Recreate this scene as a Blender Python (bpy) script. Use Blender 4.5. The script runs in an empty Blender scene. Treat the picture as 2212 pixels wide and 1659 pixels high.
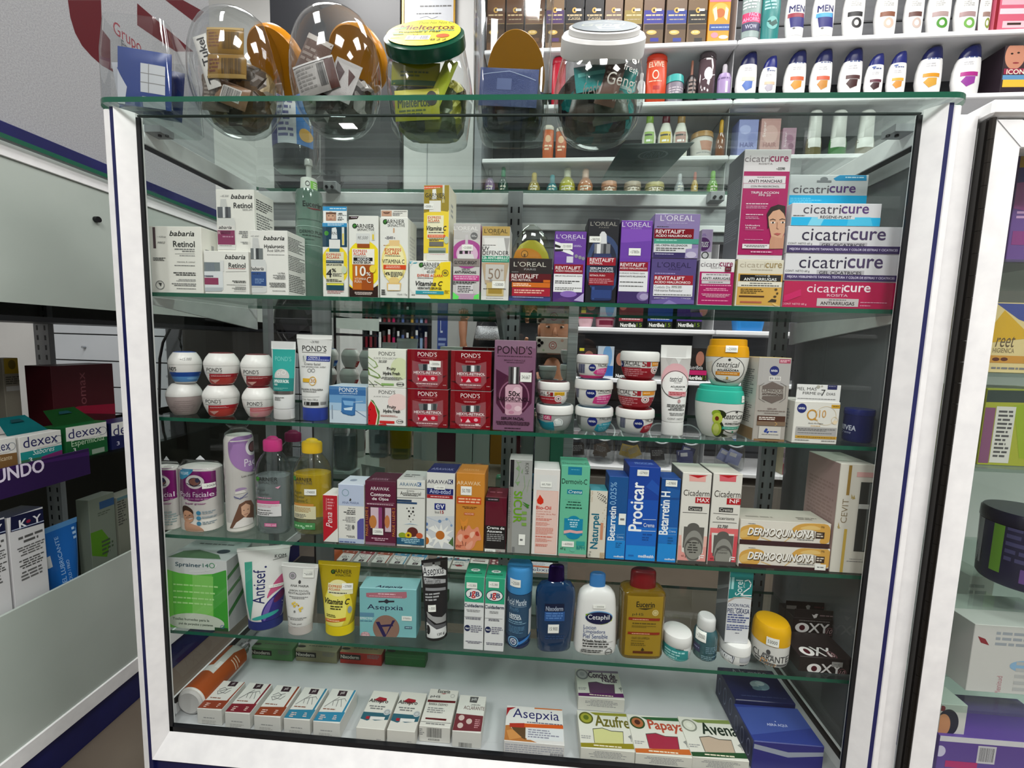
# Glass display cabinet in a pharmacy: shelves of cosmetics, jars on top, wall shelving behind.
import bpy, bmesh, math, random
import numpy as np
from mathutils import Matrix, Vector
random.seed(7)
SC = bpy.context.scene
COL = SC.collection

# ------------------------------------------------------------------ camera
CF, YAW, PIT, ROL = 900.575, .0602, .0979, -.0296
CAM = np.array([.0551, -.6134, .6769])
_cy, _sy, _cp, _sp = math.cos(YAW), math.sin(YAW), math.cos(PIT), math.sin(PIT)
FW = np.array([-_sy * _cp, _cy * _cp, -_sp])
_r = np.array([_cy, _sy, 0.]); _d = np.cross(FW, _r)
RT = math.cos(ROL) * _r + math.sin(ROL) * _d
DN = -math.sin(ROL) * _r + math.cos(ROL) * _d
cd = bpy.data.cameras.new('camera')
cd.sensor_width = 36; cd.lens = CF / 2212 * 36; cd.clip_start = .02; cd.clip_end = 60
cam = bpy.data.objects.new('camera', cd); COL.objects.link(cam)
cam.matrix_world = Matrix([[RT[i], -DN[i], -FW[i], CAM[i]] for i in range(3)] + [[0, 0, 0, 1]])
SC.camera = cam

# ------------------------------------------------------------------ light and exposure
SC.view_settings.view_transform = 'Standard'
SC.view_settings.look = 'None'
SC.view_settings.exposure = -0.52
SC.view_settings.gamma = 1.0
SC.cycles.transparent_max_bounces = 40
SC.cycles.max_bounces = 8
SC.cycles.use_denoising = True
SC.cycles.sample_clamp_indirect = 6
wd = bpy.data.worlds.new('world'); SC.world = wd; wd.use_nodes = True
wd.node_tree.nodes['Background'].inputs[0].default_value = (.92, .95, 1, 1)
wd.node_tree.nodes['Background'].inputs[1].default_value = .25
CEIL, FLOOR = 2.6, -.21
LAMPS = [  # x, y, size x, size y, watts : LED panels let into the shop ceiling
    (-1.1, -1.65, .6, .6, 62), (.25, -1.7, .6, .6, 62), (1.6, -1.9, .6, .6, 62),
    (-1.2, -.55, .6, .6, 30), (1.3, -.5, .6, .6, 40),
    (-.9, .72, .5, .5, 28), (.45, .60, .6, .5, 20), (1.5, .55, .6, .5, 18),
    (-1.745, -3.06, .14, .11, 9), (-1.729, -3.25, .14, .11, 9)]

# ------------------------------------------------------------------ measuring helpers: picture point -> point on a known plane
def ray(x, y): return FW + RT * ((x - 1106) / CF) + DN * ((y - 829.5) / CF)
def UY(x, y, Y):
    v = ray(x, y); return CAM + v * ((Y - CAM[1]) / v[1])
def UZ(x, y, Z):
    v = ray(x, y); return CAM + v * ((Z - CAM[2]) / v[2])
def UX(x, y, X):
    v = ray(x, y); return CAM + v * ((X - CAM[0]) / v[0])
VIEWS = dict(A=(310, 380, 430 / 2212), B=(680, 380, 430 / 2212), C=(1060, 380, 500 / 2212), D=(1480, 300, 520 / 2212),
    E=(320, 640, 440 / 2212), F=(740, 640, 440 / 2212), G=(1130, 640, 430 / 2162), H=(1480, 640, 450 / 2196),
    I=(320, 890, 440 / 2212), J=(690, 900, 440 / 2212), K=(1080, 940, 440 / 2212), L=(1440, 940, 500 / 2212),
    M=(330, 1150, 450 / 2212), N=(740, 1160, 440 / 2212), O=(1070, 1180, 430 / 2212), V=(1420, 1180, 480 / 2212),
    Q=(300, 1380, 500 / 2212), R=(740, 1400, 500 / 2212), S=(1060, 1420, 580 / 2212), T=(1480, 1400, 580 / 2212),
    a=(0, 0, 560 / 2212), b=(400, 0, 560 / 2212), c=(820, 0, 580 / 2212), d=(1180, 0, 520 / 2212), e=(1600, 0, 612 / 2212),
    u=(0, 640, 340 / 1659), v=(0, 960, 340 / 1484), x=(1880, 200, 332 / 918), y=(1880, 800, 332 / 641), p=(0, 0, 1))
def px(k, x, y):
    o = VIEWS[k]; return o[0] + x * o[2], o[1] + y * o[2]

# ------------------------------------------------------------------ materials
def lin(h):
    if len(h) == 3: h = ''.join(c * 2 for c in h)
    r = [int(h[i:i + 2], 16) / 255 for i in (0, 2, 4)]
    return [c / 12.92 if c < .04045 else ((c + .055) / 1.055) ** 2.4 for c in r]
_M = {}
def M(c, k='p', r=None):
    """c: hex colour. k: p print/plastic, m metal, g thin glass, c clear plastic, t tinted see-through, e lamp, n mirror"""
    key = (c, k, r)
    if key in _M: return _M[key]
    names = dict(p='matte', m='metal', g='glass', c='clear', t='tinted', e='lamp', n='mirror', f='foil')
    m = bpy.data.materials.new('%s_%s' % (names[k], c)); m.use_nodes = True
    nt = m.node_tree; N = nt.nodes; bs = N['Principled BSDF']; out = N['Material Output']
    col = lin(c) + [1]
    if k in 'pm':
        bs.inputs['Base Color'].default_value = col
        bs.inputs['Roughness'].default_value = (.42 if k == 'p' else .32) if r is None else r
        bs.inputs['Metallic'].default_value = 0 if k == 'p' else .9
        if k == 'p': bs.inputs['Specular IOR Level'].default_value = .35
    elif k == 'f':
        bs.inputs['Base Color'].default_value = col; bs.inputs['Metallic'].default_value = .35
        bs.inputs['Roughness'].default_value = .3
        nz = N.new('ShaderNodeTexNoise'); nz.inputs['Scale'].default_value = 70
        bp = N.new('ShaderNodeBump'); bp.inputs['Strength'].default_value = .35; bp.inputs['Distance'].default_value = .004
        nt.links.new(nz.outputs[0], bp.inputs['Height']); nt.links.new(bp.outputs[0], bs.inputs['Normal'])
    elif k == 'n':
        N.remove(bs); g = N.new('ShaderNodeBsdfGlossy'); g.inputs[0].default_value = col; g.inputs['Roughness'].default_value = 0
        nt.links.new(g.outputs[0], out.inputs[0])
    elif k == 'e':
        N.remove(bs); g = N.new('ShaderNodeEmission'); g.inputs[0].default_value = col; g.inputs[1].default_value = r
        nt.links.new(g.outputs[0], out.inputs[0])
    else:
        # see-through sheet: transparent film + schlick gloss (+ a little body colour for tinted plastic)
        N.remove(bs)
        tr = N.new('ShaderNodeBsdfTransparent'); tr.inputs[0].default_value = col
        gl = N.new('ShaderNodeBsdfGlossy'); gl.inputs['Roughness'].default_value = .0 if k == 'g' else .06
        lw = N.new('ShaderNodeLayerWeight'); lw.inputs[0].default_value = .5
        pw = N.new('ShaderNodeMath'); pw.operation = 'POWER'; pw.inputs[1].default_value = 4.5 if k == 'g' else 2.2
        ml = N.new('ShaderNodeMath'); ml.operation = 'MULTIPLY_ADD'
        ml.inputs[1].default_value = .62 if k == 'g' else .62; ml.inputs[2].default_value = .035 if k == 'g' else .045
        mx = N.new('ShaderNodeMixShader'); L = nt.links.new
        L(lw.outputs['Facing'], pw.inputs[0]); L(pw.outputs[0], ml.inputs[0]); L(ml.outputs[0], mx.inputs[0])
        base = tr
        if k == 't' or (k == 'c' and r):
            df = N.new('ShaderNodeBsdfDiffuse'); df.inputs[0].default_value = col
            m2 = N.new('ShaderNodeMixShader'); m2.inputs[0].default_value = .35 if r is None else r
            L(tr.outputs[0], m2.inputs[1]); L(df.outputs[0], m2.inputs[2]); base = m2
        L(base.outputs[0], mx.inputs[1]); L(gl.outputs[0], mx.inputs[2]); L(mx.outputs[0], out.inputs[0])
    _M[key] = m
    return m
def noisy(name, c1, c2, scale, rough, bump=0., stretch=None, metal=0):
    m = bpy.data.materials.new(name); m.use_nodes = True
    nt = m.node_tree; N = nt.nodes; L = nt.links.new; bs = N['Principled BSDF']
    tc = N.new('ShaderNodeTexCoord'); mp = N.new('ShaderNodeMapping')
    if stretch: mp.inputs['Scale'].default_value = stretch
    nz = N.new('ShaderNodeTexNoise'); nz.inputs['Scale'].default_value = scale; nz.inputs['Detail'].default_value = 4
    cr = N.new('ShaderNodeValToRGB')
    cr.color_ramp.elements[0].color = lin(c1) + [1]; cr.color_ramp.elements[1].color = lin(c2) + [1]
    cr.color_ramp.elements[0].position = .3; cr.color_ramp.elements[1].position = .7
    L(tc.outputs['Object'], mp.inputs[0]); L(mp.outputs[0], nz.inputs['Vector']); L(nz.outputs[0], cr.inputs[0])
    L(cr.outputs[0], bs.inputs['Base Color'])
    bs.inputs['Roughness'].default_value = rough; bs.inputs['Metallic'].default_value = metal
    if bump:
        b = N.new('ShaderNodeBump'); b.inputs['Strength'].default_value = bump; b.inputs['Distance'].default_value = .002
        L(nz.outputs[0], b.inputs['Height']); L(b.outputs[0], bs.inputs['Normal'])
    return m

def wrapper_mat(name, cols, scale):
    m = bpy.data.materials.new(name); m.use_nodes = True; nt = m.node_tree; N = nt.nodes; L = nt.links.new; bs = N['Principled BSDF']
    tc = N.new('ShaderNodeTexCoord'); vo = N.new('ShaderNodeTexVoronoi'); vo.inputs['Scale'].default_value = scale; vo.distance = 'CHEBYCHEV'
    sp = N.new('ShaderNodeSeparateColor'); cr = N.new('ShaderNodeValToRGB'); cr.color_ramp.interpolation = 'CONSTANT'; e = cr.color_ramp.elements
    while len(e) < len(cols): e.new(.5)
    for i, c in enumerate(cols): e[i].position = i / len(cols); e[i].color = lin(c) + [1]
    bp = N.new('ShaderNodeBump'); bp.inputs['Strength'].default_value = .6; bp.inputs['Distance'].default_value = .01
    L(tc.outputs['Object'], vo.inputs['Vector']); L(vo.outputs['Color'], sp.inputs[0]); L(sp.outputs[0], cr.inputs[0]); L(cr.outputs[0], bs.inputs['Base Color'])
    L(vo.outputs['Distance'], bp.inputs['Height']); L(bp.outputs[0], bs.inputs['Normal']); bs.inputs['Roughness'].default_value = .3; bs.inputs['Metallic'].default_value = .15
    return m

# ------------------------------------------------------------------ mesh builder
class MB:
    def __init__(s): s.v, s.f, s.mi, s.sm, s.mats = [], [], [], [], []
    def m(s, mat):
        if mat not in s.mats: s.mats.append(mat)
        return s.mats.index(mat)
    def add(s, vs, fs, mat, smooth=False):
        o = len(s.v); i = s.m(mat); s.v += [tuple(map(float, p)) for p in vs]
        for f in fs: s.f.append([o + k for k in f]); s.mi.append(i); s.sm.append(smooth)
    def quad(s, a, b, c, d, mat): s.add([a, b, c, d], [(0, 1, 2, 3)], mat)
    def box(s, x0, x1, y0, y1, z0, z1, mat, ch=0., top=None, front=None, side=None):
        T, Fm, Sd = top or mat, front or mat, side or mat
        if not ch:
            vs = [(x, y, z) for z in (z0, z1) for y in (y0, y1) for x in (x0, x1)]
            for f, mm in (((0, 2, 3, 1), mat), ((4, 5, 7, 6), T), ((0, 1, 5, 4), Fm), ((2, 6, 7, 3), mat), ((0, 4, 6, 2), Sd), ((1, 3, 7, 5), Sd)):
                s.add([vs[i] for i in f], [(0, 1, 2, 3)], mm)
            return
        c = ch; X, Y, Z = (x0, x1), (y0, y1), (z0, z1)
        sg = (1, -1)
        def P(i, j, k, ax):
            p = [X[i] + sg[i] * c, Y[j] + sg[j] * c, Z[k] + sg[k] * c]; p[ax] = (X, Y, Z)[ax][(i, j, k)[ax]]; return p
        def Fq(lst, mm): s.add(lst, [tuple(range(len(lst)))], mm)
        for ax, e, mm in ((0, 0, Sd), (0, 1, Sd), (1, 0, Fm), (1, 1, mat), (2, 0, mat), (2, 1, T)):
            a, b = [q for q in range(3) if q != ax]; l = []
            for u, w in ((0, 0), (1, 0), (1, 1), (0, 1)):
                t = [0, 0, 0]; t[ax] = e; t[a] = u; t[b] = w; l.append(P(*t, ax))
            if (e == 0) == (ax != 1): l.reverse()
            Fq(l, mm)
        for ax in range(3):
            a, b = [q for q in range(3) if q != ax]
            for u in (0, 1):
                for w in (0, 1):
                    l = []
                    for e, q in ((0, a), (1, a), (1, b), (0, b)):
                        t = [0, 0, 0]; t[ax] = e; t[a] = u; t[b] = w; l.append(P(*t, q))
                    mm = T if (ax != 2 and (b == 2 and w == 1)) else (Fm if (1 in (a, b) and (u if a == 1 else w) == 0) else mat)
                    Fq(l, mm)
        for i in (0, 1):
            for j in (0, 1):
                for k in (0, 1): Fq([P(i, j, k, 0), P(i, j, k, 1), P(i, j, k, 2)], mat)
    def loft(s, rings, mat, seg=40, cap0=True, cap1=True, smooth=True):
        n = len(rings); vs = []
        for R in rings: vs += R
        k = len(rings[0]); fs = []
        for a in range(n - 1):
            for b in range(k):
                c = (b + 1) % k; fs.append((a * k + b, a * k + c, (a + 1) * k + c, (a + 1) * k + b))
        if cap0: fs.append(tuple(range(k - 1, -1, -1)))
        if cap1: fs.append(tuple((n - 1) * k + b for b in range(k)))
        s.add(vs, fs, mat, smooth)
    def tube(s, pts, r, mat, seg=10, r2=None):
        pts = [Vector(p) for p in pts]; rings = []
        for i, p in enumerate(pts):
            t = (pts[min(i + 1, len(pts) - 1)] - pts[max(i - 1, 0)]).normalized()
            a = t.cross(Vector((0, 0, 1)));
            if a.length < 1e-3: a = t.cross(Vector((0, 1, 0)))
            a.normalize(); b = t.cross(a); rr = r if r2 is None else r + (r2 - r) * i / (len(pts) - 1)
            rings.append([p + a * (rr * math.cos(q * 2 * math.pi / seg)) + b * (rr * math.sin(q * 2 * math.pi / seg)) for q in range(seg)])
        s.loft(rings, mat)
    def build(s, name, parent=None, loc=(0, 0, 0), rz=0, sharp=.6):
        me = bpy.data.meshes.new(name)
        me.from_pydata(s.v, [], s.f)
        for mt in s.mats: me.materials.append(mt)
        me.polygons.foreach_set('material_index', s.mi); me.polygons.foreach_set('use_smooth', s.sm)
        if any(s.sm):
            bm = bmesh.new(); bm.from_mesh(me); bmesh.ops.recalc_face_normals(bm, faces=[f for f in bm.faces if f.smooth]); bm.to_mesh(me); bm.free()
            me.set_sharp_from_angle(angle=sharp)
        me.update()
        o = bpy.data.objects.new(name, me); COL.objects.link(o)
        o.location = loc; o.rotation_euler = (0, 0, rz)
        if parent: o.parent = parent
        return o
def ring(cx, cy, z, rx, ry, n=2., seg=40, tilt=0., ax=0.):
    """super-ellipse ring; tilt turns it about X (front edge goes down when > 0)"""
    out = []
    for i in range(seg):
        a = 2 * math.pi * (i + .5) / seg; c, q = math.cos(a), math.sin(a)
        x = rx * math.copysign(abs(c) ** (2 / n), c); y = ry * math.copysign(abs(q) ** (2 / n), q)
        out.append(Vector((cx + x, cy + y * math.cos(tilt), z + y * math.sin(tilt))))
    return out
def tag(o, label=None, cat=None, group=None, kind=None):
    if label: o['label'] = label
    if cat: o['category'] = cat
    if group: o['group'] = group
    if kind: o['kind'] = kind
    return o
def empty(name, loc=(0, 0, 0), rz=0):
    o = bpy.data.objects.new(name, None); COL.objects.link(o); o.location = loc; o.rotation_euler = (0, 0, rz); o.empty_display_size = .02
    return o

# ------------------------------------------------------------------ printed matter: a small language for the artwork on packages
_TX = {}
def text2d(t, st):
    i = 'i' in st
    key = (t, i)
    if key in _TX: return _TX[key]
    cu = bpy.data.curves.new('lettering', 'FONT'); cu.body = t; cu.size = 1; cu.resolution_u = 3; cu.fill_mode = 'FRONT'
    cu.shear = .28 if i else 0.
    ob = bpy.data.objects.new('lettering', cu); COL.objects.link(ob)
    bpy.context.view_layer.update()
    me = bpy.data.meshes.new_from_object(ob.evaluated_get(bpy.context.evaluated_depsgraph_get()))
    vs = [(v.co.x, v.co.y) for v in me.vertices]; fs = [tuple(p.vertices) for p in me.polygons]
    bpy.data.objects.remove(ob); bpy.data.curves.remove(cu); bpy.data.meshes.remove(me)
    if not vs: vs = [(0, 0), (1, 0), (1, 1)]; fs = [(0, 1, 2)]
    x0, x1 = min(v[0] for v in vs), max(v[0] for v in vs); y0, y1 = min(v[1] for v in vs), max(v[1] for v in vs)
    _TX[key] = ([((x - x0) / max(x1 - x0, 1e-6), (y - y0) / max(y1 - y0, 1e-6)) for x, y in vs], fs)
    return _TX[key]
def cut(vs, fs, dx, dy):
    bm = bmesh.new(); bv = [bm.verts.new((x, y, 0)) for x, y in vs]
    for f in fs:
        try: bm.faces.new([bv[i] for i in f])
        except ValueError: pass
    for ax, d in ((0, dx), (1, dy)):
        if not d: continue
        lo, hi = min(v.co[ax] for v in bm.verts), max(v.co[ax] for v in bm.verts)
        q = math.floor(lo / d) + 1
        while q * d < hi:
            co = [0, 0, 0]; co[ax] = q * d; no = [0, 0, 0]; no[ax] = 1
            bmesh.ops.bisect_plane(bm, geom=bm.verts[:] + bm.edges[:] + bm.faces[:], plane_co=co, plane_no=no); q += 1
    bm.verts.index_update()
    r = [(v.co.x, v.co.y) for v in bm.verts], [tuple(v.index for v in f.verts) for f in bm.faces]
    bm.free(); return r
DZ = 3e-5
def draw(mb, art, pm, fmap, curved=None, rough=.4, lim=None):
    """art: 'OP args;OP args'. pm(x, y) turns the artwork's coordinates into (u, v) on the face, v downward; fmap(u, v, lift) gives 3-D."""
    lay = 3; stick = []
    rnd = random.Random(len(art))
    def put(vs, fs, c):
        nonlocal lay
        lay += 1
        if curved: vs, fs = cut(vs, fs, *curved)
        if lim: vs = [(min(max(x, lim[0]), lim[1]), min(max(y, lim[2]), lim[3])) for x, y in vs]
        mb.add([fmap(x, y, DZ * lay) for x, y in vs], fs, M(c, 'p', rough) if not isinstance(c, tuple) else M(*c), bool(curved))
    def rect(x0, y0, x1, y1):
        xm, ym = (x0 + x1) / 2, (y0 + y1) / 2
        return pm(x0, ym)[0], pm(xm, y0)[1], pm(x1, ym)[0], pm(xm, y1)[1]
    def q4(a, b, c, d): return [(a, b), (a, d), (c, d), (c, b)], [(0, 1, 2, 3)]
    for st in art.split(';'):
        w = st.split()
        if not w: continue
        op = w[0]
        def col(c): return (c[:-1], c[-1]) if c[-1] in 'mf' and len(c) in (4, 7) else c
        if op == 'R': put(*q4(*rect(*map(float, w[1:5]))), col(w[5]))
        elif op == 'T':
            a, b, c, d = rect(*map(float, w[2:6])); sty = w[7] if len(w) > 7 else ''
            vs, fs = text2d(w[1].replace('_', ' '), sty)
            if 'v' in sty: P = [(a + (c - a) * (1 - y), d + (b - d) * x) for x, y in vs]
            elif 'w' in sty: P = [(a + (c - a) * y, b + (d - b) * x) for x, y in vs]
            else: P = [(a + (c - a) * x, d + (b - d) * y) for x, y in vs]
            if 'b' in sty or 'o' in sty:
                # heavier strokes: shifted copies, each on its own thin layer
                e = (.07 if 'o' in sty else .028) * (abs(c - a) if ('v' in sty or 'w' in sty) else abs(d - b))
                for sx, sy in ((-1, 0), (1, 0), (0, -1), (0, 1)) + (((.7, .7), (-.7, .7), (.7, -.7), (-.7, -.7)) if 'o' in sty else ()):
                    put([(x + sx * e, y + sy * e) for x, y in P], fs, col(w[6])); lay -= .5
            put(P, fs, col(w[6]))
        elif op == 'G':
            a, b, c, d = rect(*map(float, w[1:5])); n = int(w[5]); al = w[7] if len(w) > 7 else 'l'
            vs, fs = [], []
            for k in range(n):
                y0 = b + (d - b) * (k + .2) / n; y1 = b + (d - b) * (k + .72) / n
                L = (c - a) * (1 if (n > 1 and k < n - 1 and rnd.random() < .5) or n == 1 else rnd.uniform(.6, 1))
                x = a if al == 'l' else (c - L if al == 'r' else (a + c - L) / 2); end = x + L; hgt = abs(y1 - y0)
                while x < end - 1e-5:
                    ww = min(rnd.uniform(1.2, 4.5) * hgt, end - x); o = len(vs)
                    vs += [(x, y0), (x, y1), (x + ww, y1), (x + ww, y0)]; fs.append((o, o + 1, o + 2, o + 3)); x += ww + .55 * hgt
            put(vs, fs, col(w[6]))
        elif op in 'EO':
            x, y, rx, ry = map(float, w[1:5]); u, v = pm(x, y); ru = abs(pm(x + rx, y)[0] - u); rv = abs(pm(x, y + ry)[1] - v)
            n = 36; cs = [(math.cos(i * 2 * math.pi / n), -math.sin(i * 2 * math.pi / n)) for i in range(n)]
            if op == 'E': put([(u + ru * a, v + rv * b) for a, b in cs], [tuple(range(n))], col(w[5]))
            else:
                k = 1 - float(w[6]) / rx if len(w) > 6 else .85
                put([(u + ru * a, v + rv * b) for a, b in cs] + [(u + ru * k * a, v + rv * k * b) for a, b in cs],
                    [(i, (i + 1) % n, n + (i + 1) % n, n + i) for i in range(n)], col(w[5]))
        elif op in 'PC':
            q = list(map(float, w[2:])); Z = [(q[i], q[i + 1]) for i in range(0, len(q), 2)]
            for _ in range(2 if op == 'C' else 0):
                Z = [(a_[0] * f + b_[0] * (1 - f), a_[1] * f + b_[1] * (1 - f)) for a_, b_ in zip(Z, Z[1:] + Z[:1]) for f in (.75, .25)]
            P = [pm(*q_) for q_ in Z]
            ar = sum(P[i][0] * P[(i + 1) % len(P)][1] - P[(i + 1) % len(P)][0] * P[i][1] for i in range(len(P)))
            if ar > 0: P.reverse()
            put(P, [tuple(range(len(P)))], col(w[1]))
        elif op == 'L':
            th = float(w[2]); q = list(map(float, w[3:])); P = [(q[i], q[i + 1]) for i in range(0, len(q), 2)]
            vs, fs = [], []
            for (x0, y0), (x1, y1) in zip(P, P[1:]):
                l = math.hypot(x1 - x0, y1 - y0) or 1; nx, ny = -(y1 - y0) / l * th / 2, (x1 - x0) / l * th / 2; o = len(vs); ex, ey = ny * .7, -nx * .7; x0 -= ex; y0 -= ey; x1 += ex; y1 += ey
                vs += [pm(x0 + nx, y0 + ny), pm(x1 + nx, y1 + ny), pm(x1 - nx, y1 - ny), pm(x0 - nx, y0 - ny)]; fs.append((o, o + 1, o + 2, o + 3))
            put(vs, fs, col(w[1]))
        elif op == 'B':
            a, b, c, d = rect(*map(float, w[1:5])); vs, fs = [], []; x = a
            while x < c:
                ww = (c - a) * rnd.choice((.012, .02, .034)); o = len(vs)
                vs += [(x, b), (x, d), (min(x + ww, c), d), (min(x + ww, c), b)]; fs.append((o, o + 1, o + 2, o + 3)); x += ww + (c - a) * rnd.choice((.012, .02, .03))
            put(vs, fs, col(w[5]))
        elif op == 'S': stick.append(st)
    return stick
def sticker(parent, stick, pm, fmap, curved=None, lim=None):
    """white price sticker stuck on a package: a part of its own. S x0 y0 x1 y1 text"""
    for st in stick:
        w = st.split(); x0, y0, x1, y1 = map(float, w[1:5]); txt = w[5] if len(w) > 5 else ''
        c = w[6] if len(w) > 6 else 'eeeee8'
        mb = MB(); mx, my = (x1 - x0), (y1 - y0)
        f2 = lambda u, v, o: fmap(u, v, o + .0007)
        s = 'R %g %g %g %g %s' % (x0, y0, x1, y1, c)
        if txt == '.': s += ';G %g %g %g %g 1 777' % (x0 + mx * .2, y0 + my * .35, x1 - mx * .2, y1 - my * .3)
        elif txt: s += ';T %s %g %g %g %g 444' % (txt, x0 + mx * .12, y0 + my * .3, x1 - mx * .12, y1 - my * .3)
        draw(mb, s, pm, f2, curved, lim=lim)
        mb.build('price_sticker', parent)

# ------------------------------------------------------------------ package builders
def PJ(p):
    v = np.array(p) - CAM; z = v @ FW
    return 1106 + CF * (v @ RT) / z, 829.5 + CF * (v @ DN) / z
def inv(k, x, y):
    o = VIEWS[k]; return (x - o[0]) / o[2], (y - o[1]) / o[2]
def uy(k, x, y, Y): return UY(*px(k, x, y), Y)
def uz(k, x, y, Z): return UZ(*px(k, x, y), Z)
YF = .03                      # front edge of the goods on the glass shelves
def carton(name, label, cat, k, xl, xr, yt, z, c='e6e6e0', art='', Y=YF, d=.045, top=None, tc=None, side=None, sc=None, hdr=None,
           group=None, rz=0, dx=0, rough=.4):
    yb = inv(k, *PJ((uy(k, (xl + xr) / 2, yt, Y)[0], Y, z)))[1]; ym = (yt + yb) / 2
    X0, X1, Z1 = uy(k, xl, ym, Y)[0], uy(k, xr, ym, Y)[0], uy(k, (xl + xr) / 2, yt, Y)[2]
    w, h = X1 - X0 - .0014, Z1 - z; X0 += .0007; xc = (X0 + X1) / 2
    mb = MB(); tcm = M(tc or c, 'p', rough); scm = M(sc or c, 'p', rough)
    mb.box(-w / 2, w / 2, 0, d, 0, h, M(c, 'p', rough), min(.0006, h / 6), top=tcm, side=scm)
    pm = lambda x, y: (uy(k, x, y, Y)[0] - X0, Z1 - uy(k, x, y, Y)[2])
    fm = lambda u, v, o: (u - w / 2, -o, h - v)
    lim = (.0004, w - .0004, .0004, h - .0004)
    st = draw(mb, art, pm, fm, rough=rough, lim=lim)
    if top: draw(mb, top, lambda x, y: (uz(k, x, y, Z1)[0] - X0, d - (uz(k, x, y, Z1)[1] - Y)), lambda u, v, o: (u - w / 2, d - v, h + o), lim=(.001, w - .001, .001, d - .001))
    if side:
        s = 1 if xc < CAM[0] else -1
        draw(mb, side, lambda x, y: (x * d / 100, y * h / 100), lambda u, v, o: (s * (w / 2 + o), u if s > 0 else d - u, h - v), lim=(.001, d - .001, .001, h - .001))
    o = mb.build(name, None, (xc, Y, z), rz); tag(o, label, cat, group)
    sticker(o, st, pm, fm, lim=lim)
    if hdr:
        Zh = uy(k, (xl + xr) / 2, hdr[0], Y)[2]; hb = MB()
        hb.box(-w / 2 + .001, w / 2 - .001, .001, .0018, h - .001, h + Zh - Z1, M(hdr[1]), .0003)
        lm = (.001, w - .001, -(Zh - Z1), 0)
        draw(hb, hdr[2], pm, lambda u, v, o: (u - w / 2, .001 - o, h - v), lim=lm)
        hb.build('header_flap', o)
    o['_top'] = Z1
    return o
def lying(name, label, cat, k, xl, xr, yf, yk, h, c='e6e6e0', art='', front='', z=.0, fc=None, group=None, rz=0, side=None):
    """a carton lying on its back: top face artwork and end face artwork"""
    A, Bp = uz(k, xl, yf, z + h), uz(k, xr, yf, z + h); X0, X1 = A[0] + .0008, Bp[0] - .0008; Y0 = uz(k, (xl + xr) / 2, yf, z + h)[1]
    Y1 = uz(k, (xl + xr) / 2, yk, z + h)[1]; w, d = X1 - X0, Y1 - Y0; xc = (X0 + X1) / 2
    mb = MB(); mb.box(-w / 2, w / 2, 0, d, 0, h, M(c), .0006, front=M(fc or c), side=M(side or c))
    pt = lambda x, y: (uz(k, x, y, z + h)[0] - X0, d - (uz(k, x, y, z + h)[1] - Y0))
    pf = lambda x, y: (uy(k, x, y, Y0)[0] - X0, z + h - uy(k, x, y, Y0)[2])
    st = draw(mb, art, pt, lambda u, v, o: (u - w / 2, d - v, h + o), lim=(.0005, w - .0005, .0005, d - .0005))
    draw(mb, front, pf, lambda u, v, o: (u - w / 2, -o, h - v), lim=(.0005, w - .0005, .0005, h - .0005))
    o = mb.build(name, None, (xc, Y0, z), rz); tag(o, label, cat, group)
    sticker(o, st, pt, lambda u, v, q: (u - w / 2, d - v, h + q))
    o['_top'] = z + h
    return o
def rnd_cyl(t0, t1, r, b=.03, r1=None):
    r1 = r if r1 is None else r1
    return [(t0, r), (t1 - b, r1), (t1 - b * .3, r1 * .97), (t1, r1 * .9)]
def profile(rings, n, R, dr, h):
    T = [q[0] for q in rings]; RX = [q[1] * R for q in rings]; RY = [(q[2] if len(q) > 2 else q[1] * dr) * R for q in rings]
    return T, RX, RY
DEFN = [2., 1.]
def parts_on(root, parts, R, h, pm, cxs=lambda t: 0.):
    """build each (name, material, rings, options) as a child mesh of root, with its artwork wrapped on it"""
    for i, (pn, mat, rings, op) in enumerate(parts):
        n, dr = op.get('n', DEFN[0]), op.get('dr', DEFN[1])
        T, RX, RY = profile(rings, n, R, dr, h)
        mb = MB(); seg = op.get('seg', 72)
        mb.loft([ring(cxs(t), 0, t * h, a, b, n, seg) for t, a, b in zip(T, RX, RY)], mat, cap0=op.get('cap0', True), cap1=op.get('cap1', True))
        order = sorted(range(len(T)), key=lambda q: T[q]); Ts = [T[q] for q in order]; Xs = [RX[q] for q in order]; Ys = [RY[q] for q in order]
        def fm(u, v, o):
            t = (h - v) / h; rx, ry = np.interp(t, Ts, Xs), np.interp(t, Ts, Ys)
            x = min(max(u - R, -rx * .985), rx * .985)
            return x + cxs(t), -ry * max(0, 1 - abs(x / rx) ** n) ** (1 / n) - o * 1.6 - .00022, h - v
        st = []
        cv = (R / 14, h / 24); lm = (0, 2 * R, h * (1 - max(Ts)) + 1e-4, h * (1 - min(Ts)) - 1e-4)
        if op.get('art'): st = draw(mb, op['art'], pm, fm, curved=cv, lim=lm)
        o = mb.build(pn, root)
        sticker(o, st, pm, fm, curved=cv, lim=lm)
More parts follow.
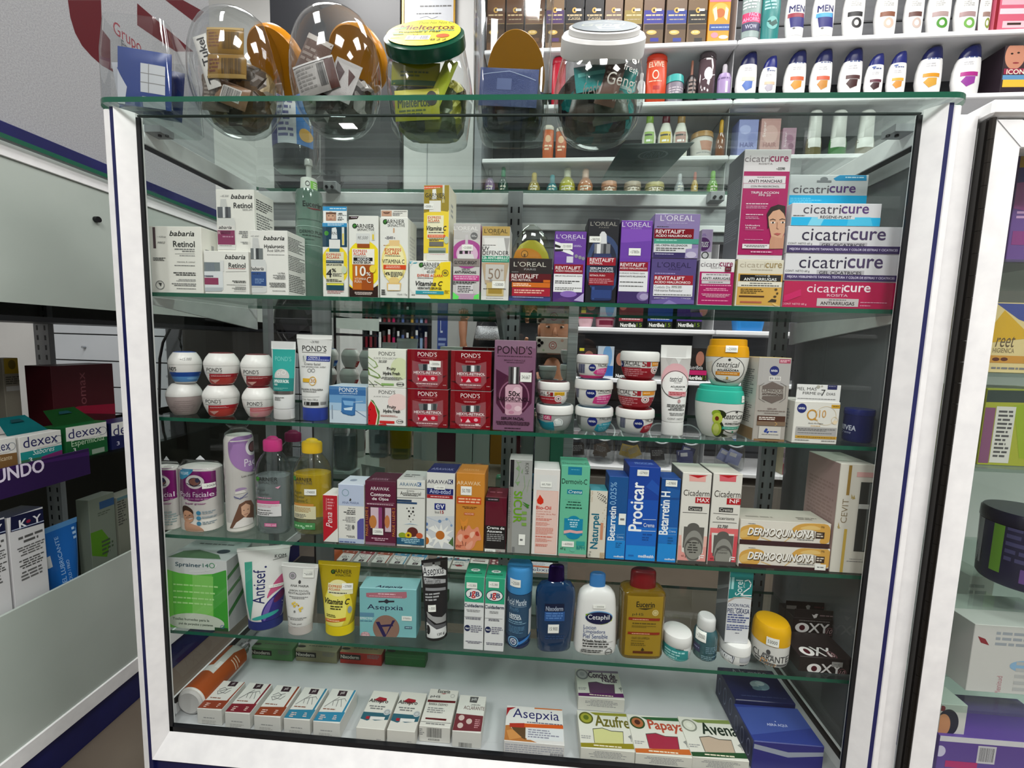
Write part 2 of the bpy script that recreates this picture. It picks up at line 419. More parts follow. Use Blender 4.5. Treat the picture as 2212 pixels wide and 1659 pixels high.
def vessel(name, label, cat, k, xl, xr, yt, z, parts, Y=YF, dr=1., group=None, rz=None, lean=None, zmax=9):
    """bottle or jar; parts: (name, material, [(t, r)], options)"""
    Yc = Y + .03
    for _ in range(4):
        p = uy(k, (xl + xr) / 2, yt, Yc); yb = inv(k, *PJ((p[0], Yc, z)))[1]; ym = (yt + yb) / 2
        X0, X1 = uy(k, xl, ym, Yc)[0], uy(k, xr, ym, Yc)[0]; sh_ = (X1 - X0) * .008; X0 += sh_; X1 -= sh_; xc = (X0 + X1) / 2
        th = math.atan2(xc - CAM[0], Yc - CAM[1]); W = X1 - X0
        R = W / 2 * (math.cos(th) if dr > .75 else 1); Yc = Y + R * dr
    rt = parts[-1][2][-1][1] * R * dr
    zt = uy(k, (xl + xr) / 2, yt, Yc)[2]
    if zt < CAM[2] - .03: zt = uy(k, (xl + xr) / 2, yt, Yc + rt * .8)[2]
    zt = min(zt, zmax); h = zt - z
    if rz is None: rz = -th if dr > .75 else -th * .35
    root = empty(name, (xc, Yc, z), rz); tag(root, label, cat, group)
    Yf = Yc - R * dr * .8
    pm = (lambda x, y: ((uy(k, x, y, Yc)[0] - xc) * R / (W / 2) + R, zt - uy(k, x, y, Yf)[2])) if dr > .75 else (lambda x, y: ((uy(k, x, y, Yf)[0] - xc) + R, zt - uy(k, x, y, Yf)[2]))
    DEFN[1] = dr
    if lean: parts_on(root, parts, R, h, pm, cxs=lambda t: R * lean * (1 - np.interp(t, [q[0] for p_ in parts for q in p_[2]], [q[1] for p_ in parts for q in p_[2]])))
    else: parts_on(root, parts, R, h, pm)
    DEFN[1] = 1.
    root['_top'] = zt
    return root
def tube(name, label, cat, k, top, yt, bot, ycap, z, cap, body, art='', Y=YF, dr=.72, crimp=None, yc=None, group=None, rz=0, capart='', capr=1., rings=None, bodym=None):
    """squeeze tube standing on its cap; top = (xl, xr) of the crimp, bot = (xl, xr) of the cap"""
    Yc = Y + .02
    zt = uy(k, sum(top) / 2, yt, Yc)[2]; yb = inv(k, *PJ((uy(k, sum(bot) / 2, ycap, Yc)[0], Yc, z)))[1]
    B0, B1 = uy(k, bot[0], (ycap + yb) / 2, Yc)[0], uy(k, bot[1], (ycap + yb) / 2, Yc)[0]
    T0, T1 = uy(k, top[0], yt, Yc)[0], uy(k, top[1], yt, Yc)[0]
    xc, sh, h = (B0 + B1) / 2, (T0 + T1 - B0 - B1) / 2, zt - z; Rb, Rt = (B1 - B0) / 2, (T1 - T0) / 2; R = max(Rt, Rb)
    zc = uy(k, sum(bot) / 2, ycap, Yc - Rb * dr)[2] - z; tc = zc / h
    tk = 1 - (crimp or .05)
    a, b = Rb / R, Rt / R
    body_r = [(tc, a * .97, a * dr * .97)] + [(tc + (tk - tc) * q, a + (b - a) * q, max(a * dr * (1 - q ** 1.25), .0022 / R)) for q in (.02, .2, .4, .6, .8, .92, 1)]
    rt = empty(name, (xc, Yc, z), rz); tag(rt, label, cat, group)
    pm = lambda x, y: (uy(k, x, y, Yc - Rb * dr * .6)[0] - xc - sh * (1 - (zt - uy(k, x, y, Yc)[2]) / h) * 1 + R, zt - uy(k, x, y, Yc - .008)[2])
    parts = [('cap', cap if not isinstance(cap, str) else M(cap), [(0, a * .93 * capr, a * dr * .93), (.012, a * capr, a * dr), (tc - .004, a, a * dr)], dict(art=capart)),
             ('body', bodym or M(body, 'p', .3), body_r, dict(art=art)),
             ('crimp', bodym or M(crimp_c(body), 'p', .3), [(tk, b, .0020 / R), (tk + .006, b, .0014 / R), (1, b, .0012 / R)], dict(n=6))]
    parts_on(rt, parts, R, h, pm, cxs=lambda t: sh * t)
    rt['_top'] = zt
    return rt
def crimp_c(c): return c
def ZT(o): return o['_top'] + .0003

# ------------------------------------------------------------------ the setting
ST = 'structure'
def struct(name, mb, loc=(0, 0, 0), rz=0):
    o = mb.build(name, None, loc, rz); tag(o, kind=ST); return o
m_floor = noisy('floor_tile', '5c5248', '6e6458', 3, .35)
m_wall = noisy('painted_wall', 'd2d2d0', 'dadad8', 6, .6)
m_ceil = noisy('ceiling_board', 'd8d8d6', 'e0e0de', 9, .7)
m_slat = noisy('grey_slatwall', '3c3d42', '484a4e', 8, .5, stretch=(1, 1, 6))
m_white = noisy('white_aluminium', 'e9e9ea', 'f4f4f4', 40, .28, .02)
m_alu = noisy('brushed_aluminium', '9a9c9e', 'b9bbbd', 60, .38, .05, (.02, 1, 6), .35)
m_alu2 = noisy('dull_aluminium', '85878a', '9c9ea1', 60, .45, .05, (1, 1, .05), .3)
m_navy = noisy('navy_vinyl', '13174c', '191e5a', 20, .35)
m_black = M('0c0d12', 'p', .4)
glass = M('eef5f2', 'g'); glass_clear = M('f7faf9', 'g')
gedge = M('1f5a46', 'p', .15)
mb = MB(); mb.box(-3.2, 3.2, -3.7, 2.2, FLOOR - .05, FLOOR, m_floor); struct('floor', mb)
mb = MB(); mb.box(-3.2, 3.2, -3.7, 2.2, CEIL, CEIL + .05, m_ceil); struct('ceiling', mb)
mb = MB(); mb.box(-3.25, -3.2, -3.7, 2.2, FLOOR, CEIL, m_wall); struct('wall_left', mb)
mb = MB(); mb.box(3.2, 3.25, -3.7, 2.2, FLOOR, CEIL, m_wall); struct('wall_right', mb)
mb = MB(); mb.box(-3.2, 3.2, -3.75, -3.7, FLOOR, CEIL, m_wall); struct('wall_front', mb)
mb = MB(); mb.box(-3.2, 3.2, 1.62, 1.7, FLOOR, CEIL, m_wall); struct('wall_back', mb)
pl = UY(872, 300, 1.35)[0], UY(1022, 300, 1.35)[0]
mb = MB(); mb.box(pl[0], pl[1], 1.35, 1.62, FLOOR, CEIL, m_wall)
sx = UY(922, 370, 1.35)[0]; mb.box(sx - .002, sx + .002, 1.347, 1.36, FLOOR, CEIL, M('b9bbbd')); struct('wall_pillar', mb)

for i, (x, y, sx, sy, W) in enumerate(LAMPS):
    t = empty('ceiling_lamp', (x, y, CEIL)); big = sx > .3
    tag(t, 'square recessed LED ceiling panel number %d in the shop ceiling' % 0 if False else
        ['wide LED ceiling panel farthest over the customer floor, towards the left wall', 'wide LED ceiling panel over the middle of the customer floor',
         'wide LED ceiling panel over the customer floor, towards the right wall', 'wide LED ceiling panel over the left counter front',
         'wide LED ceiling panel over the right cabinet front', 'wide LED ceiling panel above the staff aisle near the drawers',
         'wide LED ceiling panel above the staff aisle behind the cabinet', 'wide LED ceiling panel above the shampoo shelves on the right',
         'small square ceiling lamp mirrored in the cabinet glass, upper one', 'small square ceiling lamp mirrored in the cabinet glass, lower one'][i], 'lamp',
        'LED ceiling panels' if big else 'small ceiling lamps')
    fr = MB(); e = .02
    for a in ((-sx / 2 - e, sx / 2 + e, -sy / 2 - e, -sy / 2), (-sx / 2 - e, sx / 2 + e, sy / 2, sy / 2 + e), (-sx / 2 - e, -sx / 2, -sy / 2, sy / 2), (sx / 2, sx / 2 + e, -sy / 2, sy / 2)):
        fr.box(a[0], a[1], a[2], a[3], -.02, -.001, m_white)
    fr.build('frame', t)
    ld = bpy.data.lights.new('lamp_panel', 'AREA'); ld.shape = 'RECTANGLE'; ld.size = sx; ld.size_y = sy; ld.energy = W; ld.color = (1, .985, .96)
    lo = bpy.data.objects.new('lamp_panel', ld); COL.objects.link(lo); lo.location = (0, 0, -.012); lo.parent = t

# ------------------------------------------------------------------ the display cabinet
HW, HT, YB = .55, .998, .29
m_floorw = noisy('white_board', 'b9bbbe', 'c6c8ca', 5, .5)
cab = empty('display_cabinet', (0, 0, 0))
tag(cab, 'wide glass display cabinet with white aluminium posts, blue stripes and glass shelves', 'display cabinet')
def post(s):
    mb = MB()
    prof = [(s * HW, 0), (s * .5655, -.018), (s * .5655, .012), (s * HW, .012)]
    for (a, b) in ((0, 1), (1, 2), (2, 3), (3, 0)):
        p, q = prof[a], prof[b]
        mb.quad((p[0], p[1], -.035), (q[0], q[1], -.035), (q[0], q[1], HT), (p[0], p[1], HT), m_white)
    mb.add([(x, y, HT) for x, y in prof], [(0, 1, 2, 3)], m_white)
    mb.box(*sorted((s * .5655, s * .5725)), -.0165, .012, -.2, HT, m_navy)
    mb.box(*sorted((s * .5725, s * .5835)), -.0165, .03, -.2, HT - .002, m_white, .002)
    mb.box(*sorted((s * (HW - .006), s * HW)), .0005, .0034, .0, HT - .006, m_black)
    mb.build('front_post', cab)
for s in (-1, 1): post(s)
mb = MB()
vs = [(-HW, 0, 0), (HW, 0, 0), (.5655, -.018, -.035), (-.5655, -.018, -.035), (-.5655, .012, -.035), (.5655, .012, -.035), (HW, .012, 0), (-HW, .012, 0)]
mb.add(vs, [(3, 2, 1, 0), (4, 5, 2, 3), (7, 6, 5, 4), (0, 1, 6, 7)], m_white)
mb.box(-HW, HW, .0005, .008, .0003, .009, m_black); mb.box(-.565, .565, .0121, .0309, -.034, -.0005, m_floorw); mb.build('bottom_frame', cab)
mb = MB(); mb.box(-.5655, .5655, -.012, YB, FLOOR, -.035, m_navy); mb.build('base_panel', cab)
mb = MB(); mb.box(-.5825, .5825, .031, YB, -.034, -.0005, m_floorw); mb.build('cabinet_floor', cab)
mb = MB(); mb.quad((-HW, .004, .004), (HW, .004, .004), (HW, .004, HT - .003), (-HW, .004, HT - .003), glass_clear)
mb.box(-HW, HW, .003, .007, HT - .0035, HT - .0015, M('16221f')); mb.build('front_glass', cab)
for s in (-1, 1):
    mb = MB(); x = s * .5795
    mb.quad((x, .03, .02), (x, YB, .02), (x, YB, HT - .02), (x, .03, HT - .02), glass_clear); mb.build('side_glass', cab)
    mb = MB()
    mb.box(*sorted((s * .566, s * .5825)), .03, YB, HT - .03, HT - .001, m_white, .001)
    mb.box(*sorted((s * .5655, s * .567)), .03, YB, HT - .038, HT - .031, m_black)
    mb.build('top_rail', cab)
    mb = MB(); mb.box(*sorted((s * .566, s * .5825)), .031, YB, .0, .022, m_white, .001); mb.box(*sorted((s * .565, s * .570)), .031, YB, .022, .03, m_black); mb.build('bottom_rail', cab)
    # metal corner plates with screws
    mb = MB(); mb.box(*sorted((s * .54, s * .566)), .03, .055, HT - .012, HT - .002, m_alu2)
    for q in (.538, .55):
        mb.tube([(s * q, .04, HT - .0125), (s * q, .04, HT - .015)], .0025, m_black)
    mb.build('corner_plate', cab)
    mb = MB(); x = s * (.55 if s < 0 else .555); mb.box(x - .006, x + .006, YB - .008, YB + .012, -.03, HT - .005, m_alu2); mb.build('rear_post', cab)
# shelf supports: flat side rails under the upper shelf
for s in (-1, 1):
    mb = MB()
    mb.add([(s * .5785, .035, .734), (s * .5785, .04, .722), (s * .5785, YB, .69), (s * .5785, YB, .734), (s * .573, .035, .734), (s * .573, .04, .722), (s * .573, YB, .69), (s * .573, YB, .734)],
           [(0, 1, 2, 3), (7, 6, 5, 4), (0, 4, 5, 1), (1, 5, 6, 2), (2, 6, 7, 3), (3, 7, 4, 0)], m_white); mb.build('shelf_rail', cab)
# rear top track
mb = MB(); xr = .56
mb.box(-.56, xr, YB - .01, YB + .02, .962, .985, m_white, .001); mb.box(-.56, xr, YB - .004, YB + .02, .925, .961, m_alu)
mb.box(-.56, xr, YB - .01, YB + .02, .912, .925, m_white, .001); mb.box(-.56, xr, YB - .002, YB + .02, .895, .911, m_alu2); mb.build('rear_track', cab)
for xb, yb in ((718, 402), (1545, 424)):
    p = UY(xb, yb, YB - .02); mb = MB()
    mb.box(p[0] - .014, p[0] + .014, YB - .032, YB - .011, p[2] - .012, p[2] + .006, m_alu2, .001)
    for q in (-.006, .006): mb.tube([(p[0] + q, YB - .0325, p[2] - .006), (p[0] + q, YB - .035, p[2] - .006)], .003, m_black)
    mb.build('corner_bracket', cab)
def slotted(name, x, y, w, z0, z1, parent):
    mb = MB(); mb.box(x - w / 2, x + w / 2, y, y + .012, z0, z1, m_alu2, .0008)
    z = z0 + .03
    while z < z1 - .03:
        for q in (-.25, .25): mb.box(x + q * w - .0018, x + q * w + .0018, y - .0004, y + .001, z, z + .012, m_black)
        z += .024
    return mb.build(name, parent)
slotted('slotted_upright', -.002, YB - .022, .030, .0, .985, cab)
slotted('slotted_upright', UY(1655, 1050, YB - .022)[0], YB - .022, .032, .0, .9, cab)
p = UY(1085, 690, .2); mb = MB()
mb.add([(p[0] + q, y, z) for q in (-.004, .004) for y, z in ((.085, .738), (.27, .738), (.27, .66), (.25, .66))], [(0, 1, 2, 3), (7, 6, 5, 4), (0, 4, 5, 1), (1, 5, 6, 2), (2, 6, 7, 3), (3, 7, 4, 0)], m_alu2)
mb.build('shelf_bracket', cab)
# glass shelves
SZ = [.7405, .5395, .3390, .1665]; SX = .5725
for z in SZ:
    mb = MB(); y0, y1 = .0245, YB - .03; t = .006
    for f in ([(-SX, y0, z), (SX, y0, z), (SX, y1, z), (-SX, y1, z)], [(-SX, y1, z - t), (SX, y1, z - t), (SX, y0, z - t), (-SX, y0, z - t)]): mb.quad(*f, glass)
    mb.quad((-SX, y0, z - t), (SX, y0, z - t), (SX, y0, z), (-SX, y0, z), gedge); mb.quad((SX, y1, z - t), (-SX, y1, z - t), (-SX, y1, z), (SX, y1, z), gedge)
    mb.build('glass_shelf', cab)
# glass top with rounded corners
GT0, GT1 = 1.0005, 1.0075
mb = MB(); pts = []
for cx, cy, a0 in ((.568, .003, -90), (.568, .30, 0), (-.568, .30, 90), (-.568, .003, 180)):
    for q in range(9): a = math.radians(a0 + q * 11.25); pts.append((cx + .026 * math.cos(a), cy + .026 * math.sin(a)))
n = len(pts)
mb.add([(x, y, GT1) for x, y in pts], [tuple(range(n))], glass); mb.add([(x, y, GT0) for x, y in pts], [tuple(range(n - 1, -1, -1))], glass)
mb.add([(x, y, GT0) for x, y in pts] + [(x, y, GT1) for x, y in pts], [(i, (i + 1) % n, n + (i + 1) % n, n + i) for i in range(n)], gedge); mb.build('glass_top', cab)
# sliding mirror door at the back
dr = empty('sliding_door', (0, 0, 0)); dr.parent = cab
fx0, fx1, fx2, fx3 = -.45, -.409, .118, .139
mb = MB(); mb.box(fx0, fx1, YB + .004, YB + .016, .02, .905, m_alu2, .001); mb.box(fx2, fx3, YB + .004, YB + .016, .02, .905, m_alu, .001)
mb.box(fx1, fx2, YB + .004, YB + .016, .02, .05, m_alu2); mb.box(fx1, fx2, YB + .004, YB + .016, .88, .905, m_alu2); mb.build('door_frame', dr)
mb = MB(); mb.quad((fx1, YB + .008, .05), (fx2, YB + .008, .05), (fx2, YB + .008, .88), (fx1, YB + .008, .88), M('dadddc', 'n')); mb.box(fx1, fx2, YB + .0085, YB + .014, .05, .88, m_alu2); mb.build('mirror', dr)

# ------------------------------------------------------------------ upper shelf
z = SZ[0] + .0003
BOXG = None
carton('carton', 'wide white carton with dark vertical tab, far left end of the upper shelf', 'box', 'A', 72, 652, 560, z, 'e9e7df', side='G 15 30 30 70 4 999;G 40 20 55 80 3 aaa', d=.05,
    art='R 102 570 132 806 4a3038;T babaria 285 612 560 668 151515 bi;T Retinol 328 725 566 790 333 b;G 345 805 568 850 2 777 r;G 400 880 568 896 1 888 r;T ~435op 150 668 248 690 777 i;T 9802 155 730 240 752 777 i;L 666 3 350 866 568 866;T vitamina_A_retinol 370 948 570 964 444;G 345 990 570 1004 1 666 r;G 305 1068 580 1112 2 333 r;G 320 1145 580 1175 2 999 r;G 250 1190 585 1228 2 777 r;G 370 1248 586 1260 1 666 r;G 108 905 246 946 3 333;O 185 1212 50 50 888 8;P 333 165 1185 205 1190 195 1230 185 1215')
b3 = carton('carton', 'small white carton printed with a pink-labelled cream jar, under the tall serum carton', 'box', 'A', 668, 1170, 835, z, 'e9e7e1', d=.05, side='G 15 30 60 70 4 999',
    art='T babaria 902 875 1128 925 151515 bi;T Retinol 945 968 1130 1020 333 b;G 940 1024 1130 1038 1 a66 r;L 777 3 915 1065 1140 1062;R 672 960 865 1060 a9b0b6m;R 690 965 790 1058 778088;R 850 940 892 1060 dcdcdc;P dde0e2 668 1060 880 1060 890 1250 868 1282 668 1282;P b9bec2 668 1240 885 1240 868 1282 668 1282;R 672 1104 776 1122 889;R 678 1132 833 1208 8e3358;T babaria 695 1108 775 1124 333 bi;G 935 1162 1138 1192 2 333 r;G 925 1205 1138 1216 1 999 r;G 945 1228 1138 1268 3 888 r;G 1005 1278 1138 1286 1 777 r')
carton('carton', 'tall white carton printed with a burgundy dropper bottle, standing on a smaller carton', 'box', 'A', 805, 1236, 150, ZT(b3), 'e7e5de', Y=.045, d=.05, side='G 10 12 90 30 5 444;G 10 34 90 70 9 777;G 10 76 80 90 4 666', rz=-.0,
    art='T babaria 968 205 1205 255 151515 bi;T ~45.500 850 212 945 236 888 i;T Retinol 1000 300 1205 358 333 b;T SERUM 1100 368 1205 388 777;P c9c9c6 855 258 915 258 932 345 850 345;R 822 345 968 466 8d9094m;R 880 345 905 466 d8d8d8;R 915 345 940 466 4a4c50;P d6d6d2 822 470 1005 470 1022 520 1025 820 822 820;R 826 552 1010 604 dedad6;T abaria 836 556 978 590 222 bi;R 826 606 1016 764 86305a;R 862 614 968 650 651f43;T R 832 618 858 648 dcc;G 880 665 1000 690 1 bc8fa6;G 845 772 985 782 1 777;G 1060 610 1160 690 4 888 r;G 1080 730 1160 760 2 999 r')
carton('carton', 'white carton printed with a blue-labelled dropper bottle, beside the green bottle', 'box', 'A', 1186, 1605, 605, z, 'e9e7e2', d=.05, side='G 5 8 95 30 9 555;G 5 36 95 60 9 666;G 5 66 95 94 10 555',
    art='T ~42.600 1175 660 1280 680 888 i;T babaria 1330 668 1562 714 151515 bi;T Hyaluronic 1340 765 1562 815 333 b;T Acid_SERUM 1372 818 1562 844 555;G 1372 872 1565 884 1 888 r;P c9c9c8 1210 690 1272 690 1292 805 1208 805;R 1182 805 1326 926 9a9da0m;R 1252 805 1280 926 33363a;R 1225 805 1245 926 d8d8d8;P d4d5d4 1182 930 1350 930 1366 990 1368 1285 1355 1300 1182 1300;R 1184 1005 1350 1058 dddbd8;T babaria 1190 1012 1334 1050 222 bi;R 1184 1064 1364 1222 274a86;G 1210 1075 1300 1105 1 1d3563;G 1240 1140 1340 1200 3 7f9ac4;G 1200 1232 1330 1240 1 999;T ULTRA 1495 1075 1572 1090 333 b;G 1440 1098 1575 1150 4 888 r;G 1400 1185 1578 1240 4 666 r;G 1435 1272 1580 1284 1 777 r')
gb = M('86a898', 't', .5)
vessel('pump_bottle', 'tall translucent green pump bottle with white pump and lime cap label', 'bottle', 'A', 1690, 2005, -180, z,
    [('body', gb, [(0, .93), (.02, 1), (.66, 1), (.745, .985), (.775, .9), (.79, .55)], dict(art='T Eucerin 1772 285 1978 345 12221c b;P 6a1c1c 1810 358 1975 350 1960 362 1885 374;L 9fc0b2 5 1690 560 1985 560;L 9fc0b2 5 1690 770 1985 770;T DERMO_PURE 1738 605 2010 640 12221c;G 1765 655 1968 672 1 1d352b;G 1740 700 1900 712 1 24463a;L 183329 4 1700 485 1990 488')),
     ('collar', M('dfe3dc'), [(.785, .62), (.80, .62), (.862, .58), (.865, .5)], dict(art='R 1855 35 1975 150 7cc242;G 1885 50 1950 120 3 e9f5dd;O 1822 70 26 30 333 6')),
     ('pump', M('d9dcd8', 'c', .6), [(.865, .2), (.955, .2), (.955, .30), (.99, .30), (1, .26)], {})], Y=.083)
# pump spout
def gar(lab, xl, xr, yt, art, **kw): return carton('carton', lab, 'box', 'B', xl, xr, yt, z, kw.pop('c', 'e8e8e2'), art, group=None, **kw)
gar('slim yellow and teal carton with folded photo flap, beside the green bottle', 80, 366, 520, 'R 80 520 366 565 2c8fc4;G 140 528 320 556 2 cfe6f2;R 80 565 366 790 0f3c52;E 226 990 160 215 f2d821;R 80 1240 366 1345 e2e2dc;E 128 637 24 26 3f8f2e;P dfe4e4 188 580 232 572 242 600 250 700 182 700;T RN 182 622 240 656 333;R 158 708 280 808 e6e6e2;R 160 808 275 845 3b6a78;R 300 570 326 770 dfe0d8;R 306 640 320 765 e4c93a;R 125 845 322 1190 e2dfc2;T EXPRESS 128 862 288 888 cf4a1d b;T ACLARA 128 893 272 920 cf4a1d b;R 125 940 318 970 123040;G 130 948 310 962 1 9ab;T SERUM_BOOSTER 128 980 300 998 333 b;T 4 130 1040 188 1125 222 b;T % 190 1030 236 1068 222 b;G 200 1080 300 1120 3 666;G 130 1145 315 1178 2 333;R 130 1192 325 1270 1d4a5c;R 135 1195 320 1215 e9e24a;E 328 1045 28 42 c9d6b8;G 140 1275 320 1310 2 c99',
    hdr=(338, 'eef0ee', 'R 60 300 420 385 2a93cc;G 160 352 345 372 1 d9eef8;R 118 402 232 496 b98e75;E 172 440 42 46 d0a58a;R 120 402 232 424 6b4a38;E 150 442 10 5 4b342a;E 196 442 10 5 4b342a;E 172 478 18 5 a05a52;T -48% 250 408 302 428 222 b;G 250 432 350 440 1 555;T -41% 250 452 300 470 222 b;G 250 475 320 495 2 444'))
gar('slim white and yellow carton with amber bottle picture and big 10 percent', 372, 708, 442, 'P 2a1712 372 448 488 448 470 478 372 486;G 400 455 470 468 1 dcd;E 545 980 200 260 f6dd1c;R 372 1245 708 1345 2b1610;P f6dd1c 372 1200 470 1290 372 1300;P f6dd1c 708 1200 620 1290 708 1240;P 2b1610 372 1225 430 1260 620 1260 708 1215 708 1345 372 1345;E 440 556 25 28 3f8f2e;T ARNIER 455 535 656 580 222;T G 416 533 460 580 222 b;T SKINACTIVE 470 585 658 610 444;R 632 612 664 715 dcdfd2;R 638 650 656 710 e2c51e;R 462 640 608 755 d9dad8;T 9E.500 475 672 590 705 666 i;R 470 755 608 800 9c4a12;R 420 985 650 1270 a24d10;R 425 990 520 1260 c36a1a;R 415 812 662 985 f4f0e6;T EXPRESS 428 822 580 850 d24a18 b;T ACLARA 428 853 566 882 d24a18 b;G 430 887 575 897 1 444;R 430 908 642 946 171312;T NOCHE 476 914 570 942 eee b;O 592 930 15 15 eee 6;T BOOSTER_SERUM 430 952 620 976 222 b;T 10 455 1005 565 1112 f4efe4 b;T % 575 1072 620 1110 f4efe4 b;E 643 1035 34 42 efd64c;T VITAMINA 445 1132 572 1158 f1e3d0;T PURA 445 1162 525 1190 f1e3d0;T C 580 1125 625 1190 f1e3d0;G 445 1290 640 1325 3 e8d8d0 c')
gar('slim white eye-cream carton with closed-eye photo flap and orange strip', 717, 1037, 462, 'E 778 512 24 28 3f8f2e;T ARNIER 795 485 995 532 222;T G 756 482 800 532 222 b;T SKINACTIVE 808 536 998 566 444;R 868 580 885 640 d1a783;P e8e6e0 830 640 905 630 925 715 825 715;T ~35400_n 780 672 890 704 445 b;E 878 960 140 230 f4e28c;E 878 960 115 200 f7eeb6;R 825 715 940 780 ecc98a;G 762 765 832 778 1 c95;T EXPRESS 775 806 958 838 d55a24 b;T ACLARA 775 842 936 876 d55a24 b;G 780 884 950 897 1 444;T VITAMINA_C 748 928 995 974 222;R 762 990 1012 1040 d9481c;G 780 997 960 1030 2 f3c6b2 c;L 333 3 775 1060 775 1118 790 1118;L 333 3 985 1130 978 1060;T 4% 782 1068 834 1104 222 b;G 842 1065 975 1125 4 555;E 880 1165 60 40 eacb84;P e6c27a 800 1190 960 1190 950 1275 805 1275;R 815 1205 945 1270 f0eee8;G 740 1260 800 1325 3 333;T 15ml_15g 915 1308 1030 1330 333', side='G 20 20 80 60 9 ccc',
    hdr=(375, 'e7e5dd', 'R 737 384 850 446 c79a80;E 792 408 38 10 8d5f4a;L 3a2820 6 760 402 780 416 805 416 825 402;G 870 388 1015 398 1 444;G 862 405 975 444 3 777'))
b9 = gar('low white and yellow face-gel carton with teal strip, under the tilted serum carton', 1043, 1512, 945, 'P f3d61c 1400 960 1515 950 1515 1365 1290 1365 1250 1320 1310 1180 1330 1040;E 1410 1240 100 150 f5dd33;P 2e9db0 1043 950 1160 950 1120 975 1043 975;G 1060 955 1120 966 1 def;O 1120 1130 95 190 dfe0da 10;E 1178 990 24 28 3f8f2e;T ARNIER 1200 965 1388 1010 222;T G 1160 963 1204 1010 222 b;T SKINACTIVE 1212 1014 1388 1040 444;T 40.000 1240 1048 1345 1082 555 i;T EXPRESS_ACLARA 1138 1094 1420 1122 d24a1a b;G 1140 1130 1315 1142 1 555;T Vitamina_C 1120 1170 1418 1222 111 bi;T HIDRATANTE_SERUM_GEL 1142 1236 1410 1262 222 b;R 1120 1278 1432 1315 2a98a6;G 1200 1290 1350 1304 1 bde;O 1448 1078 36 36 444 5;T 30% 1430 1065 1466 1090 333 b;G 1075 1315 1112 1328 1 444;G 1440 1270 1495 1310 3 a80', d=.06)
carton('carton', 'tall mustard-yellow serum carton with price sticker, standing on the low gel carton', 'box', 'B', 1200, 1495, 100, ZT(b9), 'e9e4d0', Y=.034, d=.045, side='G 25 20 60 40 3 aaa;P e8b23a 60 52 95 50 60 62', rz=-.04,
    art='R 1180 95 1500 390 9a8410;P d9531e 1180 112 1420 98 1430 128 1180 150;G 1200 122 1390 136 1 f3c9b0;R 1180 385 1510 860 f1d32c;P 9a8410 1190 370 1480 370 1480 400 1340 380 1190 410;R 1418 100 1440 300 d9d9cc;R 1424 210 1436 300 c8b24a;P eceae4 1305 150 1345 145 1352 260 1300 262;R 1270 275 1400 400 e6e4de;T GARNIER 1225 192 1445 238 1a1a12;T SKINACTIVE 1268 238 1448 262 333;S 1205 308 1320 372 ~53000_n;R 1245 440 1430 700 efeac6;T EXPRESS 1255 450 1400 478 d2501c b;T ACLARA 1255 484 1385 512 d2501c b;G 1256 515 1390 525 1 555;T Vitamina_C 1240 556 1462 608 111 bi;G 1262 622 1440 638 1 333;R 1252 655 1450 685 e0561c;G 1265 662 1430 678 1 f7d0b8;G 1270 692 1440 726 2 555;R 1270 732 1430 782 8d8a80m;E 1462 715 28 40 b9c8b0;R 1260 800 1455 860 98a39a;R 1265 830 1450 856 5d6f60;R 1240 862 1500 940 e4e2dc;G 1275 868 1450 880 1 c99')
carton('carton', 'slim silver and magenta serum carton with white price sticker and neon green foot', 'box', 'B', 1530, 1837, 528, z, 'c9c6c4', tc='dcdad8', side='R 0 0 100 100 c08ab0;R 0 88 100 100 7ae07a',
    art='R 1530 530 1840 700 bfbcba;T L\'OREAL 1542 560 1812 604 e9e7e4;T PARIS 1640 612 1730 626 ddd;E 1768 668 40 40 666;G 1740 655 1796 680 2 ccc;E 1690 870 175 160 a8438f;E 1690 870 120 115 d9b6cf;R 1670 655 1700 760 c9c3c6;S 1632 765 1755 832 ~210000;R 1605 832 1640 868 333;R 1665 832 1700 866 222;R 1718 835 1730 866 222;P dedcda 1590 870 1755 870 1772 925 1585 925;R 1530 920 1840 1005 8d837f;T GLYCOLIC-BRIGHT 1548 945 1798 982 1d1a1a b;T SERUM 1630 1030 1720 1052 222;T ANTI-MANCHAS 1552 1056 1790 1084 222 b;R 1530 1105 1840 1165 c63f8a;G 1545 1112 1805 1156 2 ecb6d4 c;G 1535 1172 1790 1212 2 222;R 1570 1205 1760 1345 d5d1d3;G 1585 1220 1755 1300 4 333;R 1530 1310 1840 1370 b59ab0;P 62e062 1530 1290 1600 1340 1590 1370 1530 1370;P 62e062 1840 1310 1770 1330 1760 1370 1840 1370')
carton('carton', 'slim gold-topped sun cream carton with green band and number 50', 'box', 'B', 1845, 2165, 560, z, 'd3d1cd', tc='c8b06a', 
    art='R 1845 560 2180 665 b89a55;T L\'OREAL 1882 588 2140 636 2a2216;T PARIS 1966 640 2058 658 4a3c20;P e6e5e2 1880 690 2165 690 2120 890 1900 890;P a9a7a5 2100 690 2165 690 2130 880;G 1862 763 2012 776 1 444;T UV 1862 785 1936 825 1c1c1c b;T DEFENDER 1862 834 2152 878 1c1c1c;R 1845 890 2160 958 2f9474;T 12h_ANTI-BRILLO 1858 896 2150 926 e6f2ec b;G 1862 936 2140 950 1 bfe0d2;P b9a488 1848 965 2155 965 2110 1200 1890 1200;G 1895 970 2110 984 1 d98a5a;R 1895 985 2100 1160 c8c4be;T 50 1925 1030 2058 1148 8d7868;T + 2062 1030 2092 1070 8d7868;S 1968 1168 2108 1248 ~53000;R 1905 1190 2095 1335 c9b47c;R 1925 1250 2078 1310 a38638;G 1870 1250 2120 1262 1 333;E 1955 1160 16 14 999;R 1848 1340 2150 1382 dddcd8;G 1900 1355 2090 1366 1 444')
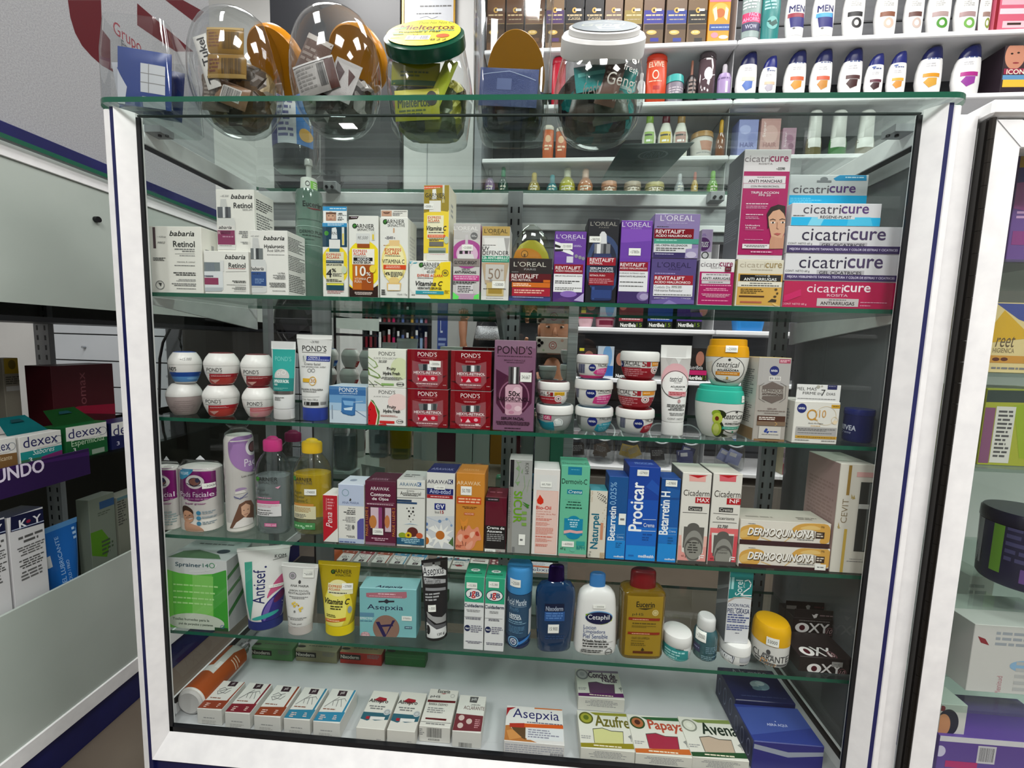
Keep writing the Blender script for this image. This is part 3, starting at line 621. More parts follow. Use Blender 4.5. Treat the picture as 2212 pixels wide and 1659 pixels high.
def lor(lab, xl, xr, yt, art, c, **kw): return carton('carton', lab, 'box', 'C', xl, xr, yt, kw.pop('z', z), c, art, **kw)
# clear dome pack behind
vessel('dome_pack', 'clear domed pack with yellow and green round insert, behind the dark low carton', 'pack', 'C', 165, 605, 470, z,
    [('insert', M('b5ac22'), [(0, .62, .1), (.5, .88, .1), (.66, .72, .1), (.76, .5, .1), (.81, .2, .1)], dict(art='E 330 790 160 110 d98a1c;E 322 735 34 30 e6a040;O 322 735 34 34 6b4a10 6;R 312 735 332 765 6b4a10', n=2.2)),
     ('shell', M('f2f4f2', 'c'), [(0, .95, .4), (.5, 1, .42), (.7, .9, .38), (.85, .68, .3), (.95, .4, .2), (1, .15, .08)], {})], Y=.094, dr=.4)
lor('low dark carton with red and orange bands, in front of the clear dome pack', 168, 582, 787, 'T L\'OREAL 218 822 528 868 c9c5b8;T PARIS 318 884 430 902 aaa;T NUEVO 200 912 262 922 aaa;R 168 935 582 1012 5c1018;T REVITALIFT 198 940 452 978 e6dcd8 b;T PRO-RETINOL 198 984 384 1004 e6dcd8 b;R 200 1020 565 1066 cf6a1c;G 212 1026 440 1058 2 f7dcc0;R 500 995 565 1020 cf6a1c;R 200 1070 565 1150 a51c33;G 222 1085 540 1128 2 eba;R 168 1150 582 1200 2c3560;G 208 1155 500 1166 1 b9c0e0;P 3a4580 168 1165 330 1180 582 1165 582 1200 168 1200', '2c2626', d=.06, side='G 20 20 80 60 4 555')
lor('purple eye serum carton with ball applicator picture and tilted sticker', 597, 905, 530, 'T L\'OREAL 626 560 902 600 d9cfe6;T PARIS 715 604 812 620 b9a6d4;P efefef 610 625 675 645 790 735 785 760 690 725 610 700;P 222 610 650 668 672 662 690 610 680;P 222 612 700 690 700 688 718 612 722;E 815 768 16 18 c9c9d4m;E 850 780 16 18 c9c9d4m;E 882 790 16 18 c9c9d4m;S 672 645 780 702 /21000;G 790 660 888 682 2 c9b6e6;R 722 770 785 830 d8d4e2;R 597 845 880 935 8c1226;T REVITALIFT 618 865 855 895 f0e6e6 b;T ACIDO_HIALURONICO 618 902 870 918 f0e6e6 b;R 597 938 872 1110 e9e8ea;T SERUM_RELLENADOR_OJOS 614 952 868 966 222 b;G 612 1000 868 1034 2 333;G 612 1064 865 1096 2 777;P 4a2a72 590 1115 895 1115 895 1205 590 1205;E 740 1130 80 30 8a68b8;P b9a8d4 790 1190 890 1120 890 1205', '6a3d9c', side='G 20 20 80 60 4 97c')
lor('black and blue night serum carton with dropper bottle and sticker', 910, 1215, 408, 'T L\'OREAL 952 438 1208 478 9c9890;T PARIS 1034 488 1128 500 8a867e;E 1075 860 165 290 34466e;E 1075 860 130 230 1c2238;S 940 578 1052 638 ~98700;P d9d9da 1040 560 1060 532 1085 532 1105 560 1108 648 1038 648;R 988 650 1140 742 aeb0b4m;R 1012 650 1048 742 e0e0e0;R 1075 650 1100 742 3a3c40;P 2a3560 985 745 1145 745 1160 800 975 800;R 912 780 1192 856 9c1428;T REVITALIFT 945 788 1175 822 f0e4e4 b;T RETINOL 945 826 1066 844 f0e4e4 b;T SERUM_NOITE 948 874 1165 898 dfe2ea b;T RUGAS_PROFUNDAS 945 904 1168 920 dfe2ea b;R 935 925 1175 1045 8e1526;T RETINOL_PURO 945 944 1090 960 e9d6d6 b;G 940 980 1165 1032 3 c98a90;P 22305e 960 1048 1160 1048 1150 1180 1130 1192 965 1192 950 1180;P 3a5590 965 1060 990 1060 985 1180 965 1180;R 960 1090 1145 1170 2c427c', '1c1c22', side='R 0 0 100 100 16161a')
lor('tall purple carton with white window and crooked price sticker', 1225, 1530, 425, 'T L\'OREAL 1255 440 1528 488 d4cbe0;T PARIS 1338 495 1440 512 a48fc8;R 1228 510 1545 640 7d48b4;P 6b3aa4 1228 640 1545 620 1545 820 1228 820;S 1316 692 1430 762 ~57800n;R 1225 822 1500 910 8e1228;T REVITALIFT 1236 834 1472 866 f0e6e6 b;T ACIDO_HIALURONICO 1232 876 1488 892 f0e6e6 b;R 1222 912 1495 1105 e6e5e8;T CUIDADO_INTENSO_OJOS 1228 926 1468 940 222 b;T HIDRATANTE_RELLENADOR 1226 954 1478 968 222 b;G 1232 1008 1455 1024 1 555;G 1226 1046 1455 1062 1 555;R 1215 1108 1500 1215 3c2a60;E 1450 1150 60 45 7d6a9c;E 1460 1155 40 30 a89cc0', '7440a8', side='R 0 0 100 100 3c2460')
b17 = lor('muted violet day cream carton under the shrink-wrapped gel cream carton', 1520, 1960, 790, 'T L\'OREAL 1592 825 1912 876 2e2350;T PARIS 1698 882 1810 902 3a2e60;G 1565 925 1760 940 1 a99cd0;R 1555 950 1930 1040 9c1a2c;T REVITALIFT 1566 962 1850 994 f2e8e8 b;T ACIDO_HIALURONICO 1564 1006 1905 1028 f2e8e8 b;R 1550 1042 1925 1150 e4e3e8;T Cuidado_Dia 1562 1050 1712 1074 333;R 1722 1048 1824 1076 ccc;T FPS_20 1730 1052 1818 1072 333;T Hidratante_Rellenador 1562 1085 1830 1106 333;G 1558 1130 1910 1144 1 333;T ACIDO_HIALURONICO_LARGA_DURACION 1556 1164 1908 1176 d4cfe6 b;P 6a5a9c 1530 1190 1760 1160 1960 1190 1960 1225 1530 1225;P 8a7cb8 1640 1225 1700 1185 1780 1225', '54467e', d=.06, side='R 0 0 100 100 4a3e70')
lor('pale violet gel cream carton in crumpled shrink wrap, stacked on the violet carton', 1552, 1995, 362, 'T L\'OREAL 1620 375 1945 432 d9d4e2;G 1680 445 1880 462 1 a99cc4;G 1585 480 1700 492 1 333;R 1560 505 1938 600 7d1420;T REVITALIFT 1576 516 1852 550 f0e4e4 b;T ACIDO_HIALURONICO 1576 562 1915 584 f0e4e4 b;R 1558 602 1985 650 4f9c88;G 1580 606 1780 626 1 9cd4c4;R 1556 650 1918 732 d9d8dc;T GEL-CREMA_RELLENADOR 1572 656 1878 674 222 b;G 1575 684 1850 722 2 555;R 1540 734 1985 788 3e3464;G 1566 742 1745 754 1 c9c4e0;P 9c90b8 1860 700 1990 690 1985 788 1850 788;E 1910 755 50 30 c4bcd4', '8d7cac', z=ZT(b17), d=.055, rough=.12, side='R 0 0 100 100 9c8fb8')
def cic(lab, xl, xr, yt, art, c='e2e0e0', **kw): return carton('carton', lab, 'box', 'D', xl, xr, yt, kw.pop('z', z), c, art, **kw)
cic('lilac and white slim pack standing behind the violet cartons', 125, 235, 830, 'R 120 830 240 1095 b49cc4;G 130 870 200 895 2 8a6ab0;E 165 968 62 62 5a2a6a;T muss 130 945 212 995 eee i;R 120 1040 240 1110 e2e0e2;O 180 1070 34 34 444 10', 'c9b8d4', Y=.13, d=.03)
b20 = cic('small magenta and white wrinkle cream carton with tiny maroon sticker', 118, 447, 1103, 'T cicatri 142 1132 315 1175 6d6468;T cure 316 1136 436 1172 8e2058 b;T ROSITA 234 1180 330 1192 7d7478;S 362 1172 420 1220 . 6a1a30;R 106 1222 436 1524 a8145e;R 148 1235 412 1300 d9d4d8;G 190 1242 400 1258 1 777;T ANTI_ARRUGAS 156 1272 410 1294 222 b;R 148 1304 410 1332 c9c4c8;G 212 1312 345 1324 1 555;G 135 1340 420 1355 1 e9b;G 145 1370 410 1400 2 e9b c;G 145 1422 410 1460 3 dab c;G 145 1480 390 1494 1 e9b c', side='R 0 0 100 100 b9b4b8')
b21 = cic('gold and white wrinkle cream carton with black band, under the tall magenta carton', 464, 895, 1110, 'T cicatri 502 1135 735 1182 b0a490;T cure 736 1142 886 1186 a08a5c b;G 600 1196 800 1212 1 b9b09c;R 476 1240 890 1530 d0a24c;R 500 1250 878 1310 1c1a18;G 640 1254 742 1264 1 bbb;O 765 1262 10 10 eee 4;T ANTI_ARRUGAS 536 1278 836 1304 f0f0ee b;R 480 1312 885 1362 e2ddd0;G 590 1322 795 1336 1 333;G 510 1342 860 1358 1 333;G 505 1375 715 1425 3 5a4418;R 490 1440 722 1455 5a3a20;R 500 1492 698 1508 b06048;P 3a2c14 752 1500 790 1470 835 1478 830 1502;E 830 1385 14 10 4a3818;E 842 1420 10 10 4a3818;E 820 1450 14 10 4a3818;P e4c27a 780 1500 860 1535 820 1535', 'd9d2c0', d=.055, side='R 0 0 100 100 b9a878')
cic('tall magenta and white spot cream carton with a woman\'s portrait, stacked on the gold carton', 505, 938, 95, 'T cicatri 548 155 778 212 7d7478;T cure 780 160 946 208 9c1858 b;T ROSITA 676 222 802 236 6d6468;T ~33390 836 262 914 286 444 b;R 508 300 938 1068 a8105c;R 534 342 920 408 dcd6da;G 660 348 815 362 1 777;T ANTI_MANCHAS 578 376 888 402 3a2030 b;R 530 412 918 456 d4ced2;T CON_PH_RESORCINOL 600 430 862 446 444 b;T TRIPLE_ACCION 600 486 856 506 f0dfe8 b;T FPS_20 672 512 780 528 f0dfe8 b;G 555 590 758 608 1 eacbd9;G 555 614 750 645 2 d48fb0;G 552 690 712 706 1 eacbd9;G 550 714 725 742 2 d48fb0;T Unificadora 548 790 682 804 f0dfe8 b;T de_la_piel 548 812 645 828 f0dfe8 b;G 545 834 715 842 1 d48fb0;G 540 922 708 934 1 d48fb0;P 2a1c18 752 760 745 690 780 630 850 605 915 620 915 760 880 700 800 690 775 800 752 830;P d2a184 764 800 758 720 800 668 860 650 900 690 915 730 912 860 880 920 830 940 785 900;P c48f74 770 940 785 895 880 915 915 880 912 1010 768 1012;L 3a241c 8 775 748 800 740 822 748;L 3a241c 8 862 746 885 738 910 744;E 800 772 22 8 f0e8e2;E 800 772 9 9 2c1c14;E 890 770 20 8 f0e8e2;E 890 770 9 9 2c1c14;L a8745c 7 840 770 836 825 850 832;P b0524e 805 875 835 866 875 872 845 892;R 518 968 765 1010 e6e0e2;G 535 976 745 1000 2 333 c;G 595 1032 790 1052 1 e9b8d0', z=ZT(b21), Y=.032, d=.05, side='R 0 0 100 100 6a6c70;G 10 22 90 50 14 888c90;G 10 60 90 80 9 888c90', c='d9d4d6')
def pile(lab, xl, xr, yt, zz, art, c='dad8dc', **kw): return cic(lab, xl, xr, yt, art, c, z=zz, d=kw.pop('d', .045), side='R 0 0 100 100 c9c4cc', **kw)
q = pile('long crimson carton lying at the bottom of the right-hand pile', 896, 1950, 1315, z, 'T cicatri 1118 1338 1452 1412 f0dce4;T cure 1456 1350 1700 1408 f4e6ec b;T ROSITA 1300 1428 1490 1450 eac4d2 b;T CONT_NETO_60_g 890 1508 1110 1530 eac4d2;R 1205 1468 1588 1540 c4bcbc;G 1315 1474 1475 1490 1 666;T ANTIARRUGAS 1238 1498 1550 1528 2a1a20 b;G 1605 1500 1850 1514 1 e0a0b8;G 1600 1528 1700 1542 1 e0a0b8;P c81860 880 1440 1060 1380 1060 1440 900 1500', 'b8154e')
GEL = 'T cicatri %g %g %g %g 2c2440;T cure %g %g %g %g 4a3a60 b;T CONT._NETO_60_g %g %g %g %g 555;R %g %g %g %g b6b2b8;T GEL_CICATRICES %g %g %g %g 1c1824 b;R %g %g %g %g 3c2c5e;T MEJORA_VISIBLEMENTE_TAMANO,_TEXTURA_Y_COLOR_DE_ESTRIAS_Y_CICATRICES %g %g %g %g d0c8e0 b'
q = pile('long white scar gel carton with violet stripe, second from the bottom of the pile', 908, 1965, 1060, ZT(q), GEL % (1046, 1082, 1480, 1190, 1492, 1102, 1812, 1188, 918, 1204, 1140, 1228, 1205, 1208, 1640, 1262, 1228, 1218, 1615, 1248, 890, 1248, 2000, 1305, 932, 1264, 1920, 1290))
q25 = pile('long white scar gel carton with violet stripe, third from the bottom of the pile', 930, 1995, 805, ZT(q), GEL % (1072, 826, 1508, 936, 1518, 850, 1840, 930, 942, 952, 1165, 974, 1230, 952, 1668, 1004, 1252, 964, 1645, 994, 900, 984, 2010, 1052, 955, 1008, 1950, 1034))
pile('short white and bright cyan carton lying on top of the pile', 970, 1803, 592, ZT(q25), 'T cicatri 1085 608 1430 688 4a4250;T cure 1436 622 1685 686 5a3a78 b;R 960 722 1810 800 18b4e8;P 7dd4f0 1160 722 1280 722 1240 800 1120 800;P 4ac4ec 1500 722 1700 722 1720 800 1480 800;R 1216 700 1556 738 d9d8da;T REGENE-PLAST 1238 708 1525 732 1c1c28 b;G 990 698 1096 712 1 666', d=.04)
cic('white and cyan hanging carton with slotted tab, standing behind the short cyan carton', 940, 1665, 330, 'P 2a8fc0 1360 365 1420 325 1665 328 1665 385 1380 385;G 1470 345 1640 365 1 bfe0f0;E 1275 372 36 22 7d8084;R 1208 382 1342 402 7d8084;T cicatri 990 430 1318 500 5a545c;T cure 1324 436 1562 494 5a3a78 b;R 940 520 1665 612 14a8dc;G 960 540 1250 590 3 6accf0', 'c9cbcd', z=ZT(q25), Y=.075, d=.03)

# ------------------------------------------------------------------ second shelf
z = SZ[1] + .0003
JW = M('e4e1de', 'p', .3)
def ponds(lab, xl, xr, yt, zz, art, topc, **kw):
    r = vessel('cream_jar', lab, 'jar', 'E', xl, xr, yt, zz, [
        ('body', kw.pop('bm', JW), [(0, .56), (.02, .62), (.15, .76), (.35, .91), (.5, .965), (.612, .985)], dict(art=art)),
        ('lid', JW, [(.617, .99), (.66, 1), (.74, .975), (.86, .87), (.95, .75), (1, .67)], dict(art=kw.pop('la', ''))),
        ('lid_insert', M(topc), [(.992, .67), (1.012, .63), (1.028, .45)], {})], group='round cream jars stacked in pairs', **kw)
    r['_top'] += (r['_top'] - zz) * .03
    return r
j = ponds('frosted pinkish cream jar with white lid, lower jar, left end of second shelf', 186, 608, 942, z, 'G 250 1130 540 1260 6 a08f8e c', 'e0dddb', bm=M('a89896', 'p', .5))
ponds('white cream jar with blue band and blue lid top, stacked at the far left', 212, 598, 605, ZT(j), 'T ND\'S 235 765 305 805 444 b;L 555 3 235 815 300 818;R 200 828 620 876 1d4a9c;R 200 876 620 935 5a93cf;E 480 900 60 12 7fb0e0', '23478e', la='T ~15.000 345 668 470 698 777 i')
RED = lambda y0, c1='a51525', c2='b8303a', x=600: 'T POND\'S %d %d %d %d 333;L 555 3 %d %d %d %d;R %d %d %d %d %s;R %d %d %d %d %s;G %d %d %d %d 2 e9b8b8;P d9a8a0 %d %d %d %d %d %d' % (
    x + 40, y0 - 70, x + 200, y0 - 28, x + 40, y0 - 16, x + 200, y0 - 12, x + 70, y0, x + 420, y0 + 42, c1, x + 70, y0 + 42, x + 420, y0 + 150, c2, x + 85, y0 + 12, x + 300, y0 + 30, x + 80, y0 + 60, x + 180, y0 + 60, x + 130, y0 + 100)
j = ponds('white cream jar with bright red band, lower jar of the second pair', 584, 1008, 955, z, RED(1188, 'b01c2a', 'c04038', 590), '6e1a22')
ponds('white cream jar with bright red band, upper jar of the second pair', 598, 1010, 616, ZT(j), RED(846, 'a81a28', 'b83c36', 600), '6a1820')
j = ponds('white cream jar with pale pink band, lower jar of the third pair', 1016, 1395, 980, z, RED(1215, 'd86a74', 'de98a0', 1040), '8e2834', Y=.04)
ponds('white cream jar with dark red band, upper jar of the third pair', 1000, 1385, 632, ZT(j), RED(870, '98121c', '8a0e1a', 1000), '5c141a', Y=.04)
tube('squeeze_tube', 'slim teal squeeze tube with white cap and crimp, beside the jar pairs', 'tube', 'E', (1338, 1602), 490, (1374, 1586), 1225, z, 'd2d0d0', 'dddddd',
    'R 1330 574 1620 890 2aa69e;T POND\'S 1358 655 1535 705 7fcfc8;E 1444 870 80 80 c9c6c4;O 1410 840 20 20 e9e7e4 5;O 1465 830 24 24 e9e7e4 5;R 1330 890 1620 1030 17807c;T LIMPIADOR_FACIAL 1362 905 1525 940 e9f2f0 b;T PURO 1370 948 1410 968 e9f2f0 b;G 1368 990 1520 1015 2 7fc0ba;R 1330 1030 1620 1062 8d8583m;G 1385 1090 1490 1130 3 777', crimp=.10, Y=.032)
tube('squeeze_tube', 'big white squeeze tube with royal blue cap and sun factor 30 mark', 'tube', 'E', (1614, 2000), 418, (1690, 1945), 1215, z, '17389c', 'dedddb',
    'T ~24.900 1735 482 1832 508 777 i;T POND\'S 1650 535 1915 598 222;L 333 4 1650 606 1912 614;P 1c2f86 1705 648 1975 655 1968 712 1705 700;E 1680 672 26 40 c9ccc9;L 444 6 1668 650 1680 700;T CREMA_S 1728 655 1852 680 dde;G 1722 686 1945 700 1 c9cfee;T Crema_facial 1684 722 1860 748 333;T con_proteccion_solar 1655 755 1918 780 333;O 1748 805 20 20 555 4;O 1790 805 20 20 555 4;R 1678 890 1755 930 d9a81c;O 1792 918 40 48 d9a81c 6;T 30 1770 895 1825 935 c98a1a;T EMULSION_ULTRALIGERA 1660 1000 1898 1018 222 b;G 1685 1025 1840 1038 1 666;L 888 3 1672 1085 1870 1086;T Cont._Neto_100_g 1685 1105 1855 1130 555;R 1710 1142 1865 1176 1a1a1a;R 1728 1142 1736 1176 ddd;R 1780 1142 1786 1176 ddd;R 1880 1146 1935 1174 888', crimp=.05, Y=.034)
carton('carton', 'low blue-gradient carton with water splash picture, beside the blue-capped tube', 'box', 'F', -152, 258, 978, z, 'c9d6e2', tc='b9c6d2', side='R 0 0 100 100 c9d4de',
    art='R -152 978 258 1015 4f7fb2;R -152 1015 258 1075 3a6ca6;R -152 1075 258 1160 6c9cca;R -152 1160 258 1240 a6c4de;T POND\'S -40 992 160 1040 e9eef4;G -35 1048 158 1064 1 bcd0e6;G 0 1075 120 1082 1 b0c8e0;P 3d74ae -10 1100 140 1110 135 1290 100 1300 0 1275 -15 1250;P 7fb0dc 0 1130 120 1140 110 1190 20 1180;P c9e0f2 10 1215 110 1200 100 1240 20 1235;L 2c5a92 5 140 1240 250 1310;L 2c5a92 5 -20 1250 60 1290 125 1290 135 1170;L dfeef8 4 120 1150 220 1140;R -118 1180 -108 1330 8a98a8', Y=.032)
MEL = 'T POND\'S 390 %d 570 %d 444;T JUICE_COLLECTION 335 %d 622 %d 777;'
q = carton('carton', 'white carton with red watermelon slice picture, under the aloe carton', 'box', 'F', 268, 688, 995, z, 'e6e3df', d=.05, art=MEL % (1022, 1062, 1086, 1102) + 'E 600 1150 110 90 eccfcb;P e6e2c8 268 1180 310 1125 360 1180 395 1280 385 1400 268 1400;P 4f7c3a 300 1122 330 1130 400 1250 400 1320 385 1400 370 1400 385 1290 350 1180;P c9161e 268 1200 305 1135 350 1190 375 1290 355 1400 268 1400;E 300 1230 4 8 300;E 285 1290 4 8 300;E 290 1350 4 8 300;T Fruity 485 1185 578 1228 222 b;T Hydra_Fresh 442 1230 622 1276 222 b;G 412 1290 650 1312 2 b06a60;R 400 1352 562 1380 cc2a2a;O 620 1360 38 22 444 5;G 600 1352 660 1368 1 555;P c9262a 400 1385 470 1380 480 1400 380 1400')
carton('carton', 'white and pale green carton with aloe slices picture, above the watermelon carton', 'box', 'F', 270, 690, 572, ZT(q), 'e4e4da', d=.05, art=MEL % (602, 645, 665, 690) + 'T 50.500 388 694 478 722 444 bi;E 620 790 100 120 d5dcb4;P 8fa56a 272 650 360 710 385 760 345 785 272 720;P dfe4d8 276 665 350 715 370 760 335 770 276 712;P 7d9658 272 765 400 850 415 880 380 895 275 850;P e2e6da 276 785 380 845 398 880 300 850;L 5a6e3a 8 275 905 330 960 340 980;L 7a8e5a 8 345 920 440 975;T Fruity 482 770 576 812 222 b;T Hydra_Fresh 440 820 620 866 222 b;G 415 875 650 912 3 666 c;R 420 945 555 968 8ab068;G 285 950 380 965 1 555;O 625 955 42 24 444 5;G 590 946 665 966 1 555')
HEX = lambda x, y, st='': ('R %d %d %d %d 7a0c16;P 420a10 %d %d %d %d %d %d;T POND\'S %d %d %d %d ecdcdc;G %d %d %d %d 1 b05a60;G %d %d %d %d 2 c98a8c c;P 8e4a50 %d %d %d %d %d %d %d %d %d %d %d %d %d %d %d %d;' % (
    x, y, x + 450, y + 425, x, y + 330, x + 450, y + 280, x + 225, y + 425, x + 120, y + 28, x + 328, y + 76, x + 122, y + 84, x + 325, y + 94, x + 150, y + 108, x + 290, y + 130,
    x + 60, y + 118, x + 180, y + 150, x + 270, y + 150, x + 392, y + 118, x + 392, y + 340, x + 330, y + 410, x + 130, y + 410, x + 60, y + 340)
    + 'P c9cdd0m %d %d %d %d %d %d %d %d;R %d %d %d %d 2e3234;R %d %d %d %d e6e9ea;R %d %d %d %d 3c4042;' % (x + 125, y + 158, x + 335, y + 158, x + 322, y + 228, x + 138, y + 228, x + 178, y + 160, x + 218, y + 228, x + 228, y + 160, x + 262, y + 228, x + 285, y + 160, x + 318, y + 228)
    + 'P 9c1028 %d %d %d %d %d %d %d %d;R %d %d %d %d b8142e;T HEXYL-RETINOL %d %d %d %d f2e6e6 b;G %d %d %d %d 1 d9a0a4;P f0c9d0 %d %d %d %d %d %d;P f0c9d0 %d %d %d %d %d %d;E %d %d 22 18 e8a8b4;G %d %d %d %d 1 e9d0d0 c;G %d %d %d %d 1 c98a8c c;G %d %d %d %d 1 caa' % (
    x + 120, y + 290, x + 335, y + 290, x + 320, y + 345, x + 138, y + 345, x + 120, y + 278, x + 335, y + 345, x + 78, y + 238, x + 378, y + 266, x + 100, y + 272, x + 360, y + 282, x + 120, y + 300, x + 136, y + 315, x + 125, y + 340, x + 170, y + 340, x + 200, y + 300, x + 228, y + 340, x + 285, y + 315,
    x + 105, y + 364, x + 335, y + 382, x + 170, y + 388, x + 275, y + 400, x + 395, y + 382, x + 432, y + 396) + st)
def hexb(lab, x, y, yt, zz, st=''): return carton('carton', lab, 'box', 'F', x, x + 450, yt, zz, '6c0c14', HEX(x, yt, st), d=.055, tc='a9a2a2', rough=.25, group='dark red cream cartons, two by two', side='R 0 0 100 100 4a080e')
q = hexb('dark red cream carton, bottom left of the two-by-two block', 697, 1012, 1008, z)
hexb('dark red cream carton with white price sticker, top left of the two-by-two block', 694, 578, 578, ZT(q), ';S 942 702 1065 770 ~50000n')
q = hexb('dark red cream carton, bottom right of the two-by-two block', 1161, 1027, 1028, z, ';R 1440 1384 1478 1404 e6c8c8')
hexb('dark red cream carton, top right of the two-by-two block', 1167, 596, 592, ZT(q))
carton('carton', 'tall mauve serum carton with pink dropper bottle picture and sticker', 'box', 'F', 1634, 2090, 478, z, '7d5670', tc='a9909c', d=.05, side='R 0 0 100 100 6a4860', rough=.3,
    art='R 1640 478 2100 560 8a6a80;T POND\'S 1680 540 2056 628 2a1c24;G 1680 645 2055 662 1 4a3040;T BRIGHT_MIRACLE 1752 688 1982 706 3a2430;G 1780 714 1965 728 1 4a3040 c;P 4a2038 1665 790 1860 900 2065 800 2050 1160 1960 1260 1740 1270 1665 1160;O 1860 1090 165 180 8a5a74 14;R 1800 765 1918 950 9a9aa0m;R 1822 770 1840 950 2c2c30;R 1856 770 1880 950 e2e2e4;R 1890 770 1904 950 2c2c30;P c9a0b0 1790 958 1920 958 1950 985 1945 1270 1920 1290 1780 1290 1762 1270 1765 985;E 1890 1020 40 36 dcbcc8;E 1800 1200 34 30 b98098;E 1900 1220 36 30 e0c2cc;E 1830 1260 30 18 b98098;T 50x 1800 1030 1925 1085 222 b;T NIASORCINOL 1680 1095 2025 1138 2a1a24 b;G 1700 1142 2000 1150 1 4a3040 c;T SERUM_FACIAL 1720 1312 1970 1342 2a1a24 b;G 1665 1356 2030 1400 3 3a2430 c;G 1755 1424 1930 1440 1 3a2430 c;S 1928 828 2050 930 34.667')
# squat facial cream jars
def nivea(lab, xl, xr, yt, yl, zz, body, art, ins, lidart=''):
    return vessel('cream_jar', lab, 'jar', 'G', xl, xr, yt, zz, [
        ('body', M(body, 'p', .3), [(0, .60), (.03, .66), (.12, .76), (.3, .87), (.5, .935), (.655, .955)], dict(art=art)),
        ('lid', M('e6e5e2', 'p', .3), [(.66, .99), (.68, 1), (.92, .99), (.97, .965), (1, .90)], {}),
        ('lid_insert', M(ins), [(.999, .86), (1.003, .85)], {})], group='squat facial cream jars in three stacks', Y=.032)
BAR = 'B %d %d %d %d 35406e;'
SW = lambda x, y, c='c9888c': 'E %d %d 42 40 f0e4e2;O %d %d 30 30 %s 7;E %d %d 9 9 333;' % (x, y, x, y, c, x, y)
NIV = lambda x, y, r: 'E %d %d %d %d 16246e;T NIVEA %d %d %d %d f2f2f4 b;' % (x, y, r, r, x - r * .68, y - r * .2, x + r * .68, y + r * .22)
j = nivea('squat grey translucent gel jar with teal band, bottom jar of the first stack', 132, 548, 1148, 1260, z, 'a3a5a4',
    'P 1d8a9c 130 1340 250 1370 330 1360 340 1470 130 1470;T CIAL 130 1278 212 1312 444;R 226 1290 308 1342 b8285e;T GEL 236 1298 300 1332 eee;G 140 1325 220 1334 1 555;E 380 1365 50 42 e2e6e6;O 380 1365 40 34 a9b0b0 6;E 360 1340 18 14 f2f4f4;P dfe4e4 330 1390 430 1380 420 1405 340 1410', '5a6a70')
nivea('small white facial jar with red band and maroon lid, upper jar of the first stack', 150, 508, 912, 1035, ZT(j), 'dcdad6',
    'T CIAL 148 1038 248 1072 444;T 5 258 1036 290 1080 8e1a1c;R 294 1042 326 1082 8e1a1c;R 340 1040 448 1078 d9a818;G 348 1052 440 1066 1 8a6a10;G 150 1072 250 1080 1 555;R 130 1088 360 1170 a81c30;P a81c30 360 1088 350 1170 420 1170;G 200 1106 340 1126 1 e0a0a8;' + SW(382, 1112) + 'B 470 1045 492 1110 444', '4a1c24')
j = nivea('squat grey translucent jar with teal corner, bottom jar of the second stack', 555, 980, 1172, 1278, z, 'a9abaa',
    'B 585 1285 630 1410 444;' + NIV(752, 1355, 52) + 'T FACIAL 832 1300 965 1345 6a6e70;P 1f93a8 770 1450 800 1390 870 1375 990 1370 990 1480 800 1480;T GEL_FRESCO 822 1385 930 1404 bfe4e8;G 815 1415 930 1470 3 8cc8d0', '3a5a70')
j = nivea('squat white jar with pink corner, middle jar of the second stack', 552, 977, 884, 985, ZT(j), 'dddbd7',
    'B 570 992 610 1110 35406e;' + NIV(738, 1050, 54) + 'T FACIAL 812 1000 955 1042 444;G 815 1048 960 1058 1 555;P d03a84 752 1160 775 1095 830 1078 990 1070 990 1190 790 1170;G 800 1085 940 1130 2 f0a8cc;G 800 1140 930 1156 1 f0a8cc', '1d4a70')
nivea('smaller white jar with pink corner and pink base, top jar of the second stack', 572, 928, 632, 722, ZT(j), 'dddbd7',
    'B 602 735 672 838 2c3870;' + NIV(752, 774, 38) + 'T FACIAL 816 735 915 768 444;P d83c8c 762 830 790 800 830 785 930 780 930 870 790 850;G 800 795 900 840 3 f0a8cc;R 570 862 930 895 c8286e', 'c83a7a')
j = nivea('squat white jar with small red corner, bottom jar of the third stack', 992, 1428, 1190, 1290, z, 'dddbd7',
    'B 1055 1315 1112 1440 35406e;' + NIV(1252, 1378, 54) + 'T FACIAL 1328 1328 1420 1368 444;P a8182c 1265 1480 1300 1410 1360 1392 1440 1385 1440 1500 1290 1490;G 1315 1410 1400 1450 3 e09aa0', '6a1018')
FAC = lambda x, y: 'T FACIAL %d %d %d %d 444;G %d %d %d %d 1 444;T 5 %d %d %d %d 8e1a1c;R %d %d %d %d a01c2c;R %d %d %d %d d98a1c;G %d %d %d %d 1 f6e0b8;R %d %d %d %d 9c1626;G %d %d %d %d 4 d08a90;' % (
    x + 35, y + 8, x + 220, y + 56, x + 35, y + 66, x + 220, y + 76, x + 240, y + 10, x + 285, y + 66, x + 288, y + 14, x + 330, y + 68, x + 345, y + 16, x + 480, y + 66, x + 355, y + 34, x + 425, y + 48, x - 50, y + 82, x + 460, y + 220, x + 50, y + 92, x + 290, y + 180) + SW(x + 372, y + 112)
j = nivea('squat white jar with wide red band and orange flash, middle jar of the third stack', 1006, 1448, 890, 985, ZT(j), 'dddbd7', FAC(950, 1010), '7a1420')
nivea('squat white jar with wide red band and orange flash, top jar of the third stack', 1042, 1482, 598, 690, ZT(j), 'dddbd7', NIV(1052, 740, 48) + FAC(1052, 695), 'c9c8c4')
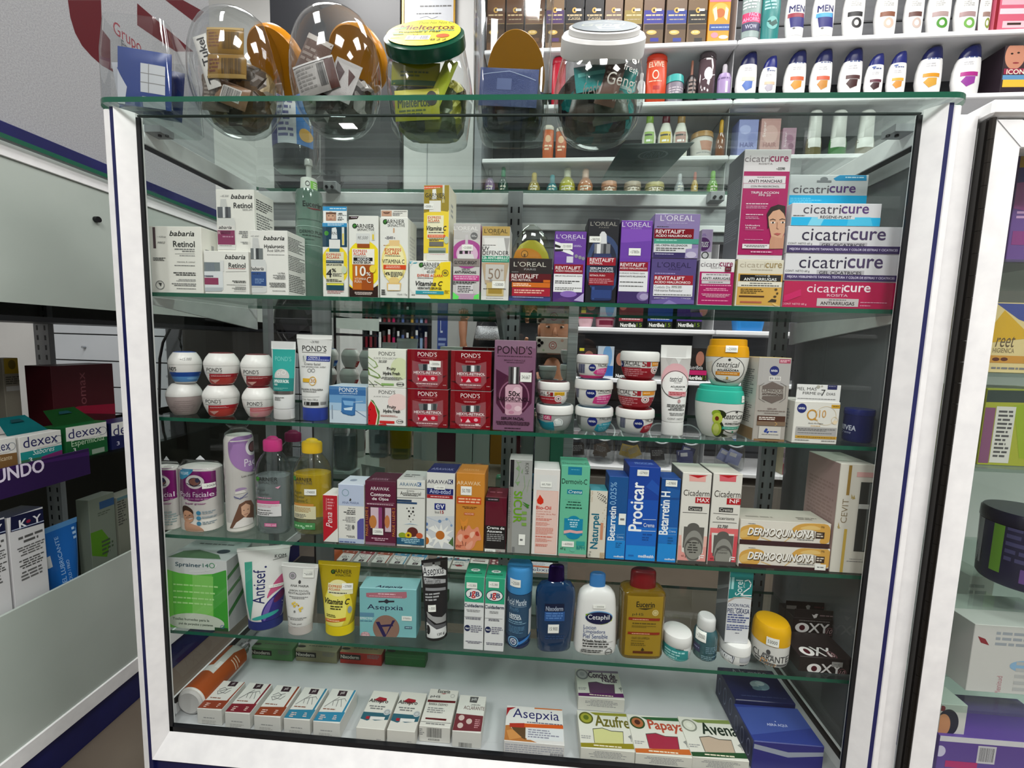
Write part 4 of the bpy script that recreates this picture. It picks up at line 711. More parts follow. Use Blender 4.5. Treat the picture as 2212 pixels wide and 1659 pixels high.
tube('squeeze_tube', 'slim white squeeze tube with clear pink top, beside the three jar stacks', 'tube', 'G', (1500, 1832), 532, (1502, 1736), 1370, z, 'e2e1df', 'e0dfdd',
    'R 1480 655 1840 880 c4c0be;E 1660 900 150 170 d9a8ae;E 1660 960 140 140 e4e2e0;O 1660 960 148 150 333 6;P bcb8b6 1560 670 1640 660 1600 760;P dededc 1660 660 1740 670 1700 740;S 1705 640 1800 678 ~38700;T teatrical 1600 870 1740 930 222 i;G 1640 938 1715 946 1 555;T ACLARADOR 1604 975 1765 992 222 b;T FACIAL 1648 1002 1738 1018 444;R 1578 1036 1775 1086 cc8a90;G 1590 1042 1760 1076 2 9c2a34;E 1690 1138 16 20 b08a8a;G 1560 1170 1760 1240 4 555 c;G 1580 1260 1750 1295 2 888 c;T CONT._NETO 1562 1318 1730 1336 444', Y=.034, crimp=.14, capart='L bbb 3 1545 1500 1655 1500')
def teat(lab, xl, xr, yt, zz, lidc, tl, art, la=''):
    return vessel('cream_jar', lab, 'jar', 'H', xl, xr, yt, zz, [
        ('body', M('dddbd6', 'p', .3), [(0, .56), (.03, .66), (.15, .82), (.35, .94), (.55, .99), (tl - .005, 1)], dict(art=art, n=2.3)),
        ('lid', M(lidc, 'p', .3), [(tl, 1.0), (tl + .12, .98), (tl + .22, .93), (tl + .235, .88), (.985, .86), (1, .80)], dict(n=2.3, art=la))], Y=.032, dr=.9)
OV = lambda x, y, w, c: 'E %d %d %d %d 2a2a2c;E %d %d %d %d e6e4df;' % (x, y, w, w * .83, x, y, w - 7, w * .83 - 7)
j = teat('big white oval cream jar with aqua lid and avocado picture', 88, 620, 922, z, '2fae98', .68, OV(515, 1325, 150, 0) + 'E 360 1240 70 46 2a3318;E 345 1400 60 95 2a3318;E 330 1230 46 34 8aa62c;E 340 1285 52 60 b9c84a;E 336 1285 20 24 6a2a14;E 330 1400 50 76 a9bc40;E 325 1400 30 60 c9d270;P 2a3318 380 1440 450 1480 380 1490;T teatrical 412 1230 610 1290 222 i;G 500 1312 545 1320 1 555;T HUMECTANTE 418 1330 580 1350 222 b;R 385 1372 620 1402 2a9c80;G 400 1380 600 1394 1 bfe4d8;E 492 1430 8 14 3a9c78;P e4e2dd 440 1485 640 1485 640 1510 440 1510;E 538 1212 12 12 333',
    'S 588 1050 650 1120 ~2')
teat('smaller white oval cream jar with golden yellow lid, stacked on the aqua-lidded jar', 204, 672, 452, ZT(j), 'e0a010', .62, OV(450, 770, 168, 0) + 'P d9d0c4 220 700 290 680 280 800 230 800;P 444 300 860 420 900 440 920 330 900;T teatrical 335 690 570 748 222 i;G 410 752 495 760 1 555;T ACLARADORA 340 768 560 790 222 b;R 322 796 570 832 d98a1c;G 340 806 550 822 1 f6dcb0;E 442 862 12 16 c9a040;G 400 880 480 890 1 555;E 468 668 14 12 333', 'S 428 520 552 590 ~25000')
carton('carton', 'tall silver-beige serum carton with hexagon emblem and hand-written price', 'box', 'H', 735, 1088, 645, z, 'a8a19a', tc='d9c080', d=.05, side='G 15 14 80 50 14 777;G 15 55 80 80 10 6a6a68;R 0 85 100 100 8a7050', sc='c9c6c0',
    art='R 740 640 1120 940 aeaaa8;R 990 664 1110 708 a8405a;G 1000 672 1100 700 2 f0d0d8;' + NIV(938, 785, 50) + 'R 880 845 1005 892 dcd8d4;T 89.300 888 854 995 880 444;L 6a6462 4 830 915 780 945 775 1080 835 1115;L 6a6462 4 1000 912 1060 945 1050 1080 990 1120;P 6a5e58 915 898 1035 955 1030 980 810 975 812 945;P 6a5e58 812 1050 1030 1050 1025 1080 910 1128 805 1080;T LUMINOUS 806 982 1030 1012 5a4840;T ANTIMANCHAS 806 1020 1030 1044 4a3830 b;T SERUM 862 1178 955 1195 5a3a3a;G 760 1202 1050 1218 1 7a6a64;G 830 1226 980 1240 1 7a6a64 c;R 755 1260 1050 1320 4a2a1c;G 770 1270 1040 1308 2 e6dcd4;R 750 1320 1050 1364 7a6450;L c9a060 5 940 1325 965 1345 940 1364;R 770 1372 1000 1500 c4bfb8;G 865 1418 972 1438 1 1d3a8c;E 850 1405 14 14 1d3a8c;E 838 1422 14 14 1d3a8c;E 862 1432 12 12 1d3a8c;G 800 1450 980 1464 1 777;R 715 1505 1070 1535 8a6a48', Y=.032)
carton('carton', 'low white carton with navy logo dot and gold letter and number, white promo flap above', 'box', 'H', 1133, 1620, 1110, z, 'dcd9d2', d=.055, sc='cfccc4', side='G 20 20 80 70 7 999', Y=.03,
    art=NIV(1228, 1180, 50) + 'R 1540 1145 1640 1182 c99a20;G 1555 1156 1620 1170 1 5a4010;O 1335 1250 54 58 c08a2c 14;P c08a2c 1350 1285 1400 1305 1380 1310 1340 1300;T 10 1410 1200 1482 1280 c9954a;O 1480 1260 110 100 d9c4a0 4;O 1570 1310 34 40 dcc49a 4;E 1575 1330 22 22 e6d2b0;T Anti-Arrugas 1292 1330 1450 1352 555;G 1320 1360 1420 1374 1 d9b070 c;R 1160 1380 1590 1480 a9a6a4;G 1180 1395 1580 1425 2 555;G 1180 1436 1540 1450 1 666;R 1155 1472 1590 1500 c99a30;G 1175 1480 1575 1494 1 5a4010;G 1150 1508 1300 1520 1 555;G 1430 1520 1575 1534 1 777',
    hdr=(932, 'e2e1df', 'T PIEL_MAS 1176 960 1388 992 222;T FIRME 1242 1008 1382 1036 222;T EN 1398 1016 1442 1040 555;T 7 1436 985 1480 1052 222;T DIAS 1492 1018 1585 1046 555;R 1505 930 1605 985 1c2058;G 1515 945 1590 958 1 99a;G 1185 1076 1590 1090 1 888;E 1405 955 20 18 a9a69a;E 1445 948 10 9 a9a69a'))
vessel('cream_tin', 'large round navy blue cream jar at the right end of the second shelf', 'jar', 'H', 1650, 2000, 1172, z, [
    ('body', M('141c54', 'p', .25), [(0, .9), (.04, .96), (.1, .97), (.82, .97)], dict(art='T NIVEA 1620 1368 1798 1420 d0d4e4 b;T Creme 1630 1428 1745 1455 a9b0d0 i;T N 2010 1390 2045 1415 b9c0d8 b')),
    ('lid', M('1a2568', 'p', .22), [(.825, .99), (.84, 1), (.96, 1), (1, .97)], {})], Y=.045)

# ------------------------------------------------------------------ third shelf
z = SZ[2] + .0003
CT = M('e2ddd6', 'p', .7); BAGC = M('f4f4f6', 'c')
def pads(lab, xl, xr, yt, art, Y=.035):
    return vessel('cotton_pads_pack', lab, 'pack', 'I', xl, xr, yt, z, [
        ('pads', CT, [(0, .86), (.015, .95), (.3, .985), (.7, .98), (.90, .97), (.915, .90)], dict(art=art, n=2.6)),
        ('bag', BAGC, [(.2, .995, .68), (.7, .998, .68), (.915, .99, .66), (.93, .98, .6), (.985, .95, .03), (1, .95, .02)], dict(n=2.4, cap0=False)),
        ('drawstring', M('d9d9dc'), [(1.001, .25, .012), (1.02, .18, .012), (1.06, .02, .012)], {})], Y=Y, dr=.66, rz=0)
PD = lambda x: ('P 7a1668 %d 608 %d 608 %d 880 %d 935 %d 965 %d 955 %d 890;E %d 752 92 74 e4dfda;E %d 750 62 44 8a5a4c;O %d 750 62 44 4a2c3c 10;E %d 735 22 26 2c2a4c;L 2c2a3c 8 %d 765 %d 800 %d 790;T Pads_Faciales %d 862 %d 915 e9d9e6;G %d 925 %d 950 1 b070a0 c;T Super_grosor 0 0 1 1 7a1668;' % (
    x, x + 420, x + 420, x + 330, x + 210, x + 110, x, x + 165, x + 165, x + 165, x + 195, x + 85, x + 160, x + 225, x + 10, x + 350, x + 50, x + 290)).replace('T Super_grosor 0 0 1 1 7a1668;', 'T Super_grosor %d 975 %d 1000 8a2a78 b;' % (x + 70, x + 275))
pads('cotton pads pack with purple header, partly hidden by the left post', 95, 345, 525, PD(-20) + 'G 180 1070 300 1230 6 9aa')
pads('cotton pads pack with teal corner flash and smiling woman\'s portrait', 378, 788, 518, PD(358) + 'C 3a86a8 350 598 555 610 360 760;T MAS_SUAVES 372 640 462 672 dfeaf0;S 602 775 728 832 ~3000n;C 3a2820 388 1010 440 1000 500 1040 520 1080 500 1120 440 1100 400 1120;C c49274 400 1080 430 1050 490 1070 520 1110 515 1170 480 1190 440 1190 410 1160;C c8967a 410 1160 470 1190 600 1240 630 1310 420 1310;L f0ece8 8 470 1150 510 1140;E 430 1110 8 4 3a2420;E 478 1108 8 4 3a2420;E 570 1085 22 22 3a7ea0;E 572 1142 22 22 3a7ea0;E 574 1200 22 22 3a7ea0;G 605 1070 700 1105 2 8a9aa4;G 605 1130 740 1155 2 8a9aa4;G 608 1185 750 1220 2 8a9aa4;G 640 1290 760 1300 1 777')
vessel('cotton_pads_pack', 'tall cotton roll in lilac-printed bag, gathered at the top', 'pack', 'I', 822, 1170, 110, z, [
    ('pads', CT, [(0, .84), (.015, .94), (.2, .97), (.52, .96), (.56, 1), (.86, .95), (.90, .84)], dict(art='C a078b0 870 270 1240 255 1240 760 1190 700 1050 660 950 600 890 520 870 420;E 1130 410 72 92 e2dce0;E 1135 410 46 60 7a4a50;O 1135 410 46 60 2c2430 9;T Pads 1045 528 1210 610 e6dce8;T Los_mejores 1015 700 1210 730 444;E 1010 850 64 26 b99cc4;P dcd7d2 945 860 1080 850 1080 885 945 885;L 5a5a8a 9 935 910 1000 945 1080 900;T 100%_Algodon 940 925 1080 945 5a5a8a;P 6a4634 990 1000 1060 975 1120 990 1150 1060 1150 1250 890 1250 940 1120;P d2a488 1010 1030 1060 1005 1110 1040 1105 1120 1060 1160 1015 1110;P e6e0dc 960 1190 1040 1150 1140 1190 1150 1250 920 1250;E 1040 1075 8 4 4a3028;E 1085 1075 8 4 4a3028;L a05a50 6 1045 1122 1085 1120')),
    ('bag', BAGC, [(.1, .98), (.56, 1.01), (.86, .97), (.925, .85), (.955, .5), (.975, .62), (1, .78)], dict(cap0=False, cap1=False))], Y=.04, dr=.9)
def mic(lab, xl, xr, yt, liquid, cap, art, la, Y, half=None, k='I'):
    cl = M('e6eaea', 'c')
    parts = [('body', cl, [(0, .82), (.03, .95), (.08, .98), (.55, 1), (.66, .98), (.74, .86), (.80, .66), (.835, .5), (.85, .48)], dict(art=art, n=2.5)),
             ('liquid', M(liquid, 't', .3), [(.012, .8), (.04, .9), (.5, .955), (.6, .95), (.605, .9)], dict(n=2.5)),
             ('cap', M(cap, 'p', .35), [(.85, .52), (.86, .545), (.95, .545), (.965, .5), (.975, .34), (.99, .28), (1, .16)], {})]
    if half: parts.insert(2, ('oil_layer', M(half, 't', .72), [(.20, .945), (.5, .965), (.60, .96), (.64, .95), (.645, .9)], dict(n=2.5)))
    return vessel('micellar_bottle', lab, 'bottle', k, xl, xr, yt, z, parts, Y=Y, dr=.62, rz=0, group='clear flip-cap cleansing water bottles')
mic('clear cleansing water bottle with bright pink flip cap, front of the pink-capped pair', 1182, 1545, 258, 'd4dadc', 'c8387e', 'E 1195 720 24 26 3f8f2e;T GARNIER 1172 700 1412 742 222;T SKINACTIVE 1210 750 1415 774 444;T Agua 1190 820 1285 856 444;T Micelar 1195 866 1330 898 444;G 1195 915 1355 935 1 c98aa4;P d99ab0 1390 815 1440 800 1420 830;R 1190 955 1430 990 c84a84;R 1190 990 1445 1122 d9d6d8;G 1195 1000 1430 1030 2 c9a;G 1198 1050 1345 1066 1 333;G 1198 1076 1370 1112 2 555;R 1280 1198 1405 1235 d06a98;T 400_ml 1290 1206 1398 1228 e9d0dc', '', .04)
mic('yellow and clear two-phase cleansing water bottle with yellow flip cap', 1590, 1985, 280, 'dcd890', 'e8bc14', 'E 1592 715 20 26 3f8f2e;T GARNIER 1580 705 1792 746 222;T SKINACTIVE 1605 752 1795 778 444;T Agua 1590 845 1680 885 4a4a1a;T Micelar 1590 895 1715 925 4a4a1a;T Vitamina_C 1590 935 1748 970 4a4a1a;S 1714 828 1838 892 ~74000;R 1585 985 1810 1012 c98a3a;R 1582 1012 1832 1150 d9d2ae;G 1595 1025 1780 1080 4 a9803a;G 1598 1095 1730 1140 3 555;R 1575 1190 1825 1262 3f8a4a;G 1600 1210 1690 1245 1 a9d0a4;G 1725 1212 1795 1245 1 a9d0a4;O 1702 1245 12 12 dfe 4', '', .045, half='f0c60c')
mic('clear cleansing water bottle with dark pink cap, behind the front pink-capped bottle', 1420, 1740, 192, 'c9cfd0', 'a0285f', '', '', .165)
def b3(lab, k, xl, xr, yt, art, c='e2e0da', **kw): return carton('carton', lab, 'box', k, xl, xr, yt, z, c, art, **kw)
b3('short red and white carton with white script, beside the yellow bottle', 'I', 1892, 2060, 903, 'P b81828 1885 900 2065 900 2065 1260 1885 1425;T Pena 1930 1090 1998 1252 f0e2e2 vi;L e0b0b0 4 1932 935 1932 1065;G 1945 935 2020 1065 4 d98a90', d=.035, tc='d9d6d2')
b3('white and lavender serum carton with rounded violet corner', 'J', 198, 488, 738, 'R 205 740 480 970 b9c4dc;O 280 825 38 38 7a9aa8 7;P 333 330 885 345 895 340 918 320 915;T ANA_MARIA 245 922 428 948 4a5a8a;T Serum 312 988 388 1005 333;G 262 1012 388 1066 3 333 r;G 250 1085 388 1150 4 888 r;G 280 1170 340 1235 4 777 r;E 365 1200 14 26 666;G 290 1290 385 1315 2 666 r;P 5a58a0 410 1370 410 1140 440 1108 490 1105 490 1370;R 205 1325 485 1395 b4c0d8;G 215 1348 390 1372 1 4a5a8a', d=.045, tc='c9d0dc', top='E 370 690 40 12 8a94a8')
b3('plum carton with two see-through windows showing pink tubes', 'J', 490, 832, 700, 'R 495 700 835 745 5a2038;T ARAWAK 552 765 758 802 e6dce0;T Contorno 552 828 768 864 f0e8ea b;T de_Ojos 570 878 748 916 f0e8ea b;G 515 945 800 962 1 d0b0bc c;L c9a0b0 3 512 938 810 942;R 545 975 690 1290 3a1426;R 708 985 780 1260 3a1426;R 555 985 680 1210 d2b8c4;R 640 985 680 1210 8a3a70;E 580 1140 40 70 c07a3c;R 712 990 778 1250 c9b0bc;E 735 1140 28 70 c07848;T PAGUE_1_LLEVE_2 500 980 526 1290 d98a3c v;T PAGUE_1_LLEVE_2 790 990 818 1300 d98a3c v;S 578 1212 692 1280 12000n;G 565 1312 745 1350 2 d8b0c0 c;R 490 1365 832 1400 8a6478', '5c1836', d=.045, tc='4a1c30', top='T ARAWAK 560 668 760 690 9a7a8a')
b3('white carton with fruits picture and teal band at its foot', 'J', 834, 1146, 690, 'T ARAWA 868 718 1058 754 3a6a8c;R 1060 714 1102 758 1d5a92;T K 1066 720 1098 752 eee b;L 444 4 838 778 1146 790;T Crema 948 796 1028 814 444;T Antibacterial 876 815 1100 852 222;G 908 852 1070 864 1 444;L 444 4 838 876 1146 886;R 836 900 1000 920 1c3858;R 836 925 1058 945 2a4a70;E 970 1025 10 10 222;E 1018 990 9 9 222;E 950 995 7 7 222;E 990 990 5 5 222;E 1015 1030 11 11 222;E 975 1080 10 10 222;E 995 1052 7 7 222;E 1028 1068 6 6 222;E 965 1110 4 4 444;E 990 1138 5 5 555;E 1015 1115 5 5 222;P a9c0d4 910 1170 980 1155 1080 1175 980 1165;E 1010 1250 58 52 5c2420;E 900 1285 42 30 8aa028;E 965 1285 36 34 d9b81c;E 965 1285 14 14 5a3a10;E 1085 1290 36 30 c85a34;R 836 1315 1140 1388 1c5878;G 890 1322 1088 1376 3 a9d0dc c;G 1000 1392 1110 1404 1 777', 'dcdcd6', d=.05, tc='b9bab6', top='G 920 625 1100 660 2 666')
b3('white carton with daisy picture and navy band', 'J', 1154, 1468, 605, 'T ARAWA 1170 688 1398 728 1c1c40;R 1396 684 1448 732 1c2a60;T K 1404 690 1442 726 eee b;S 1245 748 1362 790 ~55.000;R 1165 780 1452 848 1c2468;T Anti-edad 1194 788 1422 836 c9d4f0;R 1165 850 1448 888 a01c24;G 1205 862 1408 880 1 f0c0c0 c;R 1248 942 1366 1010 1c2a78;T ev 1264 952 1354 1000 f0f0f4;T Filtro_solar 1252 1020 1300 1050 444;T 15 1310 1020 1348 1052 a01c24 b;P c9ccd0 1150 1080 1480 1080 1480 1450 1150 1450;L a9b8cc 6 1165 1090 1290 1140 1400 1110 1440 1180;E 1305 1135 18 18 6a88b0;E 1380 1112 14 14 7a98bc;E 1165 1165 14 18 5a7ab0;E 1432 1180 12 14 7a98bc;E 1165 1225 14 14 5a7ab0;P ecebe6 1310 1285 1180 1210 1240 1180 1265 1225 1250 1165 1300 1230 1320 1160 1340 1235 1400 1180 1370 1250 1455 1230 1385 1285 1460 1330 1380 1330 1440 1400 1350 1360 1330 1440 1290 1350 1220 1420 1260 1330 1170 1340;E 1310 1285 48 48 b86a24;P ecebe6 1150 1260 1200 1300 1230 1350 1180 1380 1250 1420 1150 1440;E 1160 1345 30 40 b86a24;P 4a6a3a 1400 1370 1450 1300 1460 1410;R 1150 1428 1455 1450 a9aaa8', 'dad9d4', d=.05, tc='1c2258', top='T ARAWAK 1215 558 1465 582 8a90b8')
b3('orange carton with lily picture and hand-written price sticker', 'J', 1474, 1790, 615, 'T ARAWAK 1492 702 1750 744 ecd0a8;S 1534 755 1652 850 50.700;R 1492 872 1755 950 c84a1c;G 1508 882 1745 944 2 f0c09a;G 1550 975 1710 1005 2 5a3010 c;R 1568 1042 1680 1070 c05a2c;T NOCHE 1578 1047 1672 1064 f0d8c0;C d98a34 1520 1080 1560 1160 1620 1080 1600 1200 1540 1200;C dc8a6c 1468 1330 1520 1210 1580 1240 1620 1160 1660 1240 1720 1180 1740 1260 1760 1350 1700 1340 1680 1420 1600 1465 1470 1465;C e8b09a 1480 1300 1560 1260 1540 1380;C eab8a0 1620 1260 1700 1240 1650 1340;C e4a088 1560 1420 1680 1320 1640 1450;C c24a2c 1560 1280 1640 1290 1580 1340;C b8402c 1690 1250 1720 1240 1740 1300 1690 1290;L 5a1c14 5 1550 1240 1540 1190;L 5a1c14 5 1570 1240 1580 1185;L 5a1c14 5 1560 1400 1550 1350;L 5a1c14 5 1580 1400 1590 1360;G 1480 1390 1560 1420 2 8a2c1c', 'c98430', d=.05, tc='b87a34', top='T ARAWAK 1560 566 1740 590 d9a868')
b3('shorter maroon and black cream carton between the orange and grey cartons', 'J', 1792, 2030, 875, 'R 1795 872 2035 1185 5c1426;R 1800 878 1952 920 2a2426;G 1830 892 1935 908 1 a9a;R 1790 1185 2035 1435 1c1a1c;T Crema_de 1818 1194 2006 1222 eee b;T Azucena 1818 1232 1980 1258 eee b;G 1815 1270 2000 1356 4 999;R 1785 1435 2030 1492 a9a6a2;S 1785 1436 1908 1476 .;T 60_g 1918 1450 1965 1470 8a3a3a', '5c1426', d=.045, tc='5a1c2a', top='G 1850 810 2000 835 1 8a4a5a')
b3('grey carton with vertical lime green lettering and leaf swirls', 'K', 83, 340, 265, 'R 110 265 150 560 3c3e46m;R 90 560 130 1290 8d8a84;T protector_dermico 84 545 118 1010 555 w;L 7a9a6a 5 180 280 215 350 200 440 160 520;L 7a9a6a 5 190 300 230 290;L 7a9a6a 5 260 440 270 560 240 620;L 8aa67a 4 320 480 300 560 290 620;P 7a9a6a 170 360 200 330 205 390;P 7a9a6a 170 510 215 500 190 550;P 7a9a6a 230 400 250 360 240 420;T KOM 272 300 312 420 6a6a66 w;T SICUR 148 608 235 948 6aa01c wb;P 3c7a24 240 720 320 760 300 780;P 3c7a24 235 740 315 785 300 795;G 235 815 295 1000 3 7aa04a;S 200 1075 270 1192 .;R 130 1210 155 1265 777', '9a9b98', d=.035, tc='a9aaa6')
b3('white carton with red drop emblem and pale pink text panel', 'K', 348, 640, 370, 'R 388 432 618 600 dcdbd9;S 438 505 560 565 60,700;R 384 602 620 1288 e6bcb0;R 392 612 610 1275 e4c4ba;P d2321c 432 645 470 700 470 735 440 755 405 740 398 705;T Bio-Oil 392 770 552 806 c82818 b;T Aceite_para_el 395 822 545 836 c86a58;T Cuidado_de_la_Piel 395 848 600 864 c86a58;T 125_ml 395 874 470 888 c86a58;G 390 902 570 930 2 d06a58;G 388 945 560 985 3 d88a7a;G 386 1000 575 1080 6 d88a7a;G 384 1092 565 1112 1 d06a58;G 384 1120 560 1160 3 d88a7a;G 384 1180 560 1210 2 d06a58', 'e0dcd8', d=.045, tc='d9d8d6', rough=.3)
b3('mint green cream carton with teal shield emblem and price sticker', 'K', 642, 962, 330, 'R 738 345 888 432 1d7a9c;G 770 368 860 382 1 5ab0c0;T Dermovit-C 672 475 945 532 1a2420;R 728 592 892 640 1a7c96;T Crema 742 598 886 632 e6f0ee i;L 6aa894 3 700 700 875 705;G 735 718 872 738 1 1f4a3c c;G 720 746 885 768 1 1f4a3c c;G 708 778 895 802 1 1f4a3c c;E 798 945 75 70 1684a8;R 694 905 895 1085 1684a8;E 792 1080 78 50 1684a8;G 735 910 860 930 1 bfe0ea c;G 755 938 840 1005 3 bfe0ea c;P dfa8a8 690 1035 760 1025 830 1040 895 1035 895 1062 830 1068 760 1055 690 1068;S 668 1150 800 1210 ~60000;T 60_g 652 1216 708 1246 333;R 825 1152 918 1200 2f9a94;T BPM 828 1206 916 1240 1d8a8c b;E 785 1245 30 18 6ab8a0;R 635 1288 950 1330 b8a098', '68b898', d=.05, tc='5aa88a', top='T Dermovit-C 680 298 950 318 2a5a4a')
b3('short cream carton with vertical teal lettering and dotted swirl', 'K', 960, 1156, 600, 'R 970 600 1170 1350 d6d0c2;T Crema_Topica 985 605 1012 725 b0906a v;T Naturpel 984 855 1090 1232 1c6a82 vb;G 1085 880 1115 1235 1 c98a6a;' + ';'.join('E %d %d %d 5 333' % (1060 + i * 20 + (j % 2) * 8, 620 + j * 22 + i * 12, 4 + i) for i in range(5) for j in range(4)) + ';' + ';'.join('E %d %d %d 4 c0a884' % (1150 - (j % 3) * 18, 780 + j * 30, 5) for j in range(9)) + ';T 20_g 960 1255 985 1315 555 v;G 1080 1270 1140 1340 6 c8a878', 'd2ccbe', d=.03, tc='3a8a96')
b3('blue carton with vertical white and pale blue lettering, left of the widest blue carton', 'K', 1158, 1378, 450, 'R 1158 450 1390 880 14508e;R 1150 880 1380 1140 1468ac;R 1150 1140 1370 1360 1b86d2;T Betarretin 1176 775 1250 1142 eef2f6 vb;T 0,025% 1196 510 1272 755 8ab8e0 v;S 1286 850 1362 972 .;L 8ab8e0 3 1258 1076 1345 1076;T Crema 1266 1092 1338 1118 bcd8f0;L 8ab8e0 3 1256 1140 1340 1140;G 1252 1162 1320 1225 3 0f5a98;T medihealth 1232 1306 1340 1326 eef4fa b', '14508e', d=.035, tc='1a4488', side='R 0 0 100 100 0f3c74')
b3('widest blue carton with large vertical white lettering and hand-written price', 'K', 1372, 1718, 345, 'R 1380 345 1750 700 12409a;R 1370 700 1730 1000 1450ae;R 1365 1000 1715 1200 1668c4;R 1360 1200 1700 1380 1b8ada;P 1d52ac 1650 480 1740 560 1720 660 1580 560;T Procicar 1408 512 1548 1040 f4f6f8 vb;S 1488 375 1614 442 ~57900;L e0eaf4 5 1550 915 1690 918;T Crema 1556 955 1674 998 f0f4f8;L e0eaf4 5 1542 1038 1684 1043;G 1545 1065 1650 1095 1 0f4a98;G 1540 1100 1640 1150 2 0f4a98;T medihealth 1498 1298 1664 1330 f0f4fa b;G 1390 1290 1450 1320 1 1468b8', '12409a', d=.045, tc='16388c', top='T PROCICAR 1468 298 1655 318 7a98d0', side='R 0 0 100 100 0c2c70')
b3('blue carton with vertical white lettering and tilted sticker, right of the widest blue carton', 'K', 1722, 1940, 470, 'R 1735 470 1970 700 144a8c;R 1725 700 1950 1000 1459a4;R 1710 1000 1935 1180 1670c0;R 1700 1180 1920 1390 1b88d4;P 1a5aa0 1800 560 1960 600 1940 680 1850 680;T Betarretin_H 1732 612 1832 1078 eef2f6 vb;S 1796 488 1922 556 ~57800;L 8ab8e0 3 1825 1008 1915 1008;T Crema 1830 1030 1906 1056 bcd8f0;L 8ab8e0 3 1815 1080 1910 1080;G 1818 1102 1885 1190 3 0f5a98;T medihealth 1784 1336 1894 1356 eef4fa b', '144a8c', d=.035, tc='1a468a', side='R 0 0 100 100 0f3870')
def cad(lab, xl, xr, yt, sub, c1, art, stk): return b3(lab, 'L', xl, xr, yt, 'P %s 215 380 375 385 370 448 215 440;P b81420 205 378 392 384 296 410;'.replace('215', str(xl + 95)).replace('375', str(xl + 255)).replace('370', str(xl + 250)).replace('205', str(xl + 85)).replace('392', str(xl + 275)).replace('296', str(xl + 178)) % c1 + art + stk, 'dedad2', d=.055, tc='d2cdc4', side='R 0 0 100 100 6a6a68')
ARCH = lambda x, y, w: 'R %d %d %d %d 5c5a56;E %d %d %d 42 5c5a56;E %d %d %d 60 5c5a56;E %d %d %d 150 8d8c86;E %d %d %d 112 5c5a56;E %d %d %d 92 8d8c84' % (
    x, y + 38, x + w, y + 240, x + w * .5, y + 42, w * .3, x + w * .5, y + 250, w * .34, x + w * .5, y + 222, w * .47, x + w * .5, y + 246, w * .45, x + w * .5, y + 254, w * .40)
cad('white and salmon carton with black lettering, red tag reading MAX', 120, 405, 360, 'MAX', 'e6a8a0', 'T Cicaderm 160 525 408 582 3a3430;R 272 595 420 652 b01420;T MAX 290 604 405 640 f4e4e4 b;R 206 682 338 722 3a3a3a;T Crema 214 688 328 716 dcd8d0;L 333 4 152 735 382 748;R 100 960 400 1220 e4b0a4;R 100 1060 400 1220 e09a92;P dedad2 140 855 360 870 340 1130 230 1150 140 1110;' + ARCH(155, 838, 195) + ';G 190 1015 300 1130 5 3a3a38 c;T 60_g 136 1140 182 1166 7a3a3a;L f4f0ee 9 350 1150 310 1145 305 1185;L f4f0ee 9 345 1168 320 1166;R 85 1198 380 1250 4a4846', '')
cad('white and coral carton with black lettering, red tag reading NF', 410, 697, 366, 'NF', 'd8606a', 'T Cicaderm 455 532 704 595 3a3430;R 572 605 715 665 b01420;T NF 600 614 690 650 f4e4e4 b;R 498 692 632 735 3a3a3a;T Crema 506 698 624 728 dcd8d0;L 333 4 445 745 676 760;T Cicatrizante 475 780 645 808 333;L 333 4 438 828 665 840;T 52.700 482 858 582 888 444 bi;R 400 890 700 1240 dc6a6c;R 395 960 700 1240 cc4a54;P dedad2 428 930 642 945 625 1120 530 1165 425 1120;' + ARCH(440, 918, 190) + ';T Protector 474 1082 586 1104 333;T cutaneo 482 1112 575 1130 333;T 60_g 412 1168 460 1190 5a1a20;L f4f0ee 9 645 1168 604 1162 598 1202;L f4f0ee 9 640 1186 615 1184;R 375 1205 690 1255 4a4846', '')
DQ = lambda y: 'C d2a04c 690 %d 790 %d 880 %d 940 %d 900 %d 870 %d 690 %d;C dcb468 700 %d 800 %d 870 %d 800 %d 690 %d;C d2a04c 1180 %d 1260 %d 1400 %d 1570 %d 1570 %d 1440 %d 1500 %d 1330 %d 1220 %d;C e0bc74 1250 %d 1400 %d 1500 %d 1330 %d;L d2b070 8 900 %d 1020 %d 1120 %d 1220 %d;T DERMOQUINONA 775 %d 1410 %d 5a4a34 io;T DERMOQUINONA 770 %d 1404 %d f4f0ea ib;R 1420 %d 1504 %d 3a2a20;G 1428 %d 1496 %d 2 dcd0c0;T 20g 1472 %d 1505 %d 5a4a30;G 780 %d 845 %d 1 777;G 1245 %d 1400 %d 1 666;R 680 %d 1580 %d 3a2024' % tuple(y + q for q in (
    60, 25, 30, 60, 110, 190, 175, 90, 60, 90, 140, 160, 80, 20, 15, 20, 210, 215, 120, 60, 110, 60, 30, 80, 80, 150, 195, 195, 120, 78, 160, 72, 154, 100, 162, 108, 152, 42, 62, 12, 22, 168, 182, 190, 235))
q = b3('long white and ochre carton with crooked sticker, lower of the stacked pair', 'L', 680, 1560, 1066, DQ(1058) + ';S 1410 1232 1515 1288 .', 'dcd6cc', d=.05)
carton('carton', 'long white and ochre carton, upper of the stacked pair', 'box', 'L', 692, 1568, 826, ZT(q), 'dcd6cc', DQ(826), d=.05, tc='b4afa4', top='G 760 770 1000 790 1 8a867c;G 1250 790 1450 815 2 6a665c')
